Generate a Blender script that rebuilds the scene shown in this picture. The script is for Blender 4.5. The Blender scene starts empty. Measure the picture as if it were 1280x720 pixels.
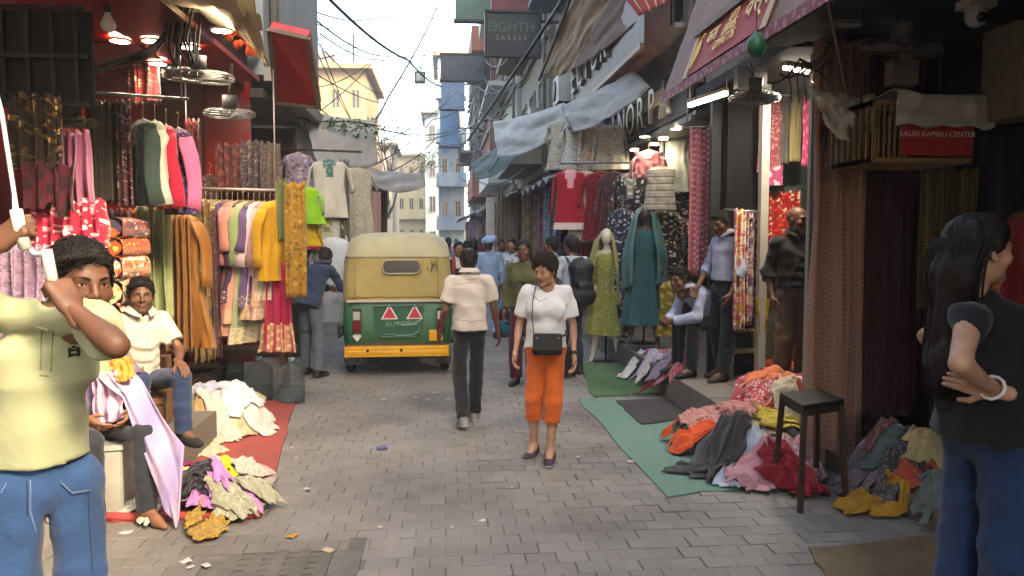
import bpy, math, random
import numpy as np
from mathutils import Vector, Matrix, Euler
random.seed(11); rng = random.Random(11)
SC = bpy.context.scene
COL = SC.collection
PI = math.pi
# ---------------------------------------------------------------- camera
CAMH, FPX = 1.70, 950.0
cam_d = bpy.data.cameras.new('camera'); cam = bpy.data.objects.new('camera', cam_d); COL.objects.link(cam)
cam_d.sensor_width = 36.0; cam_d.lens = 36.0 * FPX / 1280.0
cam_d.clip_start = 0.05; cam_d.clip_end = 4000
YAW, PITCH = math.atan(85 / FPX), math.atan(64 / FPX)
cam.location = (0, 0, CAMH); cam.rotation_euler = (PI / 2 - PITCH, 0, -YAW)
SC.camera = cam
# ---------------------------------------------------------------- sky and sun
TOSUN = Vector((0.50, -0.62, 0.60)).normalized()
SUN_EL = math.asin(TOSUN.z); SUN_AZ = math.atan2(TOSUN.x, TOSUN.y)
world = bpy.data.worlds.new('World'); SC.world = world; world.use_nodes = True
wn = world.node_tree.nodes; wl = world.node_tree.links
sky = wn.new('ShaderNodeTexSky'); sky.sky_type = 'NISHITA'; sky.sun_disc = False
sky.sun_elevation = SUN_EL; sky.sun_rotation = SUN_AZ
sky.air_density = 1.0; sky.dust_density = 3.0; sky.ozone_density = 1.0
wn['Background'].inputs['Strength'].default_value = 0.15
wl.new(sky.outputs['Color'], wn['Background'].inputs['Color'])
sun_d = bpy.data.lights.new('sun', 'SUN'); sun_d.energy = 0.85; sun_d.angle = math.radians(10); sun_d.color = (1.0, 0.88, 0.70)
sun = bpy.data.objects.new('sun', sun_d); COL.objects.link(sun)
sun.rotation_euler = (-TOSUN).to_track_quat('-Z', 'Y').to_euler(); sun.location = (6, -8, 14)
vs = SC.view_settings; vs.view_transform = 'Standard'; vs.look = 'None'; vs.gamma = 1.0; vs.use_curve_mapping = False
vs.exposure = 3.2
vs.use_white_balance = True; vs.white_balance_temperature = 7600
SC.render.engine = 'CYCLES'
cy = SC.cycles; cy.use_denoising = True; cy.max_bounces = 7; cy.diffuse_bounces = 4; cy.glossy_bounces = 3
cy.transmission_bounces = 5; cy.transparent_max_bounces = 8; cy.caustics_reflective = False; cy.caustics_refractive = False
cy.use_adaptive_sampling = True; cy.adaptive_threshold = 0.02; cy.sample_clamp_indirect = 6.0
# ---------------------------------------------------------------- pixel helpers (1280x720 picture) -> real places
_R = cam.rotation_euler.to_matrix()
def ray(px, py):
    return _R @ Vector(((px - 640) / FPX, -(py - 360) / FPX, -1.0))
def at(px, py, Y):                      # world point on the pixel's ray at street depth Y
    d = ray(px, py); return Vector((0, 0, CAMH)) + d * (Y / d.y)
def gr(px, py, z=0.0):                  # world point on the level z
    d = ray(px, py); return Vector((0, 0, CAMH)) + d * ((z - CAMH) / d.z)
def ax(px, py, X):                      # world point on the plane x = X
    d = ray(px, py); return Vector((0, 0, CAMH)) + d * (X / d.x)
# ---------------------------------------------------------------- mesh builder
def tag(o, label=None, cat=None, group=None, kind=None):
    if label: o['label'] = label
    if cat: o['category'] = cat
    if group: o['group'] = group
    if kind: o['kind'] = kind
    return o
def empty(name, loc=(0, 0, 0), rz=0.0, label=None, cat=None, group=None):
    o = bpy.data.objects.new(name, None); COL.objects.link(o); o.empty_display_size = 0.1
    o.location = loc; o.rotation_euler = (0, 0, rz)
    return tag(o, label, cat, group)
def link(name, me, parent=None, loc=None):
    o = bpy.data.objects.new(name, me); COL.objects.link(o)
    if parent: o.parent = parent
    if loc is not None: o.location = loc
    return o
def copy_tree(o, parent=None, depth=0):
    c = o.copy(); COL.objects.link(c)
    if depth: c.parent = parent
    for ch in o.children: copy_tree(ch, c, depth + 1)
    return c
class MB:
    def __init__(s): s.v = []; s.f = []; s.m = []; s.uv = []; s.sm = []
    def add(s, vs, fs, mat=0, uvs=None, smooth=False):
        b = len(s.v); s.v += [tuple(p) for p in vs]
        s.uv += list(uvs) if uvs is not None else [(p[0] + p[1], p[2]) for p in vs]
        for f in fs: s.f.append(tuple(i + b for i in f)); s.m.append(mat); s.sm.append(smooth)
        return s
    def box(s, c, sz, R=None, mat=0, rz=None):
        if rz is not None: R = Matrix.Rotation(rz, 3, 'Z')
        c = Vector(c); h = [x / 2 for x in sz]; vs = []
        for i in range(8):
            p = Vector((h[0] * (1 if i & 1 else -1), h[1] * (1 if i & 2 else -1), h[2] * (1 if i & 4 else -1)))
            vs.append(c + (R @ p if R is not None else p))
        return s.add(vs, [(0, 2, 3, 1), (4, 5, 7, 6), (0, 1, 5, 4), (2, 6, 7, 3), (0, 4, 6, 2), (1, 3, 7, 5)], mat)
    def bar(s, p0, p1, w, h, mat=0, up=(0, 0, 1)):
        p0 = Vector(p0); p1 = Vector(p1); d = p1 - p0; L = d.length; d.normalize(); u = Vector(up)
        if abs(d.dot(u)) > .98: u = Vector((1, 0, 0))
        x = d.cross(u).normalized(); z = x.cross(d)
        return s.box((p0 + p1) / 2, (w, L, h), Matrix((x, d, z)).transposed(), mat)
    def tube(s, pts, r, n=8, mat=0, cap=True, smooth=True, flat=1.0):
        pts = [Vector(p) for p in pts]; N = len(pts); rs = r if isinstance(r, (list, tuple)) else [r] * N
        vs = []; ref = None
        for i, p in enumerate(pts):
            t = (pts[min(i + 1, N - 1)] - pts[max(i - 1, 0)]).normalized()
            if ref is None:
                ref = Vector((0, 0, 1)) if abs(t.z) < .9 else Vector((1, 0, 0))
            a = t.cross(ref).normalized(); b = a.cross(t).normalized(); ref = b
            for k in range(n):
                th = 2 * PI * k / n
                vs.append(p + a * math.cos(th) * rs[i] + b * math.sin(th) * rs[i] * flat)
        fs = [(i * n + k, i * n + (k + 1) % n, (i + 1) * n + (k + 1) % n, (i + 1) * n + k) for i in range(N - 1) for k in range(n)]
        if cap: fs += [tuple(range(n - 1, -1, -1)), tuple((N - 1) * n + k for k in range(n))]
        return s.add(vs, fs, mat, smooth=smooth)
    def lathe(s, prof, n=20, o=(0, 0, 0), R=None, mat=0, sx=1.0, smooth=True):
        o = Vector(o); vs = []
        for (r, z) in prof:
            for k in range(n):
                th = 2 * PI * k / n; p = Vector((r * math.cos(th) * sx, r * math.sin(th), z))
                vs.append(o + (R @ p if R is not None else p))
        fs = [(i * n + k, i * n + (k + 1) % n, (i + 1) * n + (k + 1) % n, (i + 1) * n + k) for i in range(len(prof) - 1) for k in range(n)]
        return s.add(vs, fs, mat, smooth=smooth)
    def sheet(s, nu, nv, fn, mat=0, uvs=(1, 1), closed=False, smooth=True, thick=0.0):
        vs = []; uv = []
        for j in range(nv + 1):
            for i in range(nu + (0 if closed else 1)):
                u, v = i / nu, j / nv
                vs.append(Vector(fn(u, v))); uv.append((u * uvs[0], v * uvs[1]))
        w = nu if closed else nu + 1
        fs = []
        for j in range(nv):
            for i in range(nu):
                a = j * w + i; b = j * w + (i + 1) % w
                fs.append((a, b, b + w, a + w))
        s.add(vs, fs, mat, uv, smooth)
        if thick:
            nrm = [Vector() for _ in vs]
            for f in fs:
                n = (vs[f[1]] - vs[f[0]]).cross(vs[f[3]] - vs[f[0]])
                for i in f: nrm[i] += n
            vs2 = [v - (n.normalized() if n.length > 1e-12 else Vector((0, 0, 0))) * thick for v, n in zip(vs, nrm)]
            s.add(vs2, [tuple(reversed(f)) for f in fs], mat, uv, smooth)
            if not closed:
                b = len(s.v) - 2 * len(vs); n0 = len(vs)
                edge = [i for i in range(nu)] + [j * w + nu for j in range(nv)] + [nv * w + i for i in range(nu, 0, -1)] + [j * w for j in range(nv, 0, -1)]
                for k in range(len(edge)):
                    a = edge[k]; c = edge[(k + 1) % len(edge)]
                    s.f.append((b + c, b + a, b + n0 + a, b + n0 + c)); s.m.append(mat); s.sm.append(smooth)
        return s
    def build(s, name, mats, parent=None, loc=None, rz=0.0, label=None, cat=None, group=None, kind=None):
        me = bpy.data.meshes.new(name)
        vs = s.v
        if loc is not None and parent is None and rz == 0.0:
            L = Vector(loc); vs = [(p[0] - L.x, p[1] - L.y, p[2] - L.z) for p in vs]
        me.from_pydata(vs, [], s.f)
        if not isinstance(mats, (list, tuple)): mats = [mats]
        for m in mats: me.materials.append(m)
        me.polygons.foreach_set('material_index', s.m)
        me.polygons.foreach_set('use_smooth', s.sm)
        ul = me.uv_layers.new(name='UVMap')
        li = np.empty(len(me.loops), dtype=np.int32); me.loops.foreach_get('vertex_index', li)
        ul.data.foreach_set('uv', np.asarray(s.uv, dtype=np.float32)[li].ravel())
        me.update()
        o = link(name, me, parent, loc); o.rotation_euler.z = rz
        return tag(o, label, cat, group, kind)
def text_mesh(name, txt, size, mat, parent=None, M=None, extrude=0.004, align='CENTER', label=None, squash=1.0):
    cu = bpy.data.curves.new(name, 'FONT'); cu.body = txt; cu.size = size; cu.extrude = extrude
    cu.align_x = align; cu.align_y = 'CENTER'; cu.resolution_u = 3
    t = bpy.data.objects.new(name, cu); COL.objects.link(t)
    dg = bpy.context.evaluated_depsgraph_get(); me = bpy.data.meshes.new_from_object(t.evaluated_get(dg))
    bpy.data.objects.remove(t); bpy.data.curves.remove(cu)
    me.name = name; me.materials.clear(); me.materials.append(mat)
    if squash != 1.0: me.transform(Matrix.Diagonal((squash, 1, 1, 1)))
    if M is not None: me.transform(M)
    return link(name, me, parent)
def frame(o, x, y):                     # matrix with given origin, x axis, y axis (z = x cross y)
    x = Vector(x).normalized(); z = x.cross(Vector(y)).normalized(); y = z.cross(x)
    return Matrix.Translation(Vector(o)) @ Matrix((x, y, z)).transposed().to_4x4()
# ---------------------------------------------------------------- materials
def lin(c):
    if isinstance(c, str):
        c = c.lstrip('#'); c = [int(c[i:i + 2], 16) / 255 for i in (0, 2, 4)]
        c = [x / 12.92 if x <= .04045 else ((x + .055) / 1.055) ** 2.4 for x in c]
    return tuple(c[:3]) + (1.0,)
class NT:
    def __init__(s, name):
        s.m = bpy.data.materials.new(name); s.m.use_nodes = True; s.t = s.m.node_tree; s.n = s.t.nodes; s.l = s.t.links
        s.b = s.n['Principled BSDF']
    def node(s, typ, ins=None, **kw):
        n = s.n.new(typ)
        for k, v in kw.items(): setattr(n, k, v)
        for k, v in (ins or {}).items():
            if isinstance(v, bpy.types.NodeSocket): s.l.new(v, n.inputs[k])
            else: n.inputs[k].default_value = v
        return n
    def math(s, op, a, b=0.0, c=None):
        n = s.node('ShaderNodeMath', operation=op)
        for i, v in enumerate((a, b) if c is None else (a, b, c)):
            if isinstance(v, bpy.types.NodeSocket): s.l.new(v, n.inputs[i])
            else: n.inputs[i].default_value = v
        return n.outputs[0]
    def mix(s, f, a, b, mode='MIX'):
        n = s.node('ShaderNodeMix', data_type='RGBA', blend_type=mode)
        for i, v in ((0, f), (6, a), (7, b)):
            if isinstance(v, bpy.types.NodeSocket): s.l.new(v, n.inputs[i])
            else: n.inputs[i].default_value = v
        return n.outputs[2]
    def ramp(s, f, stops, interp='LINEAR'):
        n = s.node('ShaderNodeValToRGB', {0: f}); r = n.color_ramp; r.interpolation = interp
        while len(r.elements) < len(stops): r.elements.new(0.5)
        for e, (p, c) in zip(r.elements, stops): e.position = p; e.color = c if len(c) == 4 else tuple(c) + (1,)
        return n.outputs[0]
    def set(s, **kw):
        for k, v in kw.items():
            k = k.replace('_', ' ')
            if isinstance(v, bpy.types.NodeSocket): s.l.new(v, s.b.inputs[k])
            else: s.b.inputs[k].default_value = v
        return s
    def bump(s, h, strength=.3, dist=.01):
        n = s.node('ShaderNodeBump', {'Height': h, 'Strength': strength, 'Distance': dist}); s.l.new(n.outputs[0], s.b.inputs['Normal']); return s
_fc = {}
def fab(c1, pat='plain', c2=None, c3=None, scale=20.0, coord='UV', rough=.86, bump=.25, metal=0.0, var=.22, trans=0.0, c4=None):
    key = (c1, pat, c2, c3, scale, coord, rough, bump, metal, var, trans, c4)
    if key in _fc: return _fc[key]
    t = NT('fabric_%s_%d' % (pat, len(_fc)))
    tc = t.node('ShaderNodeTexCoord'); P = tc.outputs[coord]
    oi = t.node('ShaderNodeObjectInfo')
    A = lin(c1); B = lin(c2 or c1); C = lin(c3 or c2 or c1); D4 = lin(c4 or c3 or c2 or c1)
    V = t.node('ShaderNodeMapping', {'Vector': P, 'Scale': (scale, scale, scale)}).outputs[0]
    sep = t.node('ShaderNodeSeparateXYZ', {0: V}); X, Y, Z = sep.outputs
    if coord == 'Object': Y = Z
    col = None; rg = rough; mt = 0.0
    if pat == 'plain':
        n = t.node('ShaderNodeTexNoise', {'Vector': P, 'Scale': 5.0, 'Detail': 4.0}); col = t.mix(t.math('MULTIPLY', n.outputs[0], .6), A, B)
    elif pat in ('floral', 'multi'):
        w = t.node('ShaderNodeTexNoise', {'Vector': V, 'Scale': .7, 'Detail': 2.0})
        VV = t.node('ShaderNodeVectorMath', {0: V, 1: w.outputs['Color']}, operation='ADD').outputs[0]
        vo = t.node('ShaderNodeTexVoronoi', {'Vector': VV, 'Scale': 1.0, 'Randomness': .9})
        d = vo.outputs['Distance']; rc = t.node('ShaderNodeSeparateColor', {0: vo.outputs['Color']}).outputs[0]
        if pat == 'floral':
            petal = t.ramp(rc, [(0, C), (.5, B), (.8, D4)], 'CONSTANT')
            v2 = t.node('ShaderNodeTexVoronoi', {'Vector': VV, 'Scale': 3.1})
            th = t.math('ADD', .27, t.math('MULTIPLY', v2.outputs['Distance'], .18))
            f = t.math('LESS_THAN', d, th)
            col = t.mix(f, A, petal)
            col = t.mix(t.math('LESS_THAN', d, .09), col, C)
        else:
            col = t.ramp(rc, [(0, A), (.28, B), (.52, C), (.76, D4), (.9, lin('#e8e0d0'))], 'CONSTANT')
            v2 = t.node('ShaderNodeTexVoronoi', {'Vector': VV, 'Scale': 2.7}); r2 = t.node('ShaderNodeSeparateColor', {0: v2.outputs['Color']}).outputs[1]
            col = t.mix(t.math('GREATER_THAN', r2, .72), col, B)
    elif pat in ('brocade', 'dots'):
        wn_ = t.node('ShaderNodeTexNoise', {'Vector': V, 'Scale': .35, 'Detail': 3.0}); wx = t.node('ShaderNodeSeparateXYZ', {0: wn_.outputs['Color']}); X = t.math('ADD', X, t.math('MULTIPLY', wx.outputs[0], 3.2)); Y = t.math('ADD', Y, t.math('MULTIPLY', wx.outputs[1], 3.2))
        sx = t.math('SINE', X); sy = t.math('SINE', t.math('ADD', Y, t.math('MULTIPLY', t.math('SINE', t.math('MULTIPLY', X, .5)), 1.1)))
        p = t.math('MULTIPLY', sx, sy)
        n = t.node('ShaderNodeTexNoise', {'Vector': V, 'Scale': 1.4, 'Detail': 2.0})
        f = t.math('GREATER_THAN', t.math('ADD', p, t.math('MULTIPLY', n.outputs[0], .5)), .62 if pat == 'brocade' else .95)
        col = t.mix(f, A, B); mt = t.math('MULTIPLY', f, metal)
        if metal: rg = t.math('SUBTRACT', rough, t.math('MULTIPLY', f, .35))
    elif pat == 'sequin':
        vo = t.node('ShaderNodeTexVoronoi', {'Vector': V, 'Scale': 1.0}); rc = t.node('ShaderNodeSeparateColor', {0: vo.outputs['Color']})
        col = t.mix(rc.outputs[0], A, B); f = t.math('GREATER_THAN', rc.outputs[1], .8)
        col = t.mix(f, col, C); rg = t.math('SUBTRACT', rough, t.math('MULTIPLY', f, .5)); mt = t.math('MULTIPLY', f, .8)
    elif pat == 'check':
        fx = t.math('FRACT', X); fy = t.math('FRACT', Y)
        a = t.math('LESS_THAN', fx, .3); b = t.math('LESS_THAN', fy, .3)
        col = t.mix(t.math('MULTIPLY', t.math('ADD', a, b), .5), A, B)
    elif pat in ('hstripe', 'vstripe'):
        q = t.math('FRACT', Y if pat == 'hstripe' else X)
        col = t.ramp(q, [(0, A), (.4, B), (.62, C), (.8, A)], 'CONSTANT')
    elif pat == 'ombre':
        g = t.math('ADD', t.math('MULTIPLY', Y, 1.0), 0)
        col = t.ramp(t.math('PINGPONG', g, 1.0), [(0, A), (.35, B), (.7, C), (1, A)])
        q = t.math('FRACT', t.math('ADD', t.math('MULTIPLY', Y, 26), t.math('MULTIPLY', X, 4))); col = t.mix(t.math('MULTIPLY', t.math('LESS_THAN', q, .35), .3), col, lin('#6f5f86'))
    n1 = t.node('ShaderNodeTexNoise', {'Vector': P, 'Scale': 3.5, 'Detail': 6.0, 'Roughness': .6})
    hv = t.math('ADD', 1 - var * .5, t.math('MULTIPLY', t.math('SUBTRACT', n1.outputs[0], .5), var * 2))
    col = t.mix(1.0, col, t.node('ShaderNodeCombineColor', {0: hv, 1: hv, 2: hv}).outputs[0], 'MULTIPLY')
    wv = t.node('ShaderNodeTexNoise', {'Vector': P, 'Scale': 140.0, 'Detail': 2.0})
    n3 = t.node('ShaderNodeTexNoise', {'Vector': P, 'Scale': 14.0, 'Detail': 4.0, 'Roughness': .55})
    t.set(Base_Color=col, Roughness=rg, Metallic=mt); t.b.inputs['Specular IOR Level'].default_value = .25
    t.b.inputs['Sheen Weight'].default_value = .15
    t.bump(t.math('ADD', t.math('MULTIPLY', wv.outputs[0], .12), n3.outputs[0]), bump, .02)
    if trans:
        tr = t.node('ShaderNodeBsdfTranslucent', {0: col}); mx = t.node('ShaderNodeMixShader', {0: trans, 1: t.b.outputs[0], 2: tr.outputs[0]})
        t.l.new(mx.outputs[0], t.n['Material Output'].inputs[0])
    _fc[key] = t.m
    return t.m
_pc = {}
def paint(c, rough=.5, metal=0.0, dirt=.25, dscale=6.0, bump=.1, spec=.4, coord='Object', c2=None, emit=None, alpha=None):
    key = (c, rough, metal, dirt, dscale, bump, spec, coord, c2, emit, alpha)
    if key in _pc: return _pc[key]
    t = NT('surface_%d' % len(_pc)); tc = t.node('ShaderNodeTexCoord'); P = tc.outputs[coord]
    A = lin(c); B = lin(c2) if c2 else tuple(x * .45 for x in A[:3]) + (1,)
    n = t.node('ShaderNodeTexNoise', {'Vector': P, 'Scale': dscale, 'Detail': 8.0, 'Roughness': .65})
    m = t.node('ShaderNodeTexNoise', {'Vector': P, 'Scale': dscale * .3, 'Detail': 3.0})
    f = t.ramp(t.math('ADD', t.math('MULTIPLY', n.outputs[0], .6), t.math('MULTIPLY', m.outputs[0], .5)), [(.42, (0, 0, 0)), (.75, (1, 1, 1))])
    col = t.mix(t.math('MULTIPLY', f, dirt * 2.2), A, B)
    t.set(Base_Color=col, Roughness=t.math('ADD', rough - .08, t.math('MULTIPLY', n.outputs[0], .16)), Metallic=metal)
    t.b.inputs['Specular IOR Level'].default_value = spec
    if bump: t.bump(n.outputs[0], bump, .01)
    if emit: t.set(Emission_Color=lin(c), Emission_Strength=emit)
    if alpha is not None: t.b.inputs['Alpha'].default_value = alpha
    _pc[key] = t.m
    return t.m
# ---------------------------------------------------------------- shared materials
def skin_mat(c, c2):
    t = NT('skin'); P = t.node('ShaderNodeTexCoord').outputs['Object']
    n = t.node('ShaderNodeTexNoise', {'Vector': P, 'Scale': 14.0, 'Detail': 5.0}); n2 = t.node('ShaderNodeTexNoise', {'Vector': P, 'Scale': 220.0, 'Detail': 2.0})
    n4 = t.node('ShaderNodeTexNoise', {'Vector': P, 'Scale': 55.0, 'Detail': 4.0}); cc = t.mix(t.ramp(n.outputs[0], [(.35, (0, 0, 0)), (.65, (1, 1, 1))]), lin(c), lin(c2)); cc = t.mix(t.math('MULTIPLY', n4.outputs[0], .35), cc, tuple(x * .6 for x in lin(c2)[:3]) + (1,)); t.set(Base_Color=cc, Roughness=t.math('ADD', .4, t.math('MULTIPLY', n4.outputs[0], .25))); t.b.inputs['Subsurface Weight'].default_value = .08
    t.b.inputs['Subsurface Radius'].default_value = (.012, .005, .003); t.b.inputs['Specular IOR Level'].default_value = .35
    t.bump(n2.outputs[0], .12, .002); return t.m
SKIN = {'mid': skin_mat('#8f6448', '#774e38'), 'dark': skin_mat('#6f4b37', '#593a2a'), 'light': skin_mat('#b48a6e', '#9c7258'), 'deep': skin_mat('#5f4030', '#4b3024')}
LIPS = paint('#5f352d', .5, 0, .1); STUB = skin_mat('#5f4638', '#4f382c'); EYEW = paint('#c9c2b8', .3, 0, .05); IRIS = paint('#1c120d', .2, 0, 0)
def hair_mat(c):
    t = NT('hair'); P = t.node('ShaderNodeTexCoord').outputs['Object']
    m = t.node('ShaderNodeMapping', {'Vector': P, 'Scale': (90, 90, 14)}); n = t.node('ShaderNodeTexNoise', {'Vector': m.outputs[0], 'Scale': 2.0, 'Detail': 4.0})
    A = lin(c); t.set(Base_Color=t.mix(n.outputs[0], tuple(x * .5 for x in A[:3]) + (1,), tuple(min(1, x * 1.9) for x in A[:3]) + (1,)), Roughness=.6)
    t.b.inputs['Specular IOR Level'].default_value = .22
    t.bump(n.outputs[0], .5, .008); return t.m
HAIR = hair_mat('#17120f'); HAIR2 = hair_mat('#2a1d16')
METAL = paint('#8d8d8a', .35, .9, .2); DARKM = paint('#2c2a28', .5, .6, .3); BLACK = paint('#141414', .55, 0, .2); RUBBER = paint('#1a1a1a', .85, 0, .3)
WHITEP = paint('#cfcac0', .5, 0, .2); RUST = paint('#4a3426', .7, .3, .5, 20); WOOD = paint('#6b4a30', .7, 0, .4, 12)
# ---------------------------------------------------------------- distance fields, meshed with surface nets
class SDF:
    def __init__(s): s.p = []; s.fx = []
    def cap(s, a, b, r0, r1=None, k=.03, flat=None, op='add', end=False):
        s.p.append(('C' if end else 'c', np.array(a, float), np.array(b, float), r0, r0 if r1 is None else r1, k, flat, op)); return s
    def ell(s, c, r, k=.02, R=None, op='add'):
        s.p.append(('e', np.array(c, float), np.array(r, float), None if R is None else np.array(R, float), 0, k, None, op)); return s
    def cut(s, p, n, k=.0): s.p.append(('h', np.array(p, float), np.array(n, float), 0, 0, k, None, 'cut')); return s
    def xf(s, M, scale=1.0):            # moves the primitives added so far into another frame
        M = np.array(M, float); A = M[:3, :3] / scale; o = M[:3, 3]; out = []
        for (t, a, b, r0, r1, k, fl, op) in s.p:
            if t in 'cC': out.append((t, (M[:3, :3] @ a) + o, (M[:3, :3] @ b) + o, r0 * scale, r1 * scale, k * scale, None if fl is None else (A @ np.array(fl[0]), fl[1]), op))
            elif t == 'e': out.append((t, (M[:3, :3] @ a) + o, b * scale, (A if r0 is None else A @ r0), 0, k * scale, None, op))
            else: out.append((t, (M[:3, :3] @ a) + o, A @ b, 0, 0, k, None, op))
        s.p = out; return s
    def bounds(s):
        lo = np.full(3, 1e9); hi = -lo
        for (t, a, b, r0, r1, k, fl, op) in s.p:
            if op != 'add': continue
            if t in 'cC': r = max(r0, r1); lo = np.minimum(lo, np.minimum(a, b) - r); hi = np.maximum(hi, np.maximum(a, b) + r)
            else: r = max(b); lo = np.minimum(lo, a - r); hi = np.maximum(hi, a + r)
        return lo - .03, hi + .03
    def mesh(s, h):
        lo, hi = s.bounds(); n = np.ceil((hi - lo) / h).astype(int) + 1
        D = np.full(n, .5, np.float32)
        axs = [lo[i] + h * np.arange(n[i]) for i in range(3)]
        for (t, a, b, r0, r1, k, fl, op) in s.p:
            if t == 'h':
                P0 = (axs[0] - a[0])[:, None, None] * b[0] + (axs[1] - a[1])[None, :, None] * b[1] + (axs[2] - a[2])[None, None, :] * b[2]
                D = np.maximum(D, P0.astype(np.float32)); continue
            m = k + 3 * h
            if t in 'cC': r = max(r0, r1); l = np.minimum(a, b) - r - m; u = np.maximum(a, b) + r + m
            else: r = max(b); l = a - r - m; u = a + r + m
            i0 = np.clip(np.floor((l - lo) / h).astype(int), 0, n - 1); i1 = np.clip(np.ceil((u - lo) / h).astype(int) + 1, 1, n)
            if np.any(i1 <= i0): continue
            X = axs[0][i0[0]:i1[0]][:, None, None]; Y = axs[1][i0[1]:i1[1]][None, :, None]; Z = axs[2][i0[2]:i1[2]][None, None, :]
            if t in 'cC':
                dx, dy, dz = X - a[0], Y - a[1], Z - a[2]; ab = b - a
                if fl is not None:
                    nn = np.array(fl[0], float); nn /= np.linalg.norm(nn) + 1e-9; q = (dx * nn[0] + dy * nn[1] + dz * nn[2]) * (1 / fl[1] - 1)
                    dx = dx + q * nn[0]; dy = dy + q * nn[1]; dz = dz + q * nn[2]
                    ab = ab + nn * float(ab @ nn) * (1 / fl[1] - 1)
                L2 = float(ab @ ab) + 1e-9
                tt = np.clip((dx * ab[0] + dy * ab[1] + dz * ab[2]) / L2, 0, 1)
                d = np.sqrt((dx - tt * ab[0]) ** 2 + (dy - tt * ab[1]) ** 2 + (dz - tt * ab[2]) ** 2) - (r0 + (r1 - r0) * tt)
                if t == 'C':
                    e = (b - a) / (np.linalg.norm(b - a) + 1e-9); d = np.maximum(d, (X - b[0]) * e[0] + (Y - b[1]) * e[1] + (Z - b[2]) * e[2])
            else:
                dx, dy, dz = X - a[0], Y - a[1], Z - a[2]
                if r0 is not None:
                    R = r0; dx, dy, dz = (dx * R[0, 0] + dy * R[1, 0] + dz * R[2, 0]), (dx * R[0, 1] + dy * R[1, 1] + dz * R[2, 1]), (dx * R[0, 2] + dy * R[1, 2] + dz * R[2, 2])
                k0 = np.sqrt((dx / b[0]) ** 2 + (dy / b[1]) ** 2 + (dz / b[2]) ** 2)
                k1 = np.sqrt((dx / b[0] ** 2) ** 2 + (dy / b[1] ** 2) ** 2 + (dz / b[2] ** 2) ** 2) + 1e-6
                d = k0 * (k0 - 1) / k1
            sl = tuple(slice(i0[i], i1[i]) for i in range(3)); O = D[sl]; d = d.astype(np.float32)
            if op == 'add':
                hh = np.maximum(k - np.abs(O - d), 0) / max(k, 1e-6); D[sl] = np.minimum(O, d) - hh * hh * k * .25
            else:
                d = -d; hh = np.maximum(k - np.abs(O - d), 0) / max(k, 1e-6); D[sl] = np.maximum(O, d) + hh * hh * k * .25
        if s.fx:
            X, Y, Z = np.meshgrid(*axs, indexing='ij', sparse=True)
            for f in s.fx: D = D + f(X, Y, Z).astype(np.float32)
        D[0] = np.maximum(D[0], .01); D[-1] = np.maximum(D[-1], .01); D[:, 0] = np.maximum(D[:, 0], .01); D[:, -1] = np.maximum(D[:, -1], .01); D[:, :, 0] = np.maximum(D[:, :, 0], .01); D[:, :, -1] = np.maximum(D[:, :, -1], .01)
        return nets(D, lo, h)
def nets(D, lo, h):
    S = D < 0; nx, ny, nz = D.shape
    c = np.zeros((nx - 1, ny - 1, nz - 1), np.int8)
    for i in (0, 1):
        for j in (0, 1):
            for k in (0, 1): c += S[i:nx - 1 + i, j:ny - 1 + j, k:nz - 1 + k]
    act = (c > 0) & (c < 8); I = np.argwhere(act); N = len(I)
    if N == 0: return np.zeros((0, 3)), np.zeros((0, 4), int)
    idx = np.full(act.shape, -1, np.int64); idx[act] = np.arange(N)
    pos = np.zeros((N, 3)); cnt = np.zeros(N)
    for axis in range(3):
        o1, o2 = [q for q in range(3) if q != axis]
        for p in (0, 1):
            for q in (0, 1):
                A = I.copy(); A[:, o1] += p; A[:, o2] += q; B = A.copy(); B[:, axis] += 1
                da = D[A[:, 0], A[:, 1], A[:, 2]]; db = D[B[:, 0], B[:, 1], B[:, 2]]; m = (da < 0) != (db < 0)
                t = np.where(m, da / np.where(m, da - db, 1), 0); P = A.astype(float); P[:, axis] += t
                pos += P * m[:, None]; cnt += m
    V = lo + h * pos / cnt[:, None]
    F = []
    for axis in range(3):
        o1, o2 = [(1, 2), (2, 0), (0, 1)][axis]
        a = [slice(None)] * 3; b = [slice(None)] * 3; a[axis] = slice(0, -1); b[axis] = slice(1, None)
        sa = S[tuple(a)]; sb = S[tuple(b)]; E = np.argwhere(sa != sb)
        E = E[(E[:, o1] > 0) & (E[:, o2] > 0) & (E[:, o1] < D.shape[o1] - 1) & (E[:, o2] < D.shape[o2] - 1)]
        flip = sb[E[:, 0], E[:, 1], E[:, 2]]
        def ci(d1, d2):
            G = E.copy(); G[:, o1] += d1; G[:, o2] += d2; return idx[G[:, 0], G[:, 1], G[:, 2]]
        q = np.stack([ci(-1, -1), ci(0, -1), ci(0, 0), ci(-1, 0)], 1)
        q[flip] = q[flip][:, ::-1]; F.append(q)
    F = np.concatenate(F); F = F[(F >= 0).all(1)]
    return V, F
def np_mesh(name, parts, mats, parent=None, loc=None, matfn=None):
    vs = []; fs = []; b = 0
    for V, F in parts: vs.append(V); fs.append(F + b); b += len(V)
    V = np.concatenate(vs); F = np.concatenate(fs)
    me = bpy.data.meshes.new(name); me.vertices.add(len(V)); me.vertices.foreach_set('co', V.astype(np.float32).ravel())
    me.loops.add(F.size); me.loops.foreach_set('vertex_index', F.astype(np.int32).ravel())
    me.polygons.add(len(F)); me.polygons.foreach_set('loop_start', np.arange(0, F.size, 4, dtype=np.int32)); 
    me.polygons.foreach_set('use_smooth', np.ones(len(F), dtype=bool))
    if not isinstance(mats, (list, tuple)): mats = [mats]
    for m in mats: me.materials.append(m)
    if matfn is not None: me.polygons.foreach_set('material_index', matfn(V[F].mean(1)).astype(np.int32))
    me.update(calc_edges=True)
    return link(name, me, parent, loc)
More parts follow.
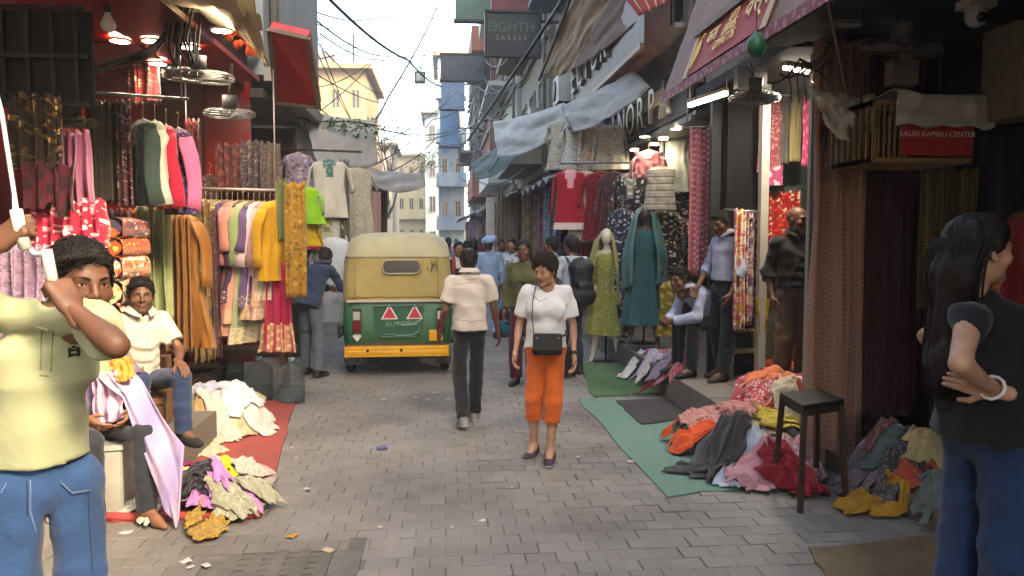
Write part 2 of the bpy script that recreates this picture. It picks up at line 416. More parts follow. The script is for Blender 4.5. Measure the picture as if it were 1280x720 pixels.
# ---------------------------------------------------------------- people
def wrinkle(seed, amp, freq, zs=1.0):
    r = np.random.RandomState(seed); T = []
    for _ in range(4):
        d = r.normal(size=3); d /= np.linalg.norm(d); e = r.normal(size=3); e /= np.linalg.norm(e)
        d[2] *= zs; T.append((d * freq * r.uniform(.7, 1.3), r.uniform(0, 6.28), e * freq * .55, r.uniform(0, 6.28)))
    def f(X, Y, Z):
        o = 0
        for d, p, e, q in T:
            o = o + np.abs(np.sin(d[0] * X + d[1] * Y + d[2] * Z + p + 1.7 * np.sin(e[0] * X + e[1] * Y + e[2] * Z + q))) - .6
        return o * (amp / 1.25)
    return f
def V3(*a): return np.array(a, float)
def hand_sdf(s, wr, d, n, side, curl=.35, spread=1.0, thumb=.5):
    d = np.array(d, float); d /= np.linalg.norm(d); n = np.array(n, float); n -= d * (n @ d); n /= np.linalg.norm(n) + 1e-9
    x = np.cross(d, n) * (1 if side == 'R' else -1)          # x points to the thumb side
    def W(p): return np.array(wr) + x * p[0] + d * p[1] + n * p[2]
    s.cap(W((0, -.04, 0)), W((0, .02, 0)), .026, .027, .02, (n, .75))
    for q in (.026, .009, -.009, -.026): s.cap(W((q * .7, .015, 0)), W((q, .082, 0)), .017, .0135, .014, (n, .85))
    s.ell(W((.026, .035, .01)), (.018, .018, .018), .015)
    for i, (q, L) in enumerate(((.028, .074), (.0095, .083), (-.0095, .077), (-.027, .06))):
        p = V3(q, .082, 0); a = curl * (.75 + .12 * i); ang = a
        for j, fr in enumerate((.45, .31, .26)):
            e = p + V3((q * .35 * spread) * (1 if j == 0 else .5) * math.cos(ang) , math.cos(ang), math.sin(ang)) * L * fr * 1.02
            s.cap(W(p), W(e), .0092 - .0008 * j, .0086 - .0009 * j, .004); p = e; ang += a * 1.15
    p = V3(.03, .03, .006); a = V3(.72 - .4 * thumb, .62, .12 + .7 * thumb); a /= np.linalg.norm(a); e = p + a * .042; s.cap(W(p), W(e), .0125, .0105, .008)
    b = V3(.35 - .7 * thumb, .85, .15 + .5 * thumb); b /= np.linalg.norm(b); s.cap(W(e), W(e + b * .032), .0102, .0085, .004)
def head_sdf(fem=False, fat=0.0):
    s = SDF(); j = .93 if fem else 1.0; f = fat
    s.ell((0, -.012, .034), (.074, .094, .084), .03)
    s.ell((0, .028, -.04), ((.06 + f) * j, .062, .074), .04)
    s.cap((-.038 * j, .022, -.078), (-.008, .066, -.1), .026 + f * .6, .019, .03).cap((.038 * j, .022, -.078), (.008, .066, -.1), .026 + f * .6, .019, .03)
    s.cap((-.034, .077, .018), (.034, .077, .018), .012, .012, .02)
    for q in (-1, 1):
        s.ell((q * .042, .06, -.03), (.026 + f * .6, .02, .024), .022)
        s.ell((q * .031, .099, .002), (.019, .015, .012), .012, op='sub')
        s.ell((q * .031, .074, .002), (.017, .0125, .0135), .006); s.ell((q * .031, .09, .001), (.0135, .012, .0046), .002, op='sub')
        s.ell((q * .076, -.004, -.012), (.009, .02, .032), .006, R=Matrix.Rotation(q * -.35, 3, 'Z'))
        s.ell((q * .079, .002, -.012), (.006, .011, .018), .004, op='sub')
    s.cap((0, .086, .014), (0, .108, -.026), .008, .0115, .012)
    for q in (-1, 1): s.ell((q * .0125, .098, -.031), (.0085, .011, .008), .006)
    s.ell((0, .088, -.06), (.023, .012, .0065), .006).ell((0, .086, -.0705), (.02, .012, .0075), .006)
    s.ell((0, .102, -.0645), (.022, .008, .0016), .003, op='sub')
    s.cap((0, -.022, -.06), (0, -.03, -.15), .055 if not fem else .048, .058 if not fem else .052, .03)
    return s
def hair_sdf(style, seed=0):
    s = SDF()
    if style in ('short', 'long', 'curly', 'receding', 'balding'):
        v = {'short': .0075, 'long': .012, 'curly': .02, 'receding': .008, 'balding': .004}[style]
        s.ell((0, -.016, .038), (.075 + v, .096 + v, .085 + v * 1.1), .02)
        s.cap((0, -.06, -.02), (0, -.05, -.075), .06 + v * .4, .05 + v * .2, .03)
        for q in (-1, 1): s.cap((q * .072, .0, .02), (q * .072, .004, -.03), .014 + v * .5, .008, .02)
        if style == 'curly': s.ell((0, -.085, .03), (.055, .06, .06), .03)
        zf = {'receding': .095, 'balding': .09, 'curly': .07}.get(style, .078)
        s.cut((0, .085, zf), (0, .796, -.605))
        s.cap((-.1, .03, -.055), (.1, .03, -.055), .045, .045, .01, op='sub')
        s.cut((0, -.06, -.095), (0, .25, -1))
        if style == 'balding': s.ell((0, -.03, .13), (.058, .075, .055), .02, op='sub')
        fr, am = {'curly': (75, .011), 'short': (60, .003), 'long': (40, .004)}.get(style, (70, .003))
        s.fx.append(wrinkle(seed + 5, am, fr))
    return s
DEF = dict(pel=(0, 0, .95), waist=(0, 0, 1.08), chest=(0, .005, 1.27), neck=(0, -.015, 1.455), head=(0, .022, 1.585),
           shR=(.165, -.012, 1.385), shL=(-.165, -.012, 1.385), elR=(.225, -.03, 1.13), elL=(-.225, -.03, 1.13), wrR=(.24, .04, .89), wrL=(-.24, .04, .89),
           hipR=(.077, 0, .92), hipL=(-.077, 0, .92), knR=(.095, .02, .5), knL=(-.095, .02, .5), anR=(.1, -.02, .085), anL=(-.1, -.02, .085),
           fR=(.12, 1, 0), fL=(-.12, 1, 0), fd=(0, 1, 0))
def person(loc, rz, H, label, J=None, skin='mid', hair='short', hyaw=0, hpitch=0, hroll=0, top=None, bottom=None, shoe=None, res=.016, fine=False,
           hands=None, fem=False, fat=0.0, group=None, face=True, beard=False, hairmat=None, collar=None, name='person', seed=0, barefoot=False, width=1.0):
    j = {k: np.array(v, float) for k, v in DEF.items()}
    for k in ('shR', 'shL', 'elR', 'elL', 'wrR', 'wrL'): j[k][0] *= (.91 if fem else 1.0) * width
    if J: j.update({k: np.array(v, float) for k, v in J.items()})
    root = empty(name, loc, rz, label, 'person', group); root.scale = (H / 1.7,) * 3
    fd = j['fd'] / np.linalg.norm(j['fd']); rt = np.cross(fd, (j['neck'] - j['pel']) / np.linalg.norm(j['neck'] - j['pel'])); rt /= np.linalg.norm(rt)
    w = width
    def torso(s, e, k=.028, bot=None, ext=0.0):
        up = j['neck'] - j['chest']
        s.cap(j['hipL'], j['hipR'], .076 + e + fat * .6, None, k, (fd, .95))
        s.cap(j['pel'], j['waist'], .118 * w + e + fat, (.1 if fem else .113) * w + e + fat, k, (fd, .76 + fat))
        s.cap(j['waist'], j['chest'], (.098 if fem else .112) * w + e + fat, .12 * w + e + fat * .6, k, (fd, .76 + fat))
        s.cap(j['chest'] - rt * .06 * w + up * .2, j['chest'] + rt * .06 * w + up * .2, .094 + e, None, k, (fd, .86))
        s.cap(j['shL'], j['shR'], .046 + e * .6, None, k * .7)
        s.cap(j['neck'] - up * .12, j['neck'] + up * .05, .075 + e * .2, .055 + e * .2, k)
        if fem:
            for q in (-1, 1): s.ell(j['chest'] + rt * q * .07 + fd * .085 - up * .12, (.068 + e, .06 + e, .066 + e), .05)
    # body: one continuous surface, with head and hands meshed finer
    b = SDF(); torso(b, -.018)
    for S in 'RL':
        sh, el, wr, hp, kn, an = (j[q + S] for q in ('sh', 'el', 'wr', 'hip', 'kn', 'an'))
        f = .9 if fem else 1.0
        b.cap(sh, el, .046 * f + fat * .25, .035 * f + fat * .1, .02).cap(el, wr, .034 * f + fat * .1, .0245 * f, .012).cap(el * .78 + wr * .22, el * .55 + wr * .45, .036 * f, .03 * f, .015)
        b.cap(hp, kn, .064, .046, .02).cap(kn, an, .046, .034, .02).cap(kn * .75 + an * .25 - fd * .012, kn * .5 + an * .5 - fd * .008, .044, .038, .02)
        t = j['f' + S] / np.linalg.norm(j['f' + S])
        b.cap(an, an + t * .12 + (0, 0, -.045), .037, .03, .03)
        if barefoot: b.cap(an + t * .1 + (0, 0, -.05), an + t * .19 + (0, 0, -.062), .033, .02, .02).cap(an + (0, 0, -.02), an - t * .045 + (0, 0, -.045), .036, .032, .02)
    b.cap(j['neck'], j['neck'] * .35 + j['head'] * .65 - fd * .03, .056 if not fem else .05, .05, .03)
    parts = [b.mesh(res)]
    HM = Matrix.Translation(Vector(j['head'])) @ Euler((hpitch, hroll, hyaw), 'XYZ').to_matrix().to_4x4()
    hs = head_sdf(fem, fat * .25); hs.xf(HM); hv, hf = hs.mesh(.0048 if fine else .008); parts.append((hv, hf))
    hd = hands or {}
    for S in 'RL':
        p = dict(curl=.35, thumb=.35); p.update(hd.get(S, {}))
        d = p.pop('d', j['wr' + S] - j['el' + S]); n = p.pop('n', (-.9 if S == 'R' else .9, .3, 0))
        h = SDF(); hand_sdf(h, j['wr' + S], d, n, S, **p); parts.append(h.mesh(.0045 if fine else .0075))
    Hi = np.array(HM.inverted())
    def mf(C):
        L = C @ Hi[:3, :3].T + Hi[:3, 3]; o = np.zeros(len(C), int)
        o[(np.abs(L[:, 0]) < .024) & (L[:, 1] > .075) & (np.abs(L[:, 2] + .0655) < .0115)] = 1
        if beard: o[(L[:, 1] > .005) & (L[:, 2] < -.04) & (L[:, 2] > -.125) & (np.abs(L[:, 0]) < .075) & (o == 0) & ~((L[:, 1] > .08) & (np.abs(L[:, 2] + .05) < .004))] = 2
        return o
    body = np_mesh('body', parts, [SKIN[skin], LIPS, STUB], root, matfn=mf)
    def hp3(p): return HM @ Vector(p)
    if face:
        for q in (-1, 1):
            m = MB(); m.lathe([(0.0001, -.0125), (.009, -.009), (.0125, 0), (.009, .009), (.0055, .0112)], 10, (0, 0, 0)); m.lathe([(.0055, .0113), (.003, .0124), (.0001, .0127)], 10, mat=1)
            R = (HM.to_3x3() @ Matrix.Rotation(-PI / 2, 3, 'X')); m.v = [tuple(hp3((q * .031, .0715, .002)) + R @ Vector(v)) for v in m.v]
            m.build('eye', [EYEW, IRIS], root)
            eb = MB(); eb.tube([hp3((q * a, y, z)) for a, y, z in ((.013, .092, .0185), (.026, .0915, .0245), (.04, .083, .0235), (.05, .072, .018))], [.0035, .0045, .004, .0015], 6, flat=.8)
            eb.build('eyebrow', HAIR, root)
    if hair in ('short', 'curly', 'long', 'receding', 'balding'):
        q = hair_sdf(hair, seed); q.xf(HM); f = q.fx
        ho = np_mesh('hair', [q.mesh(.0055 if fine else .009)], hairmat or HAIR, root)
        if fine or hair in ('curly',):          # loose strands over the cap
            m = MB(); R = random.Random(seed + 3)
            for i in range({'curly': 420, 'short': 700, 'long': 260}.get(hair, 150)):
                th = R.uniform(0, 2 * PI); ph = math.acos(R.uniform(-.15, 1)); v = {'curly': .02, 'long': .012}.get(hair, .0075)
                c = Vector((math.sin(ph) * math.cos(th) * (.075 + v), -.016 + math.sin(ph) * math.sin(th) * (.096 + v), .038 + math.cos(ph) * (.085 + v)))
                if .796 * (c.y - .085) - .605 * (c.z - .078) > -.004: continue
                if c.z < -.01 and c.y > -.02: continue
                nrm = Vector((c.x / .08, (c.y + .016) / .1, (c.z - .038) / .09)).normalized()
                if hair == 'curly':
                    a = nrm.orthogonal(); a.rotate(Matrix.Rotation(R.uniform(0, 6.28), 3, nrm)); bb = nrm.cross(a); rr = R.uniform(.006, .013)
                    pts = [c + nrm * (.004 * k - .006) + a * rr * math.cos(k * 1.3) + bb * rr * math.sin(k * 1.3) for k in range(6)]
                    m.tube([hp3(p) for p in pts], [.0022, .003, .003, .0028, .002, .0008], 4)
                else:
                    fl = Vector((.35, .75, .15)) if c.y > -.02 else Vector((nrm.x * .1, -.2, -1)); fl = (fl - nrm * fl.dot(nrm)).normalized(); L = R.uniform(.02, .045)
                    fl.rotate(Matrix.Rotation(R.gauss(0, .14), 3, nrm))
                    m.tube([hp3(p) for p in (c - nrm * .005, c + nrm * .003 + fl * L * .4, c + nrm * .002 + fl * L * .75, c - nrm * .002 + fl * L)], [.0016, .002, .0015, .0005], 4)
            if hair == 'short':                 # side-swept fringe breaking the hairline
                for i in range(110):
                    x = R.uniform(-.07, .07); y0 = .088 - abs(x) * .45; c = Vector((x, y0 - .018, .088 - abs(x) * .28)); sw = R.uniform(.3, 1.2); L = R.uniform(.018, .04)
                    m.tube([hp3(p) for p in (c, c + Vector((sw * L * .4, .012, .012)), c + Vector((sw * L * .8, .02, .004)), c + Vector((sw * L, .02, -L * .45)))], [.002, .0024, .0018, .0006], 4)
                for q in (-1, 1):
                    for i in range(30): c = Vector((q * (.078 + R.uniform(-.003, .003)), R.uniform(-.005, .03), R.uniform(.0, .05))); m.tube([hp3(p) for p in (c, c + Vector((q * .003, .002, -.015)), c + Vector((0, .004, -.032)))], [.0018, .0018, .0006], 4)
            m.build('loose_strands', hairmat or HAIR, ho)
    # clothes
    if bottom:
        s = SDF(); e = bottom.get('e', .010); hem = bottom.get('hem', 1.0); loose = bottom.get('loose', 1.0)
        s.cap(j['hipL'], j['hipR'], .078 + e + fat * .6, None, .02, (fd, .92)).cap(j['pel'], j['pel'] * (1 - bottom.get('rise', .6)) + j['waist'] * bottom.get('rise', .6), .108 * w + e + fat, .108 * w + e + fat, .02, (fd, .8 + fat), end=True)
        for S in 'RL':
            hp, kn, an = j['hip' + S], j['kn' + S], j['an' + S]
            s.cap(hp, kn, .074 + e * .6 + fat * .3, .054 * loose + e, .02)
            if hem <= 1.0: E = kn + (an - kn) * hem; s.cap(kn, E, .056 * loose + e, bottom.get('cuff', .05 * loose + e), .02, end=True)
        s.fx.append(wrinkle(seed + 1, bottom.get('wr', .007) * .8, bottom.get('fr', 30) * .8, 1.0))
        np_mesh(bottom.get('name', 'trousers'), [s.mesh(res * .75)], bottom['mat'], root)
    if top:
        s = SDF(); e = top.get('e', .016); sl = top.get('sleeve', 'short'); hemz = top.get('hem', .08)
        torso(s, e)
        dn = j['pel'] - j['waist']; dn = dn / np.linalg.norm(dn)
        s.cap(j['chest'] - (j['chest'] - j['waist']) * .3, j['pel'] + dn * hemz, .128 * w + e + fat, top.get('flare', .145) * w + e + fat, .028, (fd, .84 + fat), end=True)
        s.cut(j['pel'] + dn * hemz, dn)
        for S in 'RL':
            sh, el, wr = (j[q + S] for q in ('sh', 'el', 'wr'))
            if sl == 'short': s.cap(sh, sh + (el - sh) * .74, .046 + e + fat * .2, .05 + e + fat * .2, .02, end=True)
            elif sl == 'cap': s.cap(sh, sh + (el - sh) * .34, .05, .05, .03, end=True)
            elif sl in ('long', 'rolled'): s.cap(sh, el, .042 + e, .037 + e, .02).cap(el, el + (wr - el) * (.3 if sl == 'rolled' else .95), .047 + e, (.045 if sl == 'rolled' else .032) + e, .02, end=True)
        HMn = j['neck']
        nk = top.get('neck', .066)
        if nk: s.cap(HMn + fd * .05 + (0, 0, .08), HMn + fd * .018 - (0, 0, top.get('vneck', .0)), nk, nk * .8, .008, op='sub')
        s.fx.append(wrinkle(seed + 2, top.get('wr', .007), top.get('fr', 26), 1.2))
        mats = top['mat'] if isinstance(top['mat'], list) else [top['mat']]
        np_mesh(top.get('name', 'shirt'), [s.mesh(res * .75)], mats, root, matfn=top.get('mf'))
    if collar:
        n0 = Vector(j['neck']) + Vector((0, .006, .012)); F = Vector(fd); Rr = Vector(rt); U = (Vector(j['neck'] - j['chest'])).normalized()
        def cf(u, v):
            th = math.radians(105 + 330 * u); fr = max(0, math.sin(th)) ** 2
            r = .068 + .034 * v + .012 * fr * v; z = .045 - .04 * v - .03 * fr * v ** 1.2 - .015 * fr
            return n0 + Rr * math.cos(th) * r * 1.02 + F * (math.sin(th) * r * .95) + U * z
        m = MB(); m.sheet(36, 5, cf, thick=.005); m.build('collar', collar, root)
    if shoe:
        for S in 'RL':
            an = j['an' + S]; t = j['f' + S] / np.linalg.norm(j['f' + S]); u = V3(0, 0, 1) - t * t[2]; u /= np.linalg.norm(u); x = np.cross(t, u)
            s = SDF(); W = lambda p: an + x * p[0] + t * p[1] + u * p[2]
            s.cap(W((0, -.035, -.06)), W((0, .16, -.062)), .036, .034, .02, (u, .75)).cap(W((0, .0, -.03)), W((0, .12, -.055)), .043, .036, .03).cap(W((0, -.005, .015)), W((0, -.02, -.04)), .042, .042, .02)
            s.cap(W((0, .1, -.055)), W((0, .165, -.06)), .038, .03, .02, (u, .7)); s.cut(W((0, 0, -.085)), -u)
            mm = shoe if isinstance(shoe, list) else [shoe]
            def sf(C, an=an, u=u): return ((C - an) @ u < -.064).astype(int) * (len(mm) - 1)
            np_mesh('shoe', [s.mesh(.007 if fine else .01)], mm, root, matfn=sf)
    root['_j'] = 0; del root['_j']
    return root, j, HM
# ---------------------------------------------------------------- ground and paving
def stone_mat(name, c, c2, c3, scale=8, rough=.8):
    t = NT(name); P = t.node('ShaderNodeTexCoord').outputs['Object']; oi = t.node('ShaderNodeObjectInfo').outputs['Random']
    geo = t.node('ShaderNodeNewGeometry'); rp = geo.outputs['Random Per Island']
    n = t.node('ShaderNodeTexNoise', {'Vector': geo.outputs['Position'], 'Scale': scale, 'Detail': 8.0, 'Roughness': .7}); n2 = t.node('ShaderNodeTexNoise', {'Vector': geo.outputs['Position'], 'Scale': 1.1, 'Detail': 4.0}); n3 = t.node('ShaderNodeTexNoise', {'Vector': geo.outputs['Position'], 'Scale': 160.0, 'Detail': 3.0})
    r = t.math('FRACT', t.math('ADD', oi, t.math('MULTIPLY', rp, 7.31)))
    col = t.ramp(r, [(0, lin(c)), (.5, lin(c2)), (1, lin(c3))])
    n5 = t.node('ShaderNodeTexNoise', {'Vector': geo.outputs['Position'], 'Scale': .45, 'Detail': 6.0, 'Roughness': .6}); st = t.ramp(t.math('ADD', t.math('MULTIPLY', n2.outputs[0], .6), t.math('MULTIPLY', n5.outputs[0], .4)), [(.36, (.6, .58, .56)), (.5, (.92, .9, .88)), (.64, (1.12, 1.1, 1.07))]); col = t.mix(1, col, st, 'MULTIPLY')
    gr_ = t.ramp(n3.outputs[0], [(.3, (.86, .86, .86)), (.7, (1.1, 1.1, 1.1))]); col = t.mix(1, col, gr_, 'MULTIPLY')
    t.set(Base_Color=col, Roughness=t.math('SUBTRACT', rough + .08, t.math('MULTIPLY', n2.outputs[0], .3)))
    t.bump(t.math('ADD', n.outputs[0], t.math('MULTIPLY', n3.outputs[0], .4)), .35, .008); return t.m
PAVER = stone_mat('paver_stone', '#7a756e', '#807b74', '#757069')
MORTAR = paint('#6f6a63', .95, 0, .4, 20); DIRT = paint('#5d554c', .95, 0, .4, 3)
g = MB(); g.box((0, 40, -.32), (78, 126, .5)); g.build('ground', DIRT, kind='structure')
m = MB(); m.box((.2, 7.35, -.035), (6.4, 16.7, .05)); pav = m.build('pavement', MORTAR, kind='structure')
PW, PD = .168, .132
def paver_geo(mb, cx, cy, w, d, R, mat=0):
    tz = R.gauss(0, .0016); tx, ty = R.gauss(0, .006), R.gauss(0, .006); c = .0035; vs = []
    for (iw, zz) in ((0, -.03), (0, -c * .7), (c, 0)):
        for sx, sy in ((-1, -1), (1, -1), (1, 1), (-1, 1)):
            x = sx * (w / 2 - iw); y = sy * (d / 2 - iw); vs.append((cx + x, cy + y, zz + tz + x * tx + y * ty))
    fs = [(8, 9, 10, 11)] + [(a + k, a + (k + 1) % 4, a + 4 + (k + 1) % 4, a + 4 + k) for a in (0, 4) for k in range(4)]
    mb.add(vs, fs, mat)
R = random.Random(3); cand = []
grate_lo, grate_hi = gr(285, 735), gr(415, 684)
GX0, GX1 = gr(292, 700).x, gr(405, 700).x; GY0, GY1 = 3.75, gr(350, 688).y
for r in range(-14, 120):
    y = 1.0 + r * PD; 
    if y < -.6 or y > 15.6: continue
    for c in range(-20, 22):
        x = c * PW + (PW / 2 if r % 2 else 0) + R.gauss(0, .002)
        if x < -2.75 or x > 3.1: continue
        if GX0 - .15 < x < GX1 + .2 and 3.45 < y < GY1 + .02: continue
        cand.append((x, y))
vis = sorted([p for p in cand if p[1] > 3.75 and -2.1 < p[0] < 2.6 and not (1.5 < p[0] and p[1] > 5.1) and not (p[0] < -1.2 and p[1] > 4.7)], key=lambda p: p[1])[:300]; vset = set(vis)
far = MB()
for (x, y) in cand:
    w = PW - .003 + R.gauss(0, .0018); d = PD - .003 + R.gauss(0, .0015)
    if (x, y) in vset:
        q = MB(); paver_geo(q, 0, 0, w, d, R); o = q.build('paver', PAVER, pav); o.location = (x, y, 0)
    else: paver_geo(far, x, y, w, d, R)
far.build('small_pavers', PAVER, pav, kind='stuff')
def brick_far():
    t = NT('far_paving'); P = t.node('ShaderNodeTexCoord').outputs['Object']
    b = t.node('ShaderNodeTexBrick', {'Vector': P, 'Color1': lin('#7a756e'), 'Color2': lin('#807b74'), 'Mortar': lin('#45403b'), 'Scale': 1.0, 'Mortar Size': .006, 'Brick Width': PW, 'Row Height': PD})
    n = t.node('ShaderNodeTexNoise', {'Vector': P, 'Scale': .9, 'Detail': 6.0})
    st = t.ramp(n.outputs[0], [(.35, (.55, .54, .52)), (.65, (1.05, 1.03, 1))]); t.set(Base_Color=t.mix(1, b.outputs[0], st, 'MULTIPLY'), Roughness=.75); t.bump(n.outputs[0], .2); return t.m
m = MB(); m.box((0, 49.7, -.028), (7, 68, .05)); m.build('street', brick_far(), kind='structure')
# drain cover with slots
gd = empty('drain_cover', (0, 0, 0), 0, 'slotted concrete drain cover set flush in the paving', 'drain cover')
CONC = paint('#67625a', .9, 0, .35, 14)
m = MB(); m.box(((GX0 + GX1) / 2, (GY0 + GY1) / 2, -.1), (GX1 - GX0, GY1 - GY0 + .3, .04)); m.build('pit', BLACK, gd)
nc, nr_ = 4, 6; sw = (GX1 - GX0) / nc; sd = .07
m = MB()
for i in range(nc + 1): m.box((GX0 + i * sw, (GY0 + GY1) / 2 - .1, -.018), (sw * .55, GY1 - GY0 + .22, .036))
m.build('rib', CONC, gd)
for k in range(nr_ + 1):
    m = MB(); m.box(((GX0 + GX1) / 2, GY1 - k * sd, -.02), (GX1 - GX0 + .03, sd * .52, .036)); m.build('slat', CONC, gd)
m = MB(); m.box((GX1 + .15, (GY0 + GY1) / 2 - .04, -.015), (.09, GY1 - GY0 + .34, .04)); m.build('edging', CONC, gd)
# ---------------------------------------------------------------- mats and steps
def slab(name, pts, z0, z1, mat, label=None, cat=None, kind=None, jit=.012, n=8, seed=1, wave=0.0):
    R = random.Random(seed); P = []
    for i in range(len(pts)):
        a = Vector(pts[i]); b = Vector(pts[(i + 1) % len(pts)])
        for k in range(n): q = a.lerp(b, k / n); P.append((q.x + R.gauss(0, jit), q.y + R.gauss(0, jit)))
    c = (sum(p[0] for p in P) / len(P), sum(p[1] for p in P) / len(P)); N = len(P); rings = 6
    m = MB(); vs = []
    for k in range(rings + 1):
        f = 1 - k / rings
        for (x, y) in P:
            X, Y = c[0] + (x - c[0]) * f, c[1] + (y - c[1]) * f
            vs.append((X, Y, z1 + wave * (math.sin(X * 9 + Y * 4) + math.sin(Y * 11 - X * 5)) * .5 + (wave * R.random())))
    fs = [(k * N + i, k * N + (i + 1) % N, (k + 1) * N + (i + 1) % N, (k + 1) * N + i) for k in range(rings) for i in range(N)]
    b0 = len(vs); vs += [(x, y, z0) for (x, y) in P]; fs += [(b0 + i, b0 + (i + 1) % N, (i + 1) % N, i) for i in range(N)]
    m.add(vs, fs, 0, [(v[0], v[1]) for v in vs], False)
    return m.build(name, mat, None, (c[0], c[1], 0), label=label, cat=cat, kind=kind)
P = lambda x, y: gr(x, y)[:2] + (0,) if False else (gr(x, y).x, gr(x, y).y, 0)
def mat_mat(c, c2, sc=1.0):
    t = NT('woven_mat'); Pn = t.node('ShaderNodeTexCoord').outputs['UV']
    n = t.node('ShaderNodeTexNoise', {'Vector': Pn, 'Scale': 5.0, 'Detail': 8.0, 'Roughness': .7}); w = t.node('ShaderNodeTexNoise', {'Vector': Pn, 'Scale': 220.0})
    f = t.ramp(n.outputs[0], [(.4, (0, 0, 0)), (.68, (1, 1, 1))]); col = t.mix(f, lin(c), lin(c2))
    t.set(Base_Color=col, Roughness=.92); t.bump(t.math('ADD', w.outputs[0], n.outputs[0]), .5, .006); return t.m
slab('floor_mat', [P(116, 653), P(325, 650), P(369, 504), P(250, 500)], -.002, .018, mat_mat('#9c3f37', '#7d443c'), 'red floor mat under the heaps of cloth and the lilac striped cloth', 'floor mat', wave=.006)
mm = MB(); a, b = gr(120, 652), gr(326, 648); mm.tube([a.lerp(b, k / 10) + Vector((0, 0, .026 + .004 * math.sin(k * 2))) for k in range(11)], .026, 10); mm.build('rolled_hem', mat_mat('#a53a32', '#8d4038'), bpy.data.objects['floor_mat']).location = -bpy.data.objects['floor_mat'].location
slab('floor_mat', [P(722, 500), P(832, 622), P(1012, 600), P(930, 500)], -.002, .010, mat_mat('#547c6c', '#667668'), 'sea green floor mat beneath the heap of cloth and the iron stool', 'floor mat', seed=4, wave=.003)
slab('floor_mat', [P(722, 455), P(742, 497), P(845, 492), P(800, 452)], -.002, .012, mat_mat('#3d6238', '#47583e'), 'dark grass green mat laid before the lime mannequin', 'floor mat', seed=5, wave=.003)
slab('floor_mat', [P(770, 503), P(802, 533), P(884, 522), P(862, 499)], .012, .024, mat_mat('#3a3735', '#2d2b2a'), 'small charcoal door mat lying on the sea green mat', 'floor mat', seed=6, jit=.006)
slab('floor_mat', [P(1012, 687), P(1050, 760), P(1240, 760), P(1200, 668)], -.002, .010, mat_mat('#6b5a40', '#57472f'), 'brown jute mat on the paving below the stone step', 'floor mat', seed=7, wave=.003)
STEP = stone_mat('step_stone', '#6c655c', '#5f5850', '#77706a')
for nm, x0, x1, y0, y1, z in (('shop_step', 2.32, 6.2, 5.62, 13.5, .28), ('shop_step', 2.80, 6.2, -1.0, 5.6, .14)):
    k = y0
    base = MB(); base.box(((x0 + x1) / 2 + .03, (y0 + y1) / 2, (z - .02) / 2 - .02), (x1 - x0 - .06, y1 - y0 - .01, z - .02)); so = base.build(nm, MORTAR, kind='structure')
    while k < y1 - .1:
        L = min(rng.uniform(.7, 1.0), y1 - k); q = MB(); q.box((x0 + .2, k + L / 2, z / 2 + rng.gauss(0, .002)), (.4, L - .008, z)); q.box((x0 + 1.0, k + L / 2, z - .03), (1.18, L - .008, .055)); q.build('stone', STEP, so); k += L
lp = MB(); lp.box((-4.2, 5.9, .13), (3.5, 6.0, .3)); lp.build('shop_platform', STEP, kind='structure')
# ---------------------------------------------------------------- buildings
def wall_mat(c, stain=.35, c2=None, sc=1.2):
    t = NT('plaster'); P = t.node('ShaderNodeTexCoord').outputs['Object']
    mp = t.node('ShaderNodeMapping', {'Vector': P, 'Scale': (1.6, 1.6, .35)}); n = t.node('ShaderNodeTexNoise', {'Vector': mp.outputs[0], 'Scale': sc, 'Detail': 9.0, 'Roughness': .68}); n2 = t.node('ShaderNodeTexNoise', {'Vector': P, 'Scale': 30.0, 'Detail': 5.0})
    f = t.ramp(n.outputs[0], [(.38, (0, 0, 0)), (.7, (1, 1, 1))]); A = lin(c); B = lin(c2) if c2 else tuple(x * .5 for x in A[:3]) + (1,)
    t.set(Base_Color=t.mix(t.math('MULTIPLY', f, stain * 2), A, B), Roughness=.9); t.bump(n2.outputs[0], .25, .01); return t.m
GLASS = paint('#20262a', .12, 0, .2, 3, 0, .6)
def window(par, X, Y, z, w, h, side, fm, depth=.05, shutter=None, bars=True):
    f = MB(); s = side                                     # facade plane x = X, outward = s
    for dy in (-w / 2, w / 2): f.box((X + s * depth / 2, Y + dy, z), (depth, .07, h + .07))
    for dz in (-h / 2, h / 2): f.box((X + s * (depth / 2 + .003), Y, z + dz), (depth, w - .06, .07))
    if bars: f.box((X + s * depth * .4, Y, z), (.03, .04, h - .06)); f.box((X + s * depth * .4, Y, z + h * .18), (.028, w - .06, .04))
    fo = f.build('window', fm, par)
    p = MB(); p.box((X + s * .012, Y, z), (.012, w - .06, h - .06)); p.build('pane', shutter or GLASS, fo)
    q = MB(); q.box((X + s * .09, Y, z - h / 2 - .075), (.18, w + .2, .06)); q.build('sill', fm, fo)
def fwindow(par, X, Y, z, w, h, fm, glass=None):            # window on a face that looks down the street (-y)
    f = MB()
    for dx in (-w / 2, w / 2): f.box((X + dx, Y - .03, z), (.08, .06, h + .08))
    for dz in (-h / 2, h / 2): f.box((X, Y - .033, z + dz), (w - .07, .06, .08))
    f.box((X, Y - .025, z), (.05, .04, h - .07)); fo = f.build('window', fm, par)
    p = MB(); p.box((X, Y - .008, z), (w - .07, .012, h - .07)); p.build('pane', glass or GLASS, fo)
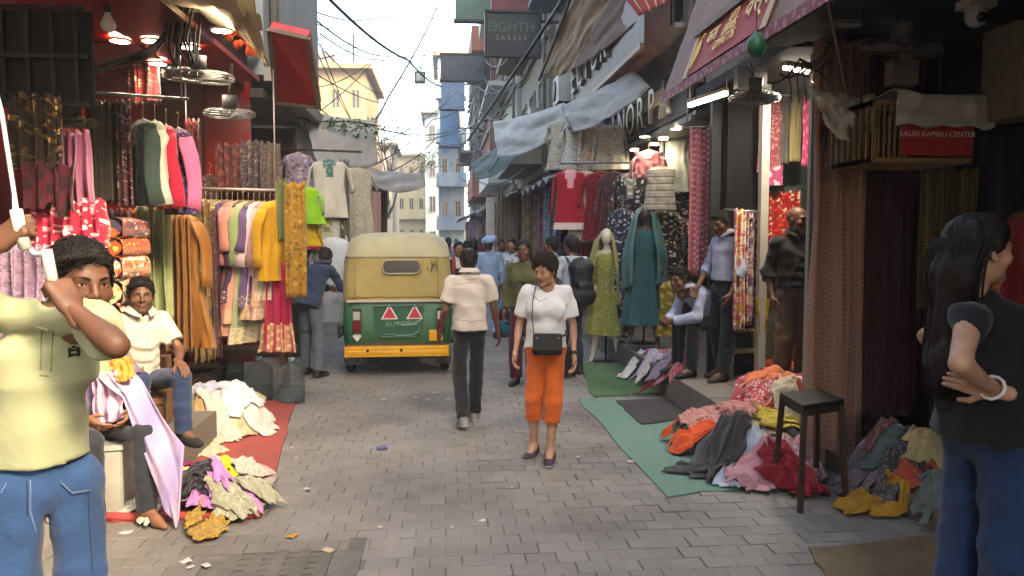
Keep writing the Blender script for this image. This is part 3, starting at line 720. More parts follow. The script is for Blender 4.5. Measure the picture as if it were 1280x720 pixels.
def balcony(par, X, Y, z, L, dep, side, slabm, railm, solid=False):
    m = MB(); m.box((X + side * dep / 2, Y, z), (dep, L, .14)); bo = m.build('balcony', slabm, par)
    if solid:
        m = MB(); m.box((X + side * (dep - .04), Y, z + .5), (.08, L - .01, .86)); m.box((X + side * dep / 2, Y - L / 2 + .045, z + .5), (dep - .1, .08, .86)); m.box((X + side * dep / 2, Y + L / 2 - .045, z + .5), (dep - .1, .08, .86)); m.build('parapet', railm, bo)
    else:
        m = MB(); n = int(L / .16)
        for k in range(n + 1): m.box((X + side * (dep - .04), Y - L / 2 + .03 + k * (L - .06) / n, z + .5), (.025, .025, .85))
        for q in (-1, 1):
            for k in range(int(dep / .16)): m.box((X + side * (.05 + k * .16), Y + q * (L / 2 - .03), z + .5), (.025, .025, .85))
        m.box((X + side * (dep - .04), Y, z + .94), (.05, L, .05)); m.box((X + side * dep / 2, Y - L / 2 + .03, z + .943), (dep - .1, .05, .05)); m.box((X + side * dep / 2, Y + L / 2 - .03, z + .943), (dep - .1, .05, .05)); m.build('railing', railm, bo)
def building(name, label, X, side, Y0, Y1, H, wm, fm, z0=3.1, floor=3.0, dep=6.0, wins=True, balc=None, group=None, fl0=None, fbalc=None):
    root = empty(name, (X, Y0, 0), 0, label, 'building', group)
    def kid(o): o.location = Vector(o.location) - Vector((X, Y0, 0)) if o.parent is root else o.location
    m = MB(); m.box((X - side * dep / 2, (Y0 + Y1) / 2, (z0 + H) / 2), (dep, Y1 - Y0 - .02, H - z0)); m.build('wall', wm, root)
    m = MB(); m.box((X - side * (dep / 2 - .1), (Y0 + Y1) / 2, H + .06), (dep + .2, Y1 - Y0 + .0, .13)); m.build('cornice', fm, root)
    z = z0; f = 0
    while z + floor <= H + .2:
        m = MB(); m.box((X + side * .05, (Y0 + Y1) / 2, z + .02), (.12, Y1 - Y0 - .06, .16)); m.build('ledge', fm, root)
        if wins:
            n = max(1, int((Y1 - Y0) / 1.7)); w = (Y1 - Y0) / n
            for k in range(n): window(root, X, Y0 + (k + .5) * w, z + 1.45, min(1.0, w * .55), 1.45, side, fm)
        if balc and f in balc: balcony(root, X, (Y0 + Y1) / 2, z + .25, (Y1 - Y0) * .8, .8, side, wm, DARKM if f % 2 else wm, solid=bool(f % 2 == 0))
        z += floor; f += 1
    m = MB(); yy = Y0 + .25; m.tube([(X + side * .07, yy, z0 - .2), (X + side * .07, yy, H)], .05, 8); m.build('pipe', paint('#7c7a74', .6, 0, .4), root)
    for c in root.children: kid(c)
    return root
GREYB = wall_mat('#76787a', .3); CREAM = wall_mat('#a08c6a', .35); OCHRE = wall_mat('#a8926c', .35, '#86704e'); PALEB = wall_mat('#7f8b92', .3); BRICKR = wall_mat('#8a5540', .3)
TANW = wall_mat('#8c8273', .4); BLUEW = wall_mat('#6a8094', .4, '#a4a6a0'); YELW = wall_mat('#bdaa80', .25); CONCW = wall_mat('#6f6d69', .4); TRIM = wall_mat('#8b857b', .4); WHITEW = wall_mat('#b5b2a8', .35)
# right side of the street, from behind the camera to the far end
building('shop_building', 'unseen tall brown building behind the camera added for shade', 3.0, -1, -16, -8.2, 10.5, TANW, TRIM, z0=0)  # unseen block behind the camera, added to shadow the street
building('shop_building', 'unseen low flat roofed building shaped to let sun reach the left', 3.0, -1, -8.15, .6, 5.0, CREAM, TRIM, z0=3.2)  # unseen, added low so a patch of sun reaches the left stalls
building('shop_building', 'cream building above the maroon awning and dark cloth shop', 2.85, -1, .65, 7.9, 12, CREAM, TRIM, z0=3.35)
building('shop_building', 'grey building above the big metal sign letters', 2.75, -1, 7.95, 12.2, 12.5, GREYB, TRIM, z0=3.4, fl0=1)
building('shop_building', 'pale blue grey building behind the slanting tarpaulin', 2.6, -1, 12.25, 17.0, 13, PALEB, TRIM, z0=3.3, balc=(1, 2))
building('shop_building', 'tan building with balconies beyond the green lettered sign', 2.35, -1, 17.05, 23.0, 12.8, TANW, TRIM, z0=3.2, balc=(0, 1, 2))
building('shop_building', 'white stained building hung with cables and railings', 2.2, -1, 23.05, 31.0, 13.2, WHITEW, TRIM, z0=3.2, balc=(0, 1, 2))
building('shop_building', 'brick red building far along the bazaar street', 2.0, -1, 31.05, 40.0, 13.0, BRICKR, TRIM, z0=3.2, balc=(0, 2))
building('shop_building', 'narrow grey concrete building before the blue house', 1.7, -1, 40.05, 50.0, 12.0, CONCW, TRIM, z0=3.0, balc=(1,))
# left side
building('shop_building', 'unseen tall concrete building on the left added for shade', -2.75, 1, -13, 2.6, 9.0, CONCW, TRIM, z0=0)  # unseen block behind the camera, added to hold back sky light
building('shop_building', 'dark red fronted building above the dress shop', -2.75, 1, 2.65, 8.75, 8.2, wall_mat('#5a2320', .3), TRIM, z0=3.75)
building('shop_building', 'blue grey plastered building above the white kurta stall', -1.98, 1, 8.8, 12.6, 9.5, PALEB, TRIM, z0=3.5, wins=False)
building('shop_building', 'low stall roofed building beyond the hanging tarpaulins', -3.2, 1, 12.7, 24.0, 4.2, CONCW, TRIM, z0=2.9, wins=False)
def far_block(label, x0, x1, Y, H, wm, tm, cols, rows, z0=.5, dep=8, parapet=True, balcs=(), fl=3.0, tank=False, glass=None):
    root = empty('far_building', ((x0 + x1) / 2, Y, 0), 0, label, 'building')
    o = Vector(((x0 + x1) / 2, Y, 0)); W = x1 - x0
    m = MB(); m.box((o.x, Y + dep / 2, H / 2), (W, dep, H)); m.build('wall', wm, root)
    m = MB(); m.box((o.x, Y + dep / 2 - .2, H + .1), (W + .7, dep + .7, .24)); m.build('roof', tm, root)
    for r in range(rows):
        z = H - 1.7 - r * fl
        if z < 1: break
        for c in range(cols): fwindow(root, x0 + W * (c + .5) / cols, Y, z, W / cols * .42, 1.4, tm, glass)
        if r in balcs:
            m = MB(); m.box((o.x, Y - .5, z - 1.25), (W + .3, 1.1, .16)); b = m.build('balcony', wm, root); m = MB(); m.box((o.x, Y - 1.0, z - .78), (W + .28, .1, .8)); m.build('parapet', wm, b)
    for c in root.children: c.location = -o
    if tank:
        t = MB(); t.box((x0 + W * .25, Y + 2.2, H + .75), (W * .25, 1.6, 1.0)); tk = t.build('water_tank', CONCW, root); tk.location = -o
        t = MB(); t.tube([(x0 + W * .75, Y + 1.5, H + .2), (x0 + W * .75, Y + 1.5, H + 2.2)], .05, 6); t.tube([(x0 + W * .68, Y + 1.5, H + 1.7), (x0 + W * .82, Y + 1.5, H + 1.7)], .03, 6); tk = t.build('antenna', DARKM, root); tk.location = -o
    return root
A = at(404, 90, 40); B = at(457, 90, 40)
far_block('sunlit ochre apartment house with jutting roof and water tank', A.x - .9, B.x, 40, 10.2, OCHRE, wall_mat('#9c8460', .3), 3, 4, balcs=(0, 1), tank=True)
far_block('pale yellow house closing the end of the street', at(483, 190, 74).x, at(532, 190, 74).x, 74, 9.4, YELW, wall_mat('#b9a070', .3), 4, 3, balcs=(1,))
far_block('pale grey tower block seen faintly past the ochre house', at(470, 100, 58).x, at(489, 100, 58).x, 58, 8.5, wall_mat('#b3a68c', .3), TRIM, 2, 4)
far_block('slim grey blue house between the yellow and the blue one', at(531, 150, 66).x, at(549, 150, 66).x, 66, 12.2, wall_mat('#8fa0a4', .3), TRIM, 1, 4)
far_block('bright blue painted tall house at the street bend', at(547, 80, 54).x, at(580, 80, 54).x, 54, 14.2, BLUEW, wall_mat('#a48a66', .3), 2, 5, balcs=(0, 1, 2, 3))
# ---------------------------------------------------------------- kit: cloth, garments, fittings
from mathutils import noise as NZ
def nz(x, y, z=0.0): return NZ.noise(Vector((x, y, z)))
def cloth(name, tl, tr, L, mat, label, cat='fabric', group=None, folds=5, amp=.035, flare=1.0, seed=0, nu=44, nv=22, pinch=None, hem=.0, out=(0, -1, 0), parent=None, cut=None, thick=.004):
    """a length of cloth hung from tl-tr, falling L metres in pleats"""
    tl = Vector(tl); tr = Vector(tr); mid = (tl + tr) / 2; w = (tr - tl).length; xd = (tr - tl).normalized(); n = Vector(out); n = (n - xd * n.dot(xd)).normalized()
    L2 = L if isinstance(L, (tuple, list)) else (L, L)
    def f(u, v):
        p = pinch(v) if pinch else 1 + (flare - 1) * v
        ll = L2[0] + (L2[1] - L2[0]) * u + hem * nz(u * 5, seed + 3.1)
        ph = u * folds * 2 * PI + 1.3 * nz(u * 3 + seed, v * 1.2) + seed
        a = amp * (.45 + .55 * v) * (1 + .6 * nz(u * 4 + seed, 7.7)); dz = a * math.sin(ph) + amp * .5 * nz(u * 9 + seed, v * 2.5, seed) + .35 * amp * math.sin(ph * 2.3 + 2)
        top = tl.lerp(tr, u); q = mid + (top - mid) * p
        return q + n * dz - Vector((0, 0, ll * v)) + xd * (.25 * a * math.cos(ph)) + Vector((0, 0, .015 * math.sin(ph) * (1 - v)))
    m = MB(); m.sheet(nu, nv, f, 0, (w, max(L2)), thick=thick)
    return m.build(name, mat, parent, mid if parent is None else None, label=label, cat=cat, group=group)
def patch4(name, c, mat, label=None, cat=None, sag=.1, wr=.03, nu=24, nv=14, seed=0, uvs=None, thick=.004, parent=None, folds=0, kind=None):
    c = [Vector(p) for p in c]; w = (c[1] - c[0]).length; h = (c[3] - c[0]).length
    n = (c[1] - c[0]).cross(c[3] - c[0]).normalized()
    def f(u, v):
        p = c[0].lerp(c[1], u).lerp(c[3].lerp(c[2], u), v); e = 4 * u * (1 - u)
        return p - Vector((0, 0, sag * e * (.3 + .7 * v))) + n * (wr * (nz(u * 5 + seed, v * 3) + .6 * nz(u * 11, v * 8 + seed)) + wr * .8 * folds * .3 * math.sin(u * folds * 6.28 + 2 * nz(v * 2, u * 3, seed)))
    m = MB(); m.sheet(nu, nv, f, 0, uvs or (w, h), thick=thick)
    return m.build(name, mat, parent, c[0] if parent is None else None, label=label, cat=cat, kind=kind)
HANGM = paint('#b99b6a', .5, 0, .2)
def kurta(top, rz, L, mat, label, name='kurta', cat='garment', w=.42, hemw=.5, depth=.052, sleeve='long', slmat=None, border=None, folds=5, seed=0, group=None, hanger=True, neckmat=None, sl_len=None, lower=None, waist=.9, yoke=None):
    """garment on a hanger; top = point where the hook meets the rail"""
    root = empty(name, top, rz, label, cat, group); R = random.Random(seed); z0 = -.12
    def prof(v):
        if v < .07: t = v / .07; return .055 + (w / 2 - .055) * math.sin(t * PI / 2), .028 + .03 * t
        t = (v - .07) / .93; hw = w / 2 + (w / 2 * waist - w / 2) * math.sin(min(1, t / .4) * PI / 2) if t < .4 else w / 2 * waist + (hemw / 2 - w / 2 * waist) * ((t - .4) / .6)
        return hw, .058 + (depth - .058) * t
    def f(u, v):
        th = u * 2 * PI; hw, dp = prof(v); c, s = math.cos(th), math.sin(th)
        k = 1 + (.16 + .3 * v) * v * math.sin(folds * 2 * th + seed + 2 * nz(v * 3 + seed, c)) + .12 * v * math.sin(folds * 3.7 * th + seed)
        drop = .12 * (1 - abs(c)) * 0
        x = hw * math.copysign(abs(c) ** .8, c); y = dp * math.copysign(abs(s) ** .8, s) * k * 1.15 + .012 * nz(c * 3 + seed, v * 6, s) + .011 * nz(c * 9 + seed, v * 9, s * 4) * min(1, v * 6)
        zz = z0 - L * v + (.02 * (abs(c)) * 0); 
        if v < .07: zz = z0 - .05 * (v / .07) * (hw / (w / 2)) - .02 * v / .07
        return (x + .02 * v * nz(v * 3, seed), y, zz)
    m = MB(); nv = 26; m.sheet(40, nv, f, 0, (w * 2, L), closed=True)
    if border or yoke or lower:
        for i in range(len(m.f)):
            z = sum(m.v[k][2] for k in m.f[i]) / 4; y = sum(m.v[k][1] for k in m.f[i]) / 4; x = sum(m.v[k][0] for k in m.f[i]) / 4; v = (z0 - z) / L
            if border and v > .9: m.m[i] = 1
            if yoke and v < .3 and abs(x) < .09 * (1 - v * 2): m.m[i] = 2
            if lower and v > lower: m.m[i] = 1
    m.build('bodice', [mat, border or slmat or mat, yoke or mat], root)
    if sleeve:
        SL = sl_len or {'long': .5, 'short': .2, 'mid': .36}[sleeve]
        for q in (-1, 1):
            s = MB(); a = R.uniform(.1, .22); pts = [(q * (w / 2 - .03), 0, z0 - .07), (q * (w / 2 + .015), R.gauss(0, .01), z0 - .13)]
            for k in range(1, 6): t = k / 5; pts.append((q * (w / 2 + .02 + a * SL * t * (.6 if sleeve == 'long' else 1)), .03 * math.sin(t * 3 + seed) , z0 - .13 - SL * t))
            s.tube(pts, [.045, .062, .06, .057, .055, .053, .06], 10, flat=.32); s.build('sleeve', slmat or mat, root)
    if hanger:
        h = MB(); h.tube([(-w / 2 + .02, 0, z0 - .045), (0, 0, z0 + .012), (w / 2 - .02, 0, z0 - .045)], .008, 6)
        h.tube([(0, 0, z0 + .01), (0, 0, -.035), (.018, 0, -.022), (.02, 0, -.004), (0, 0, .012), (-.016, 0, .004)], .0028, 5); h.build('hanger', HANGM, root)
    return root
class HGrid:
    """running height of a heap, so that each cloth lies on those below"""
    def __init__(s, cx, cy, R, H, step=.022):
        s.n = int(2 * R / step); s.st = step; s.x0 = cx - R; s.y0 = cy - R
        s.g = np.array([[H(s.x0 + i * step, s.y0 + j * step) for j in range(s.n)] for i in range(s.n)], float); s.b = s.g.copy()
    def at(s, x, y):
        i = min(max((x - s.x0) / s.st, 0), s.n - 1.001); j = min(max((y - s.y0) / s.st, 0), s.n - 1.001); a, b = int(i), int(j); u, v = i - a, j - b; g = s.b
        return (g[a, b] * (1 - u) + g[a + 1, b] * u) * (1 - v) + (g[a, b + 1] * (1 - u) + g[a + 1, b + 1] * u) * v
    def lay(s, P):
        for (x, y, z) in P:
            i = int(round((x - s.x0) / s.st)); j = int(round((y - s.y0) / s.st))
            if 0 <= i < s.n and 0 <= j < s.n and z > s.g[i, j]: s.g[i, j] = z
        b = s.g
        for _ in range(2):
            p = np.pad(b, 1, mode='edge'); b = np.maximum((p[:-2, 1:-1] + p[2:, 1:-1] + p[1:-1, :-2] + p[1:-1, 2:] + 2 * p[1:-1, 1:-1]) / 6, s.g * .75 + .25 * b)
        s.b = b
def crumple(c, rx, ry, h, mat, label, H, seed, rot=0.0, group=None, fold=1.0, n=44, name='crumpled_cloth', lift=0.0, cat='cloth', grid=None):
    s = seed * 3.17; cr, sr = math.cos(rot), math.sin(rot); c = Vector(c); HB = grid.at if grid else H; zs = []
    def f(u, v):
        a, b = u * 2 - 1, v * 2 - 1
        x = a * math.sqrt(1 - b * b / 2); y = b * math.sqrt(1 - a * a / 2); r = math.hypot(x, y); th = math.atan2(y, x)
        k = 1 + .4 * nz(math.cos(th) * 1.6 + s, math.sin(th) * 1.6) + .22 * nz(math.cos(th) * 4 + s, math.sin(th) * 4, 3)
        x *= k; y *= k
        wx = .26 * nz(x * 1.9 + s, y * 1.9, 1.3) + .12 * nz(x * 4.5 + s, y * 4.5, 2.3); wy = .26 * nz(x * 1.9, y * 1.9 + s, 5.3) + .12 * nz(x * 4.5, y * 4.5 + s, 6.3)
        d = x * math.cos(s) + y * math.sin(s); e = -x * math.sin(s) + y * math.cos(s)
        rd = min(1, abs(nz(d * 2.6 + s, e * .7, 8.1)) * 3.2); r2 = .5 + .5 * math.sin(11 * d + 7 * nz(d * 1.3 + s, e * 1.6, 9.9) + s); r3 = nz(x * 7 + s, y * 7, 4.4)
        ed = max(0, (r - .75) / .25); lump = math.sqrt(max(0, 1 - r * r)) * h * .35
        z = lump + h * (.5 * rd + .4 * r2 + .16 * r3) * fold * (1 - ed * .7)
        X, Y = (x + wx * fold) * rx, (y + wy * fold) * ry
        px, py = c.x + X * cr - Y * sr, c.y + X * sr + Y * cr
        p = (px, py, max(HB(px, py) + .009 + max(z, 0), .012)); zs.append(p); return p
    m = MB(); m.sheet(n, n, f, 0, (2 * rx, 2 * ry), thick=.005)
    if grid: grid.lay(zs)
    return m.build(name, mat, None, (c.x, c.y, H(c.x, c.y)), label=label, cat=cat, group=group)
def mound(cx, cy, rx, ry, h, fl=lambda x, y: 0.0, rot=0.0):
    cr, sr = math.cos(rot), math.sin(rot)
    def H(x, y):
        a, b = x - cx, y - cy; a, b = (a * cr + b * sr) / rx, (-a * sr + b * cr) / ry
        return fl(x, y) + h * max(0, 1 - a * a - b * b) ** .8
    return H
def cable(pts, r, mat, label, group, name='cable', sag=0.0, n=12, cat='cable', parent=None):
    P = []
    for i in range(len(pts) - 1):
        a, b = Vector(pts[i]), Vector(pts[i + 1])
        for k in range(n): t = k / n; P.append(a.lerp(b, t) - Vector((0, 0, sag * 4 * t * (1 - t))))
    P.append(Vector(pts[-1])); m = MB(); m.tube(P, r, 6); return m.build(name, mat, parent, P[0] if parent is None else None, label=label, cat=cat, group=group)
def fan(c, up, R, label, mat=METAL, blade=None, tail=None):
    """guarded fan, axis = up"""
    root = empty('fan', c, 0, label, 'fan'); U = Vector(up).normalized(); a = U.orthogonal().normalized(); b = U.cross(a); W = lambda x, y, z: a * x + b * y + U * z
    m = MB()
    for q, rr in ((.0, 1), (.022, .97), (-.022, .97), (.04, .8), (.045, .55), (-.04, .8), (-.045, .55), (.045, .25), (-.045, .25)):
        m.tube([W(rr * R * math.cos(t * 2 * PI / 28), rr * R * math.sin(t * 2 * PI / 28), q * R / .25) for t in range(29)], .004 if rr == 1 else .0025, 5, cap=False)
    for k in range(24):
        t = 2 * PI * k / 24
        for sgn in (-1, 1): m.tube([W(math.cos(t) * R * x, math.sin(t) * R * x, sgn * z * R / .25) for x, z in ((.15, .045), (.55, .045), (.8, .04), (.97, .022), (1, 0))], .0016, 4)
    m.build('guard', mat, root)
    for k in range(3):
        t0 = 2 * PI * k / 3 + .4; m = MB()
        m.sheet(6, 6, lambda u, v: W(*(lambda r, t: (r * math.cos(t), r * math.sin(t), (u - .5) * .06))((.1 + .8 * v) * R, t0 + (u - .5) * 1.1 * (.4 + .6 * v))), thick=.003); m.build('blade', blade or paint('#5a5a58', .4), root)
    m = MB(); m.tube([W(0, 0, -.03), W(0, 0, .04)], .05, 14); m.tube([W(0, 0, .04), W(0, 0, .16)], .06, 14); m.build('motor', paint('#4b4a48', .5), root)
    if tail is not None: m = MB(); m.tube([W(0, 0, .12), Vector(tail) - Vector(c)], .014, 8); m.build('bracket', DARKM, root)
    return root
LEDM = paint('#fff0d8', .3, 0, 0, emit=9.0)
def led(p, r, label, group, energy=None):
    root = empty('ceiling_lamp', p, 0, label, 'lamp', group)
    m = MB(); m.lathe([(r * 1.15, 0), (r * 1.15, -.012), (r, -.018)], 20); m.build('rim', WHITEP, root)
    m = MB(); m.lathe([(r, -.016), (.0001, -.017)], 20); m.build('diffuser', LEDM, root)
    if energy:
        l = bpy.data.lights.new('lamp_light', 'SPOT'); l.energy = energy; l.spot_size = 2.6; l.spot_blend = .6; l.color = (1, .9, .76); l.shadow_soft_size = r; o = bpy.data.objects.new('lamp_light', l); COL.objects.link(o); o.parent = root; o.location = (0, 0, -.03)
    return root
def rail(a, b, r, label, name='rail', mat=METAL, cat='rail', hooks=True, ceil=None):
    m = MB(); m.tube([a, b], r, 8); root = m.build(name, mat, None, a, label=label, cat=cat)
    if ceil:
        for t in (.06, .94):
            p = Vector(a).lerp(Vector(b), t); q = MB(); q.tube([p, (p.x, p.y, ceil)], r * .6, 6); o = q.build('hanger_rod', mat, root); o.location = -Vector(a)
    return root
# ---------------------------------------------------------------- left: the red dress shop
REDP = paint('#8c1414', .25, 0, .15, 3, .04, .5); REDD = paint('#5e0d10', .35, 0, .25, 4, .05, .5); DKW = paint('#1b1614', .7, 0, .2)
shop = empty('dress_shop', (-4.5, 8.6, 0), 0, 'open fronted dress shop lined with red laminate panels', 'shop'); so = Vector((-4.5, 8.6, 0))
def spart(name, mb, mat, par=None):
    o = mb.build(name, mat, par or shop)
    if par is None: o.location = -so
    return o
m = MB(); m.box((-4.7, 6.1, 1.75), (.12, 5.2, 3.5)); spart('back_wall', m, REDD)
m = MB(); m.box((-4.15, 3.45, 1.75), (1.0, .1, 3.5)); spart('near_wall', m, DKW)
for k, (x0, x1) in enumerate(((-4.6, -3.9), (-3.88, -3.2), (-3.18, -2.62), (-2.6, -2.12))):
    m = MB(); m.box(((x0 + x1) / 2, 8.72, 1.9), (x1 - x0, .08, 3.2)); spart('wall_panel', m, REDP if k % 2 else REDD)
for i in range(4):
    for k in range(3):
        m = MB(); m.box((-4.25 + i * .66, 4.4 + k * 1.62, 3.36 + .012 * ((i + k) % 2)), (.65, 1.6, .05)); spart('ceiling_panel', m, REDP if (i + k) % 2 else REDD)
m = MB(); m.box((-2.2, 6.1, 3.56), (.1, 5.3, .42)); spart('fascia', m, paint('#5a1513', .5, 0, .4))
m = MB(); m.box((-3.3, 6.1, 3.72), (2.6, 5.3, .05)); spart('roof_slab', m, DKW)
for p in ((150, 54), (190, 54), (277, 41), (197, 82), (105, 129), (238, 62)):
    q = gr(p[0], p[1], 3.30)
    if q.y > 8.5: q.y = 8.3
    led((q.x, q.y, 3.33), .075, 'round lit ceiling lamp in the red shop ceiling', 'lit lamps in the red shop ceiling', 5)
# side step where the salesman rests his feet
m = MB(); m.box((-2.15, 5.75, .125), (.55, 1.25, .29)); m.build('shop_step', STEP, kind='structure')
# dark grille over the near bay
gq = empty('window_grille', at(60, 60, 5.0), 0, 'dark iron window grille above the near end of the red shop', 'grille'); go = gq.location
a, b = at(-20, 5, 5.0), at(108, 130, 5.0)
m = MB(); m.box(((a.x + b.x) / 2, 5.12, (a.z + b.z) / 2), (b.x - a.x, .03, a.z - b.z)); o = m.build('painted_void', paint('#050404', .9), gq); o.location = -go  # near-black sheet painted in for the unlit void behind the bars
for k in range(4):
    m = MB(); x = a.x + (b.x - a.x) * (k + .5) / 4; m.bar((x, 5.05, a.z), (x, 5.05, b.z), .02, .02); o = m.build('bar', paint('#1a1614', .7), gq); o.location = -go
for z in (a.z, (a.z + b.z) / 2, b.z):
    m = MB(); m.bar((a.x, 5.03, z), (b.x, 5.03, z), .022, .022); o = m.build('bar', paint('#1a1614', .7), gq); o.location = -go
# cables and bulb
BK = paint('#0c0c0d', .5, 0, .1)
for k in range(7):
    R = random.Random(k); j = lambda s=8: R.uniform(-s, s)
    cable([at(5 + j(), 112 + j(4), 5.3), at(95 + j(), 92 + j(5), 5.6), at(190 + j(), 62 + j(5), 6.2), at(222 + j(), 18 + j(), 6.5), at(240, -20, 6.6)], .011, BK, 'black power cable in the thick bundle under the red ceiling', 'bundled black cables in the red shop', sag=.02)
for k in range(6):
    R = random.Random(40 + k); x = 212 + k * 6
    cable([at(x, 5, 6.2), at(x + R.uniform(-14, 4), 50, 6.1), at(x + R.uniform(-4, 10), 84, 6.15), at(x + 8, 30, 6.2)], .01, BK, 'looped black cable hanging beside the cage fan', 'cable coils by the cage fan', sag=-.0)
bo = at(135, 30, 5.2); bl = empty('light_bulb', bo, 0, 'unlit white globe bulb hanging on a black cord', 'bulb')
m = MB(); m.lathe([(.0001, -.05), (.03, -.043), (.045, -.02), (.047, 0), (.038, .025), (.022, .05), (.018, .075)], 16); m.build('globe', paint('#c9c0b4', .2), bl)
m = MB(); m.lathe([(.02, .07), (.022, .12), (.0001, .13)], 12); m.tube([(0, 0, .12), (0, 0, .5)], .004, 5); m.build('socket', BK, bl)
fan(at(248, 95, 6.3), (.1, -.25, 1), .27, 'chrome cage fan hanging beside the looped cables', tail=at(240, 40, 6.4))
fan(at(287, 142, 7.0), (.05, -.2, 1), .22, 'grey cage fan below the marigold garland', tail=at(290, 80, 7.1))
fan(at(88, 152, 5.6), (.1, -.2, 1), .17, 'small brass coloured cage fan above the pink veil', paint('#6b5a3a', .4, .8), tail=at(90, 105, 5.7))
# marigold garland
gl = empty('marigold_garland', at(300, 48, 6.6), 0, 'bright orange marigold garland hung below the cream awning', 'garland'); MARI = fab('#e8561c', 'plain', '#c93a10', coord='Object', bump=.6)
R = random.Random(5)
for k in range(22):
    t = k / 21; p = at(283 + 38 * t + R.uniform(-4, 4), 38 + 22 * t + R.uniform(-10, 10), 6.6 + R.uniform(-.05, .05)) - gl.location
    m = MB(); r = R.uniform(.022, .034)
    m.sheet(10, 6, lambda u, v: Vector(p) + Vector((math.sin(v * PI) * math.cos(u * 6.283), math.sin(v * PI) * math.sin(u * 6.283), math.cos(v * PI))) * r * (1 + .25 * math.sin(u * 44 + v * 30)), closed=True); m.build('flower', MARI, gl)
# cream awning strip and the tilted red board
AWN = fab('#b8a986', 'plain', '#8d8266', bump=.35)
patch4('awning', [(-2.3, 2.7, 3.62), (-2.3, 6.9, 3.62), (-1.42, 6.3, 3.33), (-1.3, 2.7, 3.4)], AWN, 'long cream canvas awning added over the red shop front for shade', 'awning', sag=.04, wr=.05, nu=40, seed=32, folds=4)  # lengthens the strip out of view, added to shade the upper garments
patch4('awning', [at(228, -22, 6.0), at(312, -24, 5.4), at(336, 84, 6.4), at(322, 62, 6.6)], AWN, 'cream canvas awning strip pointing down over the garland', 'awning', sag=.03, wr=.03, seed=2)
bd = empty('shop_board', at(362, 85, 7.6), 0, 'tilted red box sign sticking out below the grey building', 'sign'); bo = bd.location
TL, TR, BR, BL = at(337, 36, 7.3), at(385, 47, 7.3), at(399, 134, 8.0), at(346, 128, 8.3)
m = MB(); n = (TR - TL).cross(BL - TL).normalized() * .09; m.add([p - bo for p in (TL, TR, BR, BL)] + [p - bo + n for p in (TL, TR, BR, BL)], [(0, 1, 2, 3), (7, 6, 5, 4), (0, 4, 5, 1), (1, 5, 6, 2), (2, 6, 7, 3), (3, 7, 4, 0)]); m.build('panel', paint('#a3181a', .4, 0, .3), bd)
for a, b in ((TL, TR), (TR, BR), (BR, BL), (BL, TL)):
    m = MB(); m.bar(a - bo - n * .1, b - bo - n * .1, .045, .035); m.build('edge_trim', paint('#6d5a50', .6), bd)
# ---------------------------------------------------------------- garments of the red shop
def cl(x0, x1, y0, y1, Y, mat, label, dY=0.0, **k):
    a, b = at(x0, y0, Y), at(x1, y0, Y + dY); z1 = at((x0 + x1) / 2, y1, Y + dY / 2).z
    return cloth(k.pop('name', 'hanging_cloth'), a, b, (a.z + b.z) / 2 - z1, mat, label, **k)
ra, rb = at(60, 112, 5.65), at(236, 124, 6.3); rail(ra, rb, .012, 'thin steel rail carrying the dark garments under the red ceiling', ceil=3.33)
cl(104, 146, 128, 255, 5.65, fab('#4a3f33', 'plain', '#3a3028'), 'olive brown shawl on the thin steel rail', dY=.15, folds=3, amp=.05, seed=1)
cl(146, 163, 126, 258, 5.8, fab('#2a1014', 'sequin', '#5a1620', '#b08a80', 60), 'narrow dark maroon sequin cloth on the thin steel rail', folds=2, seed=2)
def ku(x, y0, y1, Y, rz, mat, label, **k):
    p = at(x, y0, Y); L = p.z - at(x, y1, Y).z - .12; return kurta(p, rz, L, mat, label, **k)
ku(178, 130, 256, 5.95, -.9, fab('#20302c', 'plain', '#3b4a44'), 'black green jacket with pale lining on the thin steel rail', w=.4, yoke=fab('#a49a82'), sleeve='long', seed=3)
ku(193, 132, 256, 6.0, -1.1, fab('#b5b0a0', 'plain', '#8f9a90'), 'pale grey green kurta squeezed beside the black green jacket', w=.4, seed=4)
ku(207, 138, 262, 6.15, -1.1, fab('#b01a3a', 'plain', '#7a1020'), 'crimson and orange top on the thin steel rail', border=fab('#d0683a'), lower=.6, w=.36, seed=5)
ku(222, 142, 268, 6.25, -.9, fab('#2b1f45', 'floral', '#b8628f', '#6a3a7a', 26), 'navy print top with pink shoulders on the thin steel rail', slmat=fab('#c06088'), w=.36, seed=6)
cl(12, 74, 118, 215, 4.9, fab('#241812', 'sequin', '#3d2a18', '#a07c4a', 40), 'black and brown beaded lace piece near the shop corner', folds=4, amp=.05, seed=7, hem=.1)
cl(30, 96, 205, 262, 4.85, fab('#4a0f1c', 'brocade', '#2a0a10', scale=40), 'dark wine lace blouse piece over the pink floral cloth', folds=3, amp=.04, seed=8, hem=.12, flare=.9)
cl(66, 112, 165, 318, 5.1, fab('#b06a86', 'plain', '#8f4a68', rough=.6), 'sheer dusty pink veil falling beside the brown beaded lace', folds=4, amp=.05, seed=9, flare=1.35)
cl(36, 132, 250, 322, 4.95, fab('#b8243c', 'floral', '#e8a0a8', '#f0dcd0', 24, c4='#d8506a'), 'crimson and pink floral cloth bunched behind the yellow shirt', folds=5, amp=.06, seed=10, hem=.08)
cl(-6, 58, 308, 470, 4.4, fab('#7a5e74', 'sequin', '#94788c', '#d8c4d4', 70, rough=.5), 'mauve sequin dress fabric hanging at the shop corner', folds=4, amp=.05, seed=11, flare=1.1)
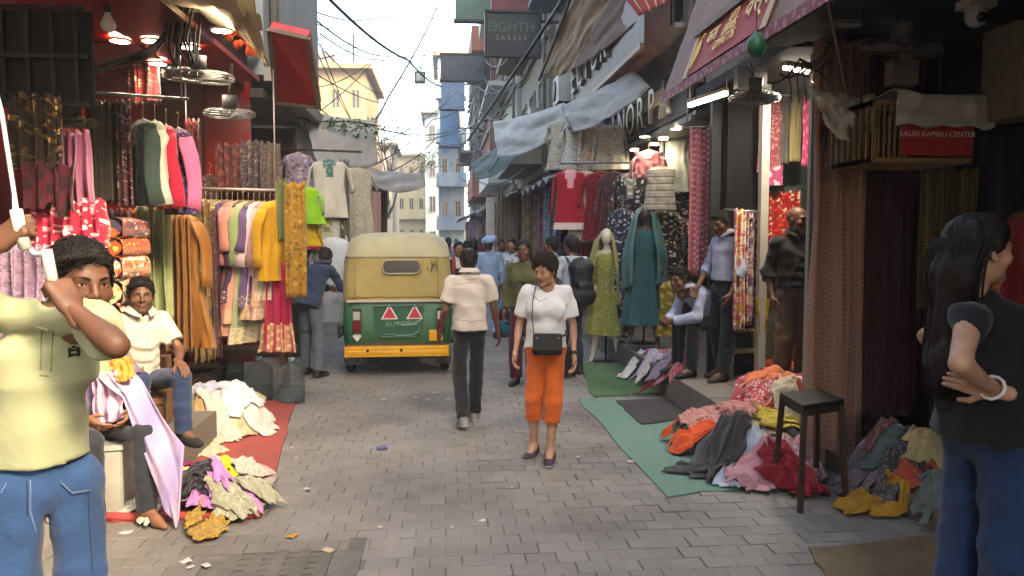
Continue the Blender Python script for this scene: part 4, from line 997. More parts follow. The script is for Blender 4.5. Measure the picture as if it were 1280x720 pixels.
for k, (y0, y1, mt, lb) in enumerate(((272, 300, fab('#4a3a55', 'multi', '#7a2a30', '#c8602a', 18, c4='#2f4a4a'), 'plum patterned folded bundle atop the floral stack'), (296, 322, fab('#c2502a', 'floral', '#3a4a34', '#e8c05a', 22, c4='#7a1a2a'), 'orange floral folded bundle in the stack'),
        (318, 350, fab('#b03a4a', 'multi', '#d8843a', '#e4d0c0', 20, c4='#5a6a40'), 'pink and orange folded bundle in the middle of the stack'), (346, 380, fab('#cfae8a', 'floral', '#c03a4a', '#4a7040', 20, c4='#d8903a'), 'cream folded bundle with red flowers in the stack'), (376, 412, fab('#d8b8a0', 'multi', '#b84a3a', '#48604a', 20, c4='#e0b050'), 'peach folded bundle low in the stack'), (408, 452, fab('#b89a70', 'floral', '#8a2a3a', '#d8c090', 20, c4='#5a5a3a'), 'tan floral folded bundle at the base of the stack'))):
    a = at(117, y1, 5.7); b = at(171, y0, 5.7); c = (a + b) / 2; w, h = (b.x - a.x), (b.z - a.z)
    m = MB(); m.sheet(36, 14, lambda u, v: Vector((c.x, c.y, c.z)) + Vector((math.copysign(abs(math.cos(u * 2 * PI)) ** .45, math.cos(u * 2 * PI)) * w / 2 * (1 + .08 * nz(u * 6, v * 3, k)), (v - .5) * .5, math.copysign(abs(math.sin(u * 2 * PI)) ** .6, math.sin(u * 2 * PI)) * h / 2 * (1 + .12 * nz(u * 9, v * 5, k + 5)))) , 0, (1.2, .5), closed=True)
    m.lathe([(.0001, 0), (.6, 0)], 16, c + Vector((0, -.245, 0)), Matrix(((w * .8, 0, 0), (0, 0, 1), (0, h * .8, 0)))); m.build('folded_bundle', mt, None, c, label=lb, cat='fabric', group='folded bundles stacked in the red shop')
m = MB(); a = at(117, 452, 5.7); m.box((a.x + .18, 5.75, (a.z + .28) / 2), (.5, .55, a.z - .285)); m.build('bundle_stand', WOOD, None, (a.x + .18, 5.75, .28), label='low wooden stand beneath the stack of folded floral bundles', cat='stand')
cl(170, 212, 256, 400, 6.5, fab('#8e9a64', 'plain', '#a8ac80', rough=.6), 'pale pistachio green dress length beside the ochre dress', dY=.1, folds=3, amp=.05, seed=12)
ku(224, 250, 432, 6.9, -.5, fab('#7a4c1c', 'plain', '#a06a28', rough=.5), 'ochre brown long dress hanging left of the crowded rail', w=.44, hemw=.75, folds=7, seed=13, yoke=fab('#a8803a', 'brocade', '#d8b460', scale=90, metal=.6), sleeve='long')
cl(204, 236, 268, 440, 6.75, fab('#8a5a24', 'plain', '#6a4018', rough=.55), 'bronze satin dress length behind the seated salesman', folds=4, amp=.05, seed=14)
FILL = [(134, 160, 262, 420, 6.6, '#4a1a20', '#7a2a30', 'oxblood printed'), (150, 176, 262, 360, 6.9, '#7a3a20', '#b8803a', 'russet and gold printed'), (238, 262, 250, 452, 7.35, '#6a4a20', '#9a7a40', 'bronze brocade'), (252, 272, 262, 445, 7.5, '#5a3038', '#8a5a60', 'dull rose printed'), (92, 118, 262, 400, 5.5, '#8a3448', '#c88a98', 'raspberry floral'), (232, 250, 150, 250, 6.9, '#7a1a1e', '#a83a34', 'brick red'), (66, 90, 300, 420, 5.2, '#5a4a58', '#8a7a88', 'smoke violet floral'), (268, 300, 180, 240, 8.2, '#5a2a2c', '#8a4a40', 'terracotta printed'), (300, 326, 176, 240, 8.2, '#3a3038', '#6a5a60', 'dark grape printed'), (326, 350, 178, 240, 8.1, '#6a5a50', '#a09080', 'mushroom brown printed'), (112, 134, 128, 250, 6.2, '#2c2420', '#5a4a3c', 'umber printed'), (160, 200, 60, 130, 7.6, '#6a1418', '#a83430', 'scarlet banner')]
for k, (x0, x1, y0, y1, Y, c1, c2, nm) in enumerate(FILL): cl(x0, x1, y0, y1, Y, fab(c1, ('floral', 'brocade', 'sequin')[k % 3], c2, '#b09a80' if k % 3 == 2 else c1, 50), nm + ' cloth packed between the garments of the red shop', folds=3, amp=.045, seed=400 + k, hem=.08, flare=1.05)
# the crowded rail
pa, pb = at(228, 235, 7.9), at(352, 238, 7.7); rail(pa, pb, .014, 'pale rail crowded with party dresses above the water bottles', mat=paint('#b8a8a4', .4, .5), ceil=3.33)
RK = [('mauve grey', '#7c6a70', '#8a8070', 370), ('coral pink', '#b04858', '#c88a80', 415), ('ivory', '#c0b094', '#a89a70', 360), ('salmon pink', '#c88474', '#d8a48c', 400), ('ochre gold', '#a87a34', '#7a5a2c', 400), ('dark plum', '#3a2440', '#5a3a58', 375), ('light rose', '#cc9a98', '#c8b0a0', 385), ('sage green', '#8a9a6c', '#c8c0a0', 425), ('dusty olive', '#7c8060', '#a09878', 400), ('deep violet', '#4a3560', '#6a5478', 380), ('lavender', '#a898b8', '#b8a8b0', 412), ('pearl pink', '#d0b4b4', '#c8a890', 395)]
RK += [('smoky grey', '#6f6a68', '#a09890', 405), ('antique rose', '#a8646a', '#c8a8a0', 395), ('olive gold', '#8a7430', '#b8a060', 410), ('pale peach', '#d0a88c', '#c89a80', 380), ('ink violet', '#33284a', '#7a6a90', 400), ('mint cream', '#a8b098', '#c8c4b0', 372)]
RK = RK[::2] + RK[1::2]
for k, (nm, c1, c2, yb) in enumerate(RK):
    t = (k + .4) / 18.6; p = pa.lerp(pb, t); L = p.z - at(300, yb, 7.85).z - .12
    kurta(p, 1.15 + rng.uniform(-.22, .2), L, fab(c1, 'plain', c2, rough=.7), nm + ' party dress among those crowded on the pale rail', w=.38, hemw=.6, depth=.055, folds=6, seed=60 + k, border=fab(c2, 'brocade', '#c8a860', scale=120, metal=.5), group='party dresses on the pale rail', sleeve=('long', 'mid', 'long')[k % 3], slmat=fab(c2 if k % 2 else c1, 'plain', c1))
cl(243, 290, 385, 425, 7.75, fab('#a84850', 'plain', '#c87a70'), 'coral flared skirt hem hanging below the pale rail', folds=5, amp=.05, seed=81, flare=1.25)
ku(345, 236, 350, 7.55, 1.0, fab('#c8961c', 'plain', '#b07a14'), 'bright yellow top at the end of the pale rail', w=.4, sleeve='long', seed=82)
cl(333, 362, 328, 440, 7.55, fab('#b01444', 'plain', '#d02a5a', rough=.6), 'magenta satin trousers below the yellow top', folds=3, amp=.05, seed=83, flare=1.2)
cl(330, 366, 405, 440, 7.52, fab('#c08a6a', 'brocade', '#e0c090', scale=70), 'peach brocade hem beneath the magenta satin', folds=3, amp=.05, seed=84, flare=1.3)
cl(356, 383, 228, 372, 7.35, fab('#a87c18', 'floral', '#c8a040', '#7a5a14', 22), 'mustard printed scarf hung at the end of the pale rail', folds=2, amp=.05, seed=85)
cl(344, 362, 225, 300, 7.45, fab('#5c6a38', 'plain', '#8a8a50'), 'moss green scarf between yellow top and mustard scarf', folds=2, amp=.04, seed=86)
for k in range(6):
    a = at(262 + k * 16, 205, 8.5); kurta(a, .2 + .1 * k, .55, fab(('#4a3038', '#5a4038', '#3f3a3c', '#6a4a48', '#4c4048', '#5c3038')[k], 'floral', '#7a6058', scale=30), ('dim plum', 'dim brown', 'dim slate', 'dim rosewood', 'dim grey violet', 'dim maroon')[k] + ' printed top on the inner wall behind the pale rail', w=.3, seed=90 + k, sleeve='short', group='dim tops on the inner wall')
# bench and water bottles
bn = empty('low_bench', (-2.25, 8.25, .0), 0, 'low dark wooden bench behind the water bottles', 'bench')
m = MB(); m.box((0, 0, .5), (1.3, .35, .05)); m.build('seat', WOOD, bn)
for x in (-.55, .55):
    for y in (-.12, .12): m = MB(); m.box((x, y, .2375), (.06, .06, .475)); m.build('leg', WOOD, bn)
PET = NT('bottle_plastic'); PET.set(Base_Color=lin('#a9c2c8'), Roughness=.12); PET.b.inputs['Transmission Weight'].default_value = .9; PET.b.inputs['IOR'].default_value = 1.2; PET.b.inputs['Alpha'].default_value = .55; PET = PET.m
for (x, y, lb) in ((290, 486, 'clear water bottle nearest the seated salesman'), (325, 501, 'clear water bottle in the middle of three'), (365, 503, 'clear water bottle next to the man in navy')):
    p = gr(x, y); w = empty('water_bottle', (p.x, p.y, .0 if x > 300 else .0), 0, lb, 'water bottle', 'large water bottles in front of the low bench')
    if x == 290: w.location = (p.x, p.y, 0)
    pr = [(.0001, .004), (.125, .004), (.135, .02)]
    for k in range(5): z = .03 + k * .055; pr += [(.135, z), (.135, z + .035), (.128, z + .042), (.128, z + .05)]
    pr += [(.135, .31), (.133, .33), (.105, .38), (.05, .405), (.03, .415), (.03, .44)]
    m = MB(); m.lathe(pr, 28); m.build('body', PET, w); m = MB(); m.lathe([(.034, .435), (.034, .465), (.0001, .467)], 16); m.build('cap', paint('#7f97a0', .4), w)
    m = MB(); m.lathe([(.0001, .012), (.118, .012), (.118, .16), (.0001, .161)], 24); m.build('water', PET, w)
# ---------------------------------------------------------------- white kurta stall beyond the rail
st = empty('kurta_stall', (-1.9, 10.9, 0), 0, 'garment stall frame beneath the grey building with white kurtas', 'stall'); s0 = st.location
m = MB(); m.box((-3.1, 10.95, 1.6), (2.1, .1, 3.2)); o = m.build('back_panel', paint('#2b2825', .8), st); o.location = -s0
m = MB(); m.box((-3.0, 9.9, 3.3), (2.0, 2.2, .1)); o = m.build('roof', paint('#3a3733', .8), st); o.location = -s0
m = MB(); m.box((-4.0, 9.9, 1.6), (.1, 2.0, 3.2)); o = m.build('side_panel', paint('#2b2825', .8), st); o.location = -s0
wr_a, wr_b = at(352, 186, 10.4), at(452, 190, 10.3); rail(wr_a, wr_b, .015, 'rusty rail over the white kurtas by the autorickshaw', mat=RUST)
EMB = fab('#4a7268', 'floral', '#c0bcae', '#2f5f56', 50)
ku(411, 188, 272, 10.3, .2, fab('#c0bcae', 'plain', '#b4b0a2'), 'white kurta with green embroidery above the man in navy', w=.44, hemw=.5, sleeve='short', sl_len=.3, seed=101, yoke=EMB)
ku(408, 262, 330, 10.4, .2, fab('#c4c0b2', 'floral', '#b0b0a0', '#8a9a80', 40), 'second white embroidered kurta under the green one', w=.42, seed=102, sleeve='short', yoke=fab('#8a8a50', 'brocade', '#c8c0a0', scale=60))
ku(414, 285, 402, 10.3, .1, fab('#b4bcc0', 'plain', '#c8ccd0'), 'plain bluish white long kurta behind the man in navy', w=.46, hemw=.52, seed=103, sleeve='short')
ku(383, 222, 280, 10.0, .3, fab('#7ab81e', 'plain', '#a0d03a'), 'neon green top beside the mustard scarf', w=.32, seed=104, sleeve='short')
ku(380, 262, 312, 10.1, .3, fab('#d0a81a', 'plain', '#e0c040'), 'small yellow top under the neon green one', w=.32, seed=105, sleeve='short', border=fab('#8a1a2a'))
ku(447, 200, 300, 11.4, .1, fab('#a8a290', 'floral', '#b0aa98', '#8a8a78', 40), 'beige embroidered kurta behind the autorickshaw roof', w=.42, hemw=.5, sleeve='short', seed=106)
ku(372, 180, 262, 10.3, .2, fab('#8a7a8a', 'floral', '#c0a8b8', '#5a4a5a', 20), 'grey violet printed tunic at the stall corner', w=.36, seed=107, sleeve='short')
cl(424, 436, 200, 330, 10.4, fab('#6a6458', 'plain', '#4a463e'), 'grey brown cloth strip beside the white kurtas', folds=2, seed=108)
cl(452, 476, 240, 300, 13.5, fab('#b08a80', 'plain', '#c8a8a0'), 'faded pink cloth by the far left stalls', folds=3, seed=109)
cl(462, 484, 232, 292, 15.5, fab('#4a4038', 'plain', '#6a5848'), 'brown cloth hung by the far left stalls', folds=3, seed=110)
TARP = fab('#9c9a94', 'plain', '#b2b0aa', bump=.4, rough=.55, trans=.25); TARP2 = fab('#a4a29a', 'plain', '#bab8b2', bump=.4, rough=.55, trans=.25)
patch4('tarpaulin', [at(376, 138, 12.0), at(470, 150, 13.5), at(471, 206, 12.6), at(396, 200, 11.0)], TARP, 'grey tarpaulin slung under the blue grey building', 'tarpaulin', sag=.10, wr=.05, seed=3)
patch4('tarpaulin', [at(434, 203, 14.0), at(528, 216, 17.0), at(532, 232, 16.5), at(446, 222, 13.6)], TARP2, 'long pale tarpaulin drooping towards the street end', 'tarpaulin', sag=.2, wr=.05, seed=5)
# leafy creeper on the cable above the tarpaulin
ck = empty('creeper', at(385, 150, 11.8), 0, 'green leafy creeper twined along a cable above the grey tarpaulin', 'plant'); R = random.Random(8)
cp = [at(366, 146, 11.5), at(400, 152, 12), at(440, 152, 12.5), at(476, 158, 13)]
m = MB(); m.tube([p - ck.location for p in cp], .012, 6); m.build('stem', paint('#2c3a22', .8), ck); m = MB()
for k in range(170):
    t = R.random() * 3; i = min(2, int(t)); p = cp[i].lerp(cp[i + 1], t - i) + Vector((R.gauss(0, .06), R.gauss(0, .06), R.gauss(-.06, .08))) - ck.location
    a = Vector((R.gauss(0, 1), R.gauss(0, 1), R.gauss(-.6, .6))).normalized(); b = a.orthogonal().normalized(); L = R.uniform(.05, .09)
    m.add([p, p + a * L * .5 + b * L * .35, p + a * L, p + a * L * .5 - b * L * .35], [(0, 1, 2, 3)])
lv = m.build('leaf', paint('#2f5a24', .6, 0, .3), ck); lv['kind'] = 'stuff'
# ---------------------------------------------------------------- right: curtained cloth shop
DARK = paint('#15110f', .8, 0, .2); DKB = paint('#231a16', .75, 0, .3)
cs = empty('cloth_shop', (4.2, 5.6, 0), 0, 'dark cloth shop with curtained partition and low soffit', 'shop'); c0 = cs.location
def rp(name, root, c, s, mat):
    m = MB(); m.box(c, s); o = m.build(name, mat, root); o.location = -Vector(root.location); return o
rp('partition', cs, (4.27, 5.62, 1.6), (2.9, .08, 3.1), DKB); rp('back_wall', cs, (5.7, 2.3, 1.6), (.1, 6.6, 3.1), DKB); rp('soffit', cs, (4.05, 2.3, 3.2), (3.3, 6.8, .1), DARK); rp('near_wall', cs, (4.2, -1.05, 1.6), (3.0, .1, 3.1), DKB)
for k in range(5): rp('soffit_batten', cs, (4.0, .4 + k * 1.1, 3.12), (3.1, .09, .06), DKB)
cl(1018, 1090, 52, 596, 5.28, fab('#a07a66', 'brocade', '#8c6452', scale=170, bump=.4), 'tall brown brocade curtain at the edge of the dark cloth shop', dY=.1, folds=3, amp=.09, seed=201, flare=1.06, nu=70, nv=40, name='curtain', cat='curtain')
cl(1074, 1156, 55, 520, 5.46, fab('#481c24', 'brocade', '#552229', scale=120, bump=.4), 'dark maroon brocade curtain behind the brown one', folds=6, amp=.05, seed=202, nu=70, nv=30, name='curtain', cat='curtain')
rail((2.62, 5.42, 3.1), (5.3, 5.52, 3.1), .018, 'curtain rail below the dark soffit', mat=DARKM)
cl(1150, 1220, 212, 385, 5.2, fab('#4a4020', 'check', '#8a7a44', scale=38), 'olive checked shawl hanging under the wooden cage', folds=5, amp=.04, seed=203)
cl(1222, 1262, 150, 420, 5.35, fab('#1f1a18', 'plain', '#2d2522'), 'plain black drape beside the olive checked shawl', folds=4, seed=204)
# cage with banner and plastic
cg = empty('wooden_crate', at(1155, 165, 4.6), 0, 'slatted wooden crate hung below the soffit with a red banner', 'crate'); g0 = cg.location
A = at(1092, 200, 4.5); B = at(1216, 130, 4.5); dx, dz = B.x - A.x, B.z - A.z; WD = paint('#7a5c30', .7, 0, .4)
def gp(name, mb, mat): o = mb.build(name, mat, cg); o.location = -g0; return o
for z in (A.z, B.z):
    for y in (4.5, 5.0): m = MB(); m.bar((A.x, y, z), (B.x, y, z), .03, .03); gp('beam', m, WD)
    for x in (A.x, A.x + dx * .34 * .0, B.x): m = MB(); m.bar((x, 4.515, z + .002), (x, 4.985, z + .002), .028, .028); gp('beam', m, WD)
for k in range(8): m = MB(); y = 4.5 + k * .5 / 7; m.bar((A.x - .003, y, A.z), (A.x - .003, y, B.z), .012, .022); gp('slat', m, WD)
for k in range(6): m = MB(); x = A.x + .02 + k * .035; m.bar((x, 4.49, A.z), (x, 4.49, B.z), .012, .012); gp('slat', m, WD)
m = MB(); m.box((A.x + dx * .5, 4.75, A.z - .01), (dx, .5, .012)); gp('floor_board', m, WD)
for x in (A.x + .05, B.x - .05): m = MB(); m.tube([(x, 4.75, B.z), (x, 4.75, 3.14)], .008, 6); gp('hanger_rod', m, DARKM)
bz = A.z + dz * .12; m = MB(); m.box((A.x + dx * .62, 4.475, bz + dz * .22), (dx * .74, .008, dz * .52)); ban = gp('banner', m, fab('#a3201c', 'plain', '#8a1512'))
t = text_mesh('banner_text', 'LALIN KAMALI CENTER', .047, WHITEP, ban, frame((A.x + dx * .62, 4.469, bz + dz * .33), (1, 0, 0), (0, 0, 1)), .001)
PLAS = NT('milky_plastic'); PLAS.set(Base_Color=lin('#a8a29c'), Roughness=.35); PLAS.b.inputs['Transmission Weight'].default_value = .1; PLAS.b.inputs['Alpha'].default_value = .93; PLAS.bump(PLAS.node('ShaderNodeTexNoise', {'Scale': 6.0, 'Detail': 6.0}).outputs[0], .6, .03); PLAS = PLAS.m
def pf(u, v):
    x = A.x + .1 + (B.x - A.x - .02) * u + .06 * (v - .5) * (u - .3); y = 5.05 - .62 * min(1, v / .55) - .02 * nz(u * 4, v * 4); z = B.z + .06 + .03 * nz(u * 3, v * 3) - (.21 + .04 * nz(u * 5, 2)) * max(0, (v - .5) / .5)
    return (x, y - .03 * nz(u * 7, v * 5, 3), z)
m = MB(); m.sheet(30, 20, pf, thick=.003); m.build('plastic_sheet', PLAS, None, (A.x, 4.7, B.z), label='milky plastic sheet thrown over the wooden crate', cat='plastic sheet')
patch4('plastic_sheet', [at(1012, 108, 4.9), at(1095, 118, 4.75), at(1088, 165, 4.7), at(1030, 150, 4.85)], PLAS, 'crumpled plastic sheet bunched between curtain top and crate', 'plastic sheet', sag=.1, wr=.1, seed=8)
cable([at(1032, -12, 4.6), at(1058, 118, 4.8)], .008, paint('#8a6a50', .8), 'tan rope tied to the plastic sheet', None, name='rope', cat='rope')
fan(at(1124, 60, 4.6), (.05, -.3, 1), .25, 'dim cage fan above the wooden crate', paint('#5a5450', .5, .5), tail=(at(1124, 60, 4.6).x, 4.7, 3.15))
jb = at(1127, 92, 4.9); m = MB(); m.box(jb, (.18, .1, .16)); m.tube([jb, (jb.x, jb.y, 3.14)], .012, 6); m.build('junction_box', paint('#7f7462', .6), None, jb, label='beige junction box hanging below the dim cage fan', cat='junction box')
jb = at(1062, 22, 5.0); m = MB(); m.box(jb, (.15, .1, .1)); m.tube([jb, (jb.x, jb.y, 3.14)], .01, 6); m.build('junction_box', paint('#7f7462', .6), None, jb, label='small beige box under the soffit by the curtain', cat='junction box')
sc_ = empty('security_camera', at(1220, 12, 4.3), 0, 'white dome security camera under the dark soffit', 'camera'); CW = paint('#a7a39c', .4)
m = MB(); m.box((0, 0, .03), (.17, .13, .05)); m.tube([(0, 0, .05), (0, 0, .18)], .025, 10); m.build('mount', CW, sc_); m = MB(); m.lathe([(.058, .01), (.058, -.05), (.045, -.085), (.02, -.1), (.0001, -.103)], 20); m.build('dome', CW, sc_)
m = MB(); m.lathe([(.03, 0), (.028, .012), (.0001, .014)], 16, (0, -.048, -.055), Matrix.Rotation(PI / 2 + .3, 3, 'X')); m.build('lens', paint('#050505', .08), sc_)
q = at(1272, 85, 4.2); m = MB(); m.box((q.x + .1, 4.35, q.z), (.2, .3, .55)); cb = m.build('wall_cabinet', paint('#6e6452', .6), None, (q.x + .1, 4.35, q.z - .28), label='beige cabinet on a post at the right end of the dark shop', cat='cabinet')
m = MB(); m.box((q.x + .1, 4.197, q.z), (.16, .01, .5)); o = m.build('door', paint('#7a705e', .6), cb); o.location = -cb.location
m = MB(); m.box((q.x + .1, 4.4, 1.2), (.06, .06, 2.2)); o = m.build('post', DARKM, cb); o.location = -cb.location
patch4('awning', [(2.5, 2.9, 4.0), (2.5, -3.2, 4.0), (1.55, -3.2, 3.0), (1.55, 2.9, 3.0)], fab('#5a4440', 'plain', '#6a5550', bump=.4), 'unseen dull brown canvas awning added to shade the front of the dark shop', 'awning', sag=.05, wr=.04, seed=31)  # out of view, added to keep the woman in black in shade
# ---------------------------------------------------------------- doorway shop beyond the curtain
ds = empty('saree_shop', (3.6, 7.9, 0), 0, 'narrow saree shop with pale posts behind the brown curtain', 'shop')
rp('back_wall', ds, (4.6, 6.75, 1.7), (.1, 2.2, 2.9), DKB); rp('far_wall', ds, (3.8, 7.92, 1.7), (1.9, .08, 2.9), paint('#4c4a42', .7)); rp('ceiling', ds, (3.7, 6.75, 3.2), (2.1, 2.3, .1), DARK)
p = at(953, 300, 7.0); rp('post', ds, (p.x, 7.0, 1.7), (.075, .075, 2.84), paint('#a39f95', .6)); p = at(1015, 300, 5.75); rp('post', ds, (p.x, 5.78, 1.7), (.05, .05, 2.84), paint('#8f8b82', .6))
p = at(925, 300, 7.6); rp('door_leaf', ds, (p.x, 7.6, 1.7), (.32, .06, 2.84), paint('#14151a', .5)); rp('door_leaf', ds, (p.x - .24, 7.7, 1.7), (.1, .06, 2.84), paint('#22242a', .5))
p = at(1000, 248, 7.7); rp('wall_panel', ds, (p.x, 7.80, p.z), (.26, .03, 1.0), paint('#5d665f', .5))
cl(950, 978, 128, 215, 7.4, fab('#a85a62', 'floral', '#7a3038', '#d8a8a0', 40), 'rose printed stole hung high in the saree shop', folds=2, amp=.03, seed=211)
cl(976, 990, 122, 205, 7.45, fab('#2a2a34', 'plain', '#b0a898'), 'black and cream stole hung high in the saree shop', folds=1, amp=.03, seed=212)
cl(988, 1003, 120, 202, 7.4, fab('#7a6a1e', 'plain', '#c8c0a0'), 'olive gold stole hung high in the saree shop', folds=1, amp=.03, seed=213)
cl(1004, 1026, 122, 208, 7.2, fab('#b0386a', 'brocade', '#d86a98', scale=50), 'hot pink stole hung high in the saree shop', folds=2, amp=.03, seed=214)
cl(952, 978, 208, 232, 7.35, fab('#b04a78', 'brocade', '#e0c0c8', scale=40), 'pink and white card of lace below the rose stole', folds=1, amp=.01, seed=215)
cl(952, 1000, 240, 330, 7.5, fab('#a01a1c', 'floral', '#d8c0a0', '#e04a30', 24), 'scarlet floral cloth behind the man in black', folds=4, amp=.05, seed=216, hem=.1)
rail(at(945, 120, 7.45), at(1030, 118, 7.3), .012, 'rail with stoles across the saree shop', ceil=3.15)
for k, (nm, c1, c2, c3) in enumerate((('yellow', '#c8a832', '#d06a70', '#e0d8c0'), ('pink', '#b05a6c', '#d8b8a0', '#6a5a80'), ('lilac', '#8a80a0', '#d8c0c0', '#b04a50'), ('peach', '#c88a6a', '#e8d8c0', '#8a3a4a'))):
    cl(918 + k * 9, 932 + k * 9, 262 + k * 2, 412 - 6 * k, 7.05 + .05 * k, fab(c1, 'multi', c2, c3, 24), nm + ' patterned dupatta in the bunch hung by the pale post', folds=2, amp=.045, seed=220 + k, group='patterned dupattas by the pale post')
cl(944, 962, 372, 415, 7.0, fab('#b8860e', 'plain', '#8a6a10', rough=.5), 'golden yellow cloth end below the dupattas', folds=2, amp=.05, seed=226, flare=.7)
rail(at(905, 262, 7.1), at(962, 266, 7.0), .012, 'short rail carrying the bunch of dupattas')
cl(862, 912, 160, 345, 7.95, fab('#a05a68', 'brocade', '#d0a0a4', scale=95, metal=.5), 'rose pink sequinned saree hanging full length', folds=4, amp=.045, seed=228, name='saree', cat='saree')
rail(at(855, 160, 7.95), at(918, 156, 7.9), .012, 'short rail above the rose pink saree', ceil=3.15)
# ---------------------------------------------------------------- garment shop with lit ceiling
gs = empty('garment_shop', (3.6, 12.0, 0), 0, 'garment shop with lit ceiling under big metal letters', 'shop')
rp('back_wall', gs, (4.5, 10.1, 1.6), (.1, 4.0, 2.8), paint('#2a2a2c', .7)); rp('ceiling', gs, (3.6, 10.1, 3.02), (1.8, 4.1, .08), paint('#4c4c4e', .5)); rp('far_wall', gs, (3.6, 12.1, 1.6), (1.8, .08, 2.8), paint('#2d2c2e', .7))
rp('sign_backing', gs, (2.70, 10.2, 3.34), (.06, 4.0, .56), paint('#1c1a1a', .6)); rp('soffit', gs, (2.95, 10.1, 2.98), (.6, 4.05, .06), paint('#55544f', .5))
for p in ((845, 160), (829, 173), (818, 180), (793, 187), (806, 170)):
    q = gr(p[0], p[1], 2.94); led((q.x, min(q.y, 11.8), 2.945), .06, 'round lit ceiling lamp in the garment shop', 'lit lamps in the garment shop', 3)
STEEL = paint('#a9a7a2', .3, .85, .25)
for k, ch in enumerate('INORPA'):
    y = 11.75 - k * .54; text_mesh('letter', ch, .62, STEEL, gs, Matrix.Translation(-gs.location) @ frame((2.655, y, 3.33), (0, -1, 0), (0, 0, 1)), .03)
rail(at(700, 204, 11.2), at(808, 203, 10.2), .016, 'steel rail with red and maroon kurtas in the garment shop')
for k, (x, nm, c) in enumerate(((703, 'ivory', '#b0a894'), (722, 'off white', '#bcb6a6'), (745, 'cream', '#b8b09a'), (764, 'chalk white', '#c0bcae'))):
    ku(x, 140 + k * 2, 212, 12.0 - .3 * k, -.3, fab(c, 'floral', '#9a9a90', ('#4a8aa0', '#4aa0b0', '#c05a3a', '#a89a80')[k], 34, c4='#8a6a80'), nm + ' embroidered dress on the upper row of the garment shop', w=.4, hemw=.55, seed=240 + k, sleeve='long' if k > 1 else 'short', group='pale dresses on the upper row')
ku(713, 202, 287, 10.9, -.15, fab('#a01226', 'plain', '#8a0e20'), 'scarlet kurta with white cuffs on the steel rail', w=.42, hemw=.5, seed=250, border=fab('#c8b8b0'), yoke=fab('#d09aa0'))
ku(731, 203, 300, 11.0, -.2, fab('#b8ac94', 'plain', '#a09880'), 'cream sheer kurta beside the scarlet one', w=.38, seed=251)
ku(750, 204, 300, 10.7, -.3, fab('#7a1422', 'brocade', '#4a1a20', scale=60), 'maroon printed long kurta on the steel rail', w=.42, hemw=.52, seed=252, sleeve='mid', slmat=fab('#8a1a28'))
ku(768, 204, 310, 10.4, -.5, fab('#4a2a2c', 'floral', '#7a5a58', '#2a1a1c', 30), 'brown printed kurta beside the maroon one', w=.4, seed=253)
ku(789, 205, 320, 10.2, -.4, fab('#1a1d26', 'floral', '#a8a8a4', '#5a5a60', 16), 'black kurta with white flowers on the steel rail', w=.42, hemw=.52, seed=254, yoke=fab('#7a7a78', 'brocade', '#b8b4a8', scale=70))
ku(811, 176, 222, 9.4, -.3, fab('#b01a34', 'plain', '#d8c8c0'), 'small red and white top hung high by the lamps', w=.36, hemw=.38, sleeve='short', seed=255, yoke=fab('#d8d0c8'))
ku(826, 196, 262, 9.2, -.3, fab('#9a968a', 'hstripe', '#6a6660', '#b8b0a0', 12), 'silver sequinned top hung below the red and white one', w=.36, hemw=.4, sleeve=None, seed=256)
ku(848, 150, 240, 9.6, -.5, fab('#8a948c', 'plain', '#b0b8b0'), 'pale green grey kurta near the rose pink saree', w=.36, seed=257)
for k, (x, y0, y1, nm, c1, c2) in enumerate(((832, 250, 350, 'black and gold', '#24201c', '#a8883a'), (843, 258, 360, 'dark floral', '#2a2030', '#b04a60'), (822, 256, 330, 'pink and red', '#b04a68', '#c81a24'), (851, 200, 330, 'teal black', '#16282c', '#3a7a74'), (778, 250, 400, 'indigo', '#22283e', '#5a6484'), (770, 300, 420, 'dark green', '#24342c', '#4a6a54'))):
    ku(x, y0, y1, 9.4 + .15 * k, -.4 - .1 * k, fab(c1, 'floral', c2, '#b8b0a0', 22), nm + ' kurta deep among the garment shop racks', w=.36, seed=260 + k, group='dark kurtas in the garment shop')
ku(836, 340, 420, 9.1, -.4, fab('#8a7a2a', 'brocade', '#c8b060', scale=50), 'gold brocade trousers hung under the black kurta', w=.24, hemw=.3, sleeve=None, seed=270)
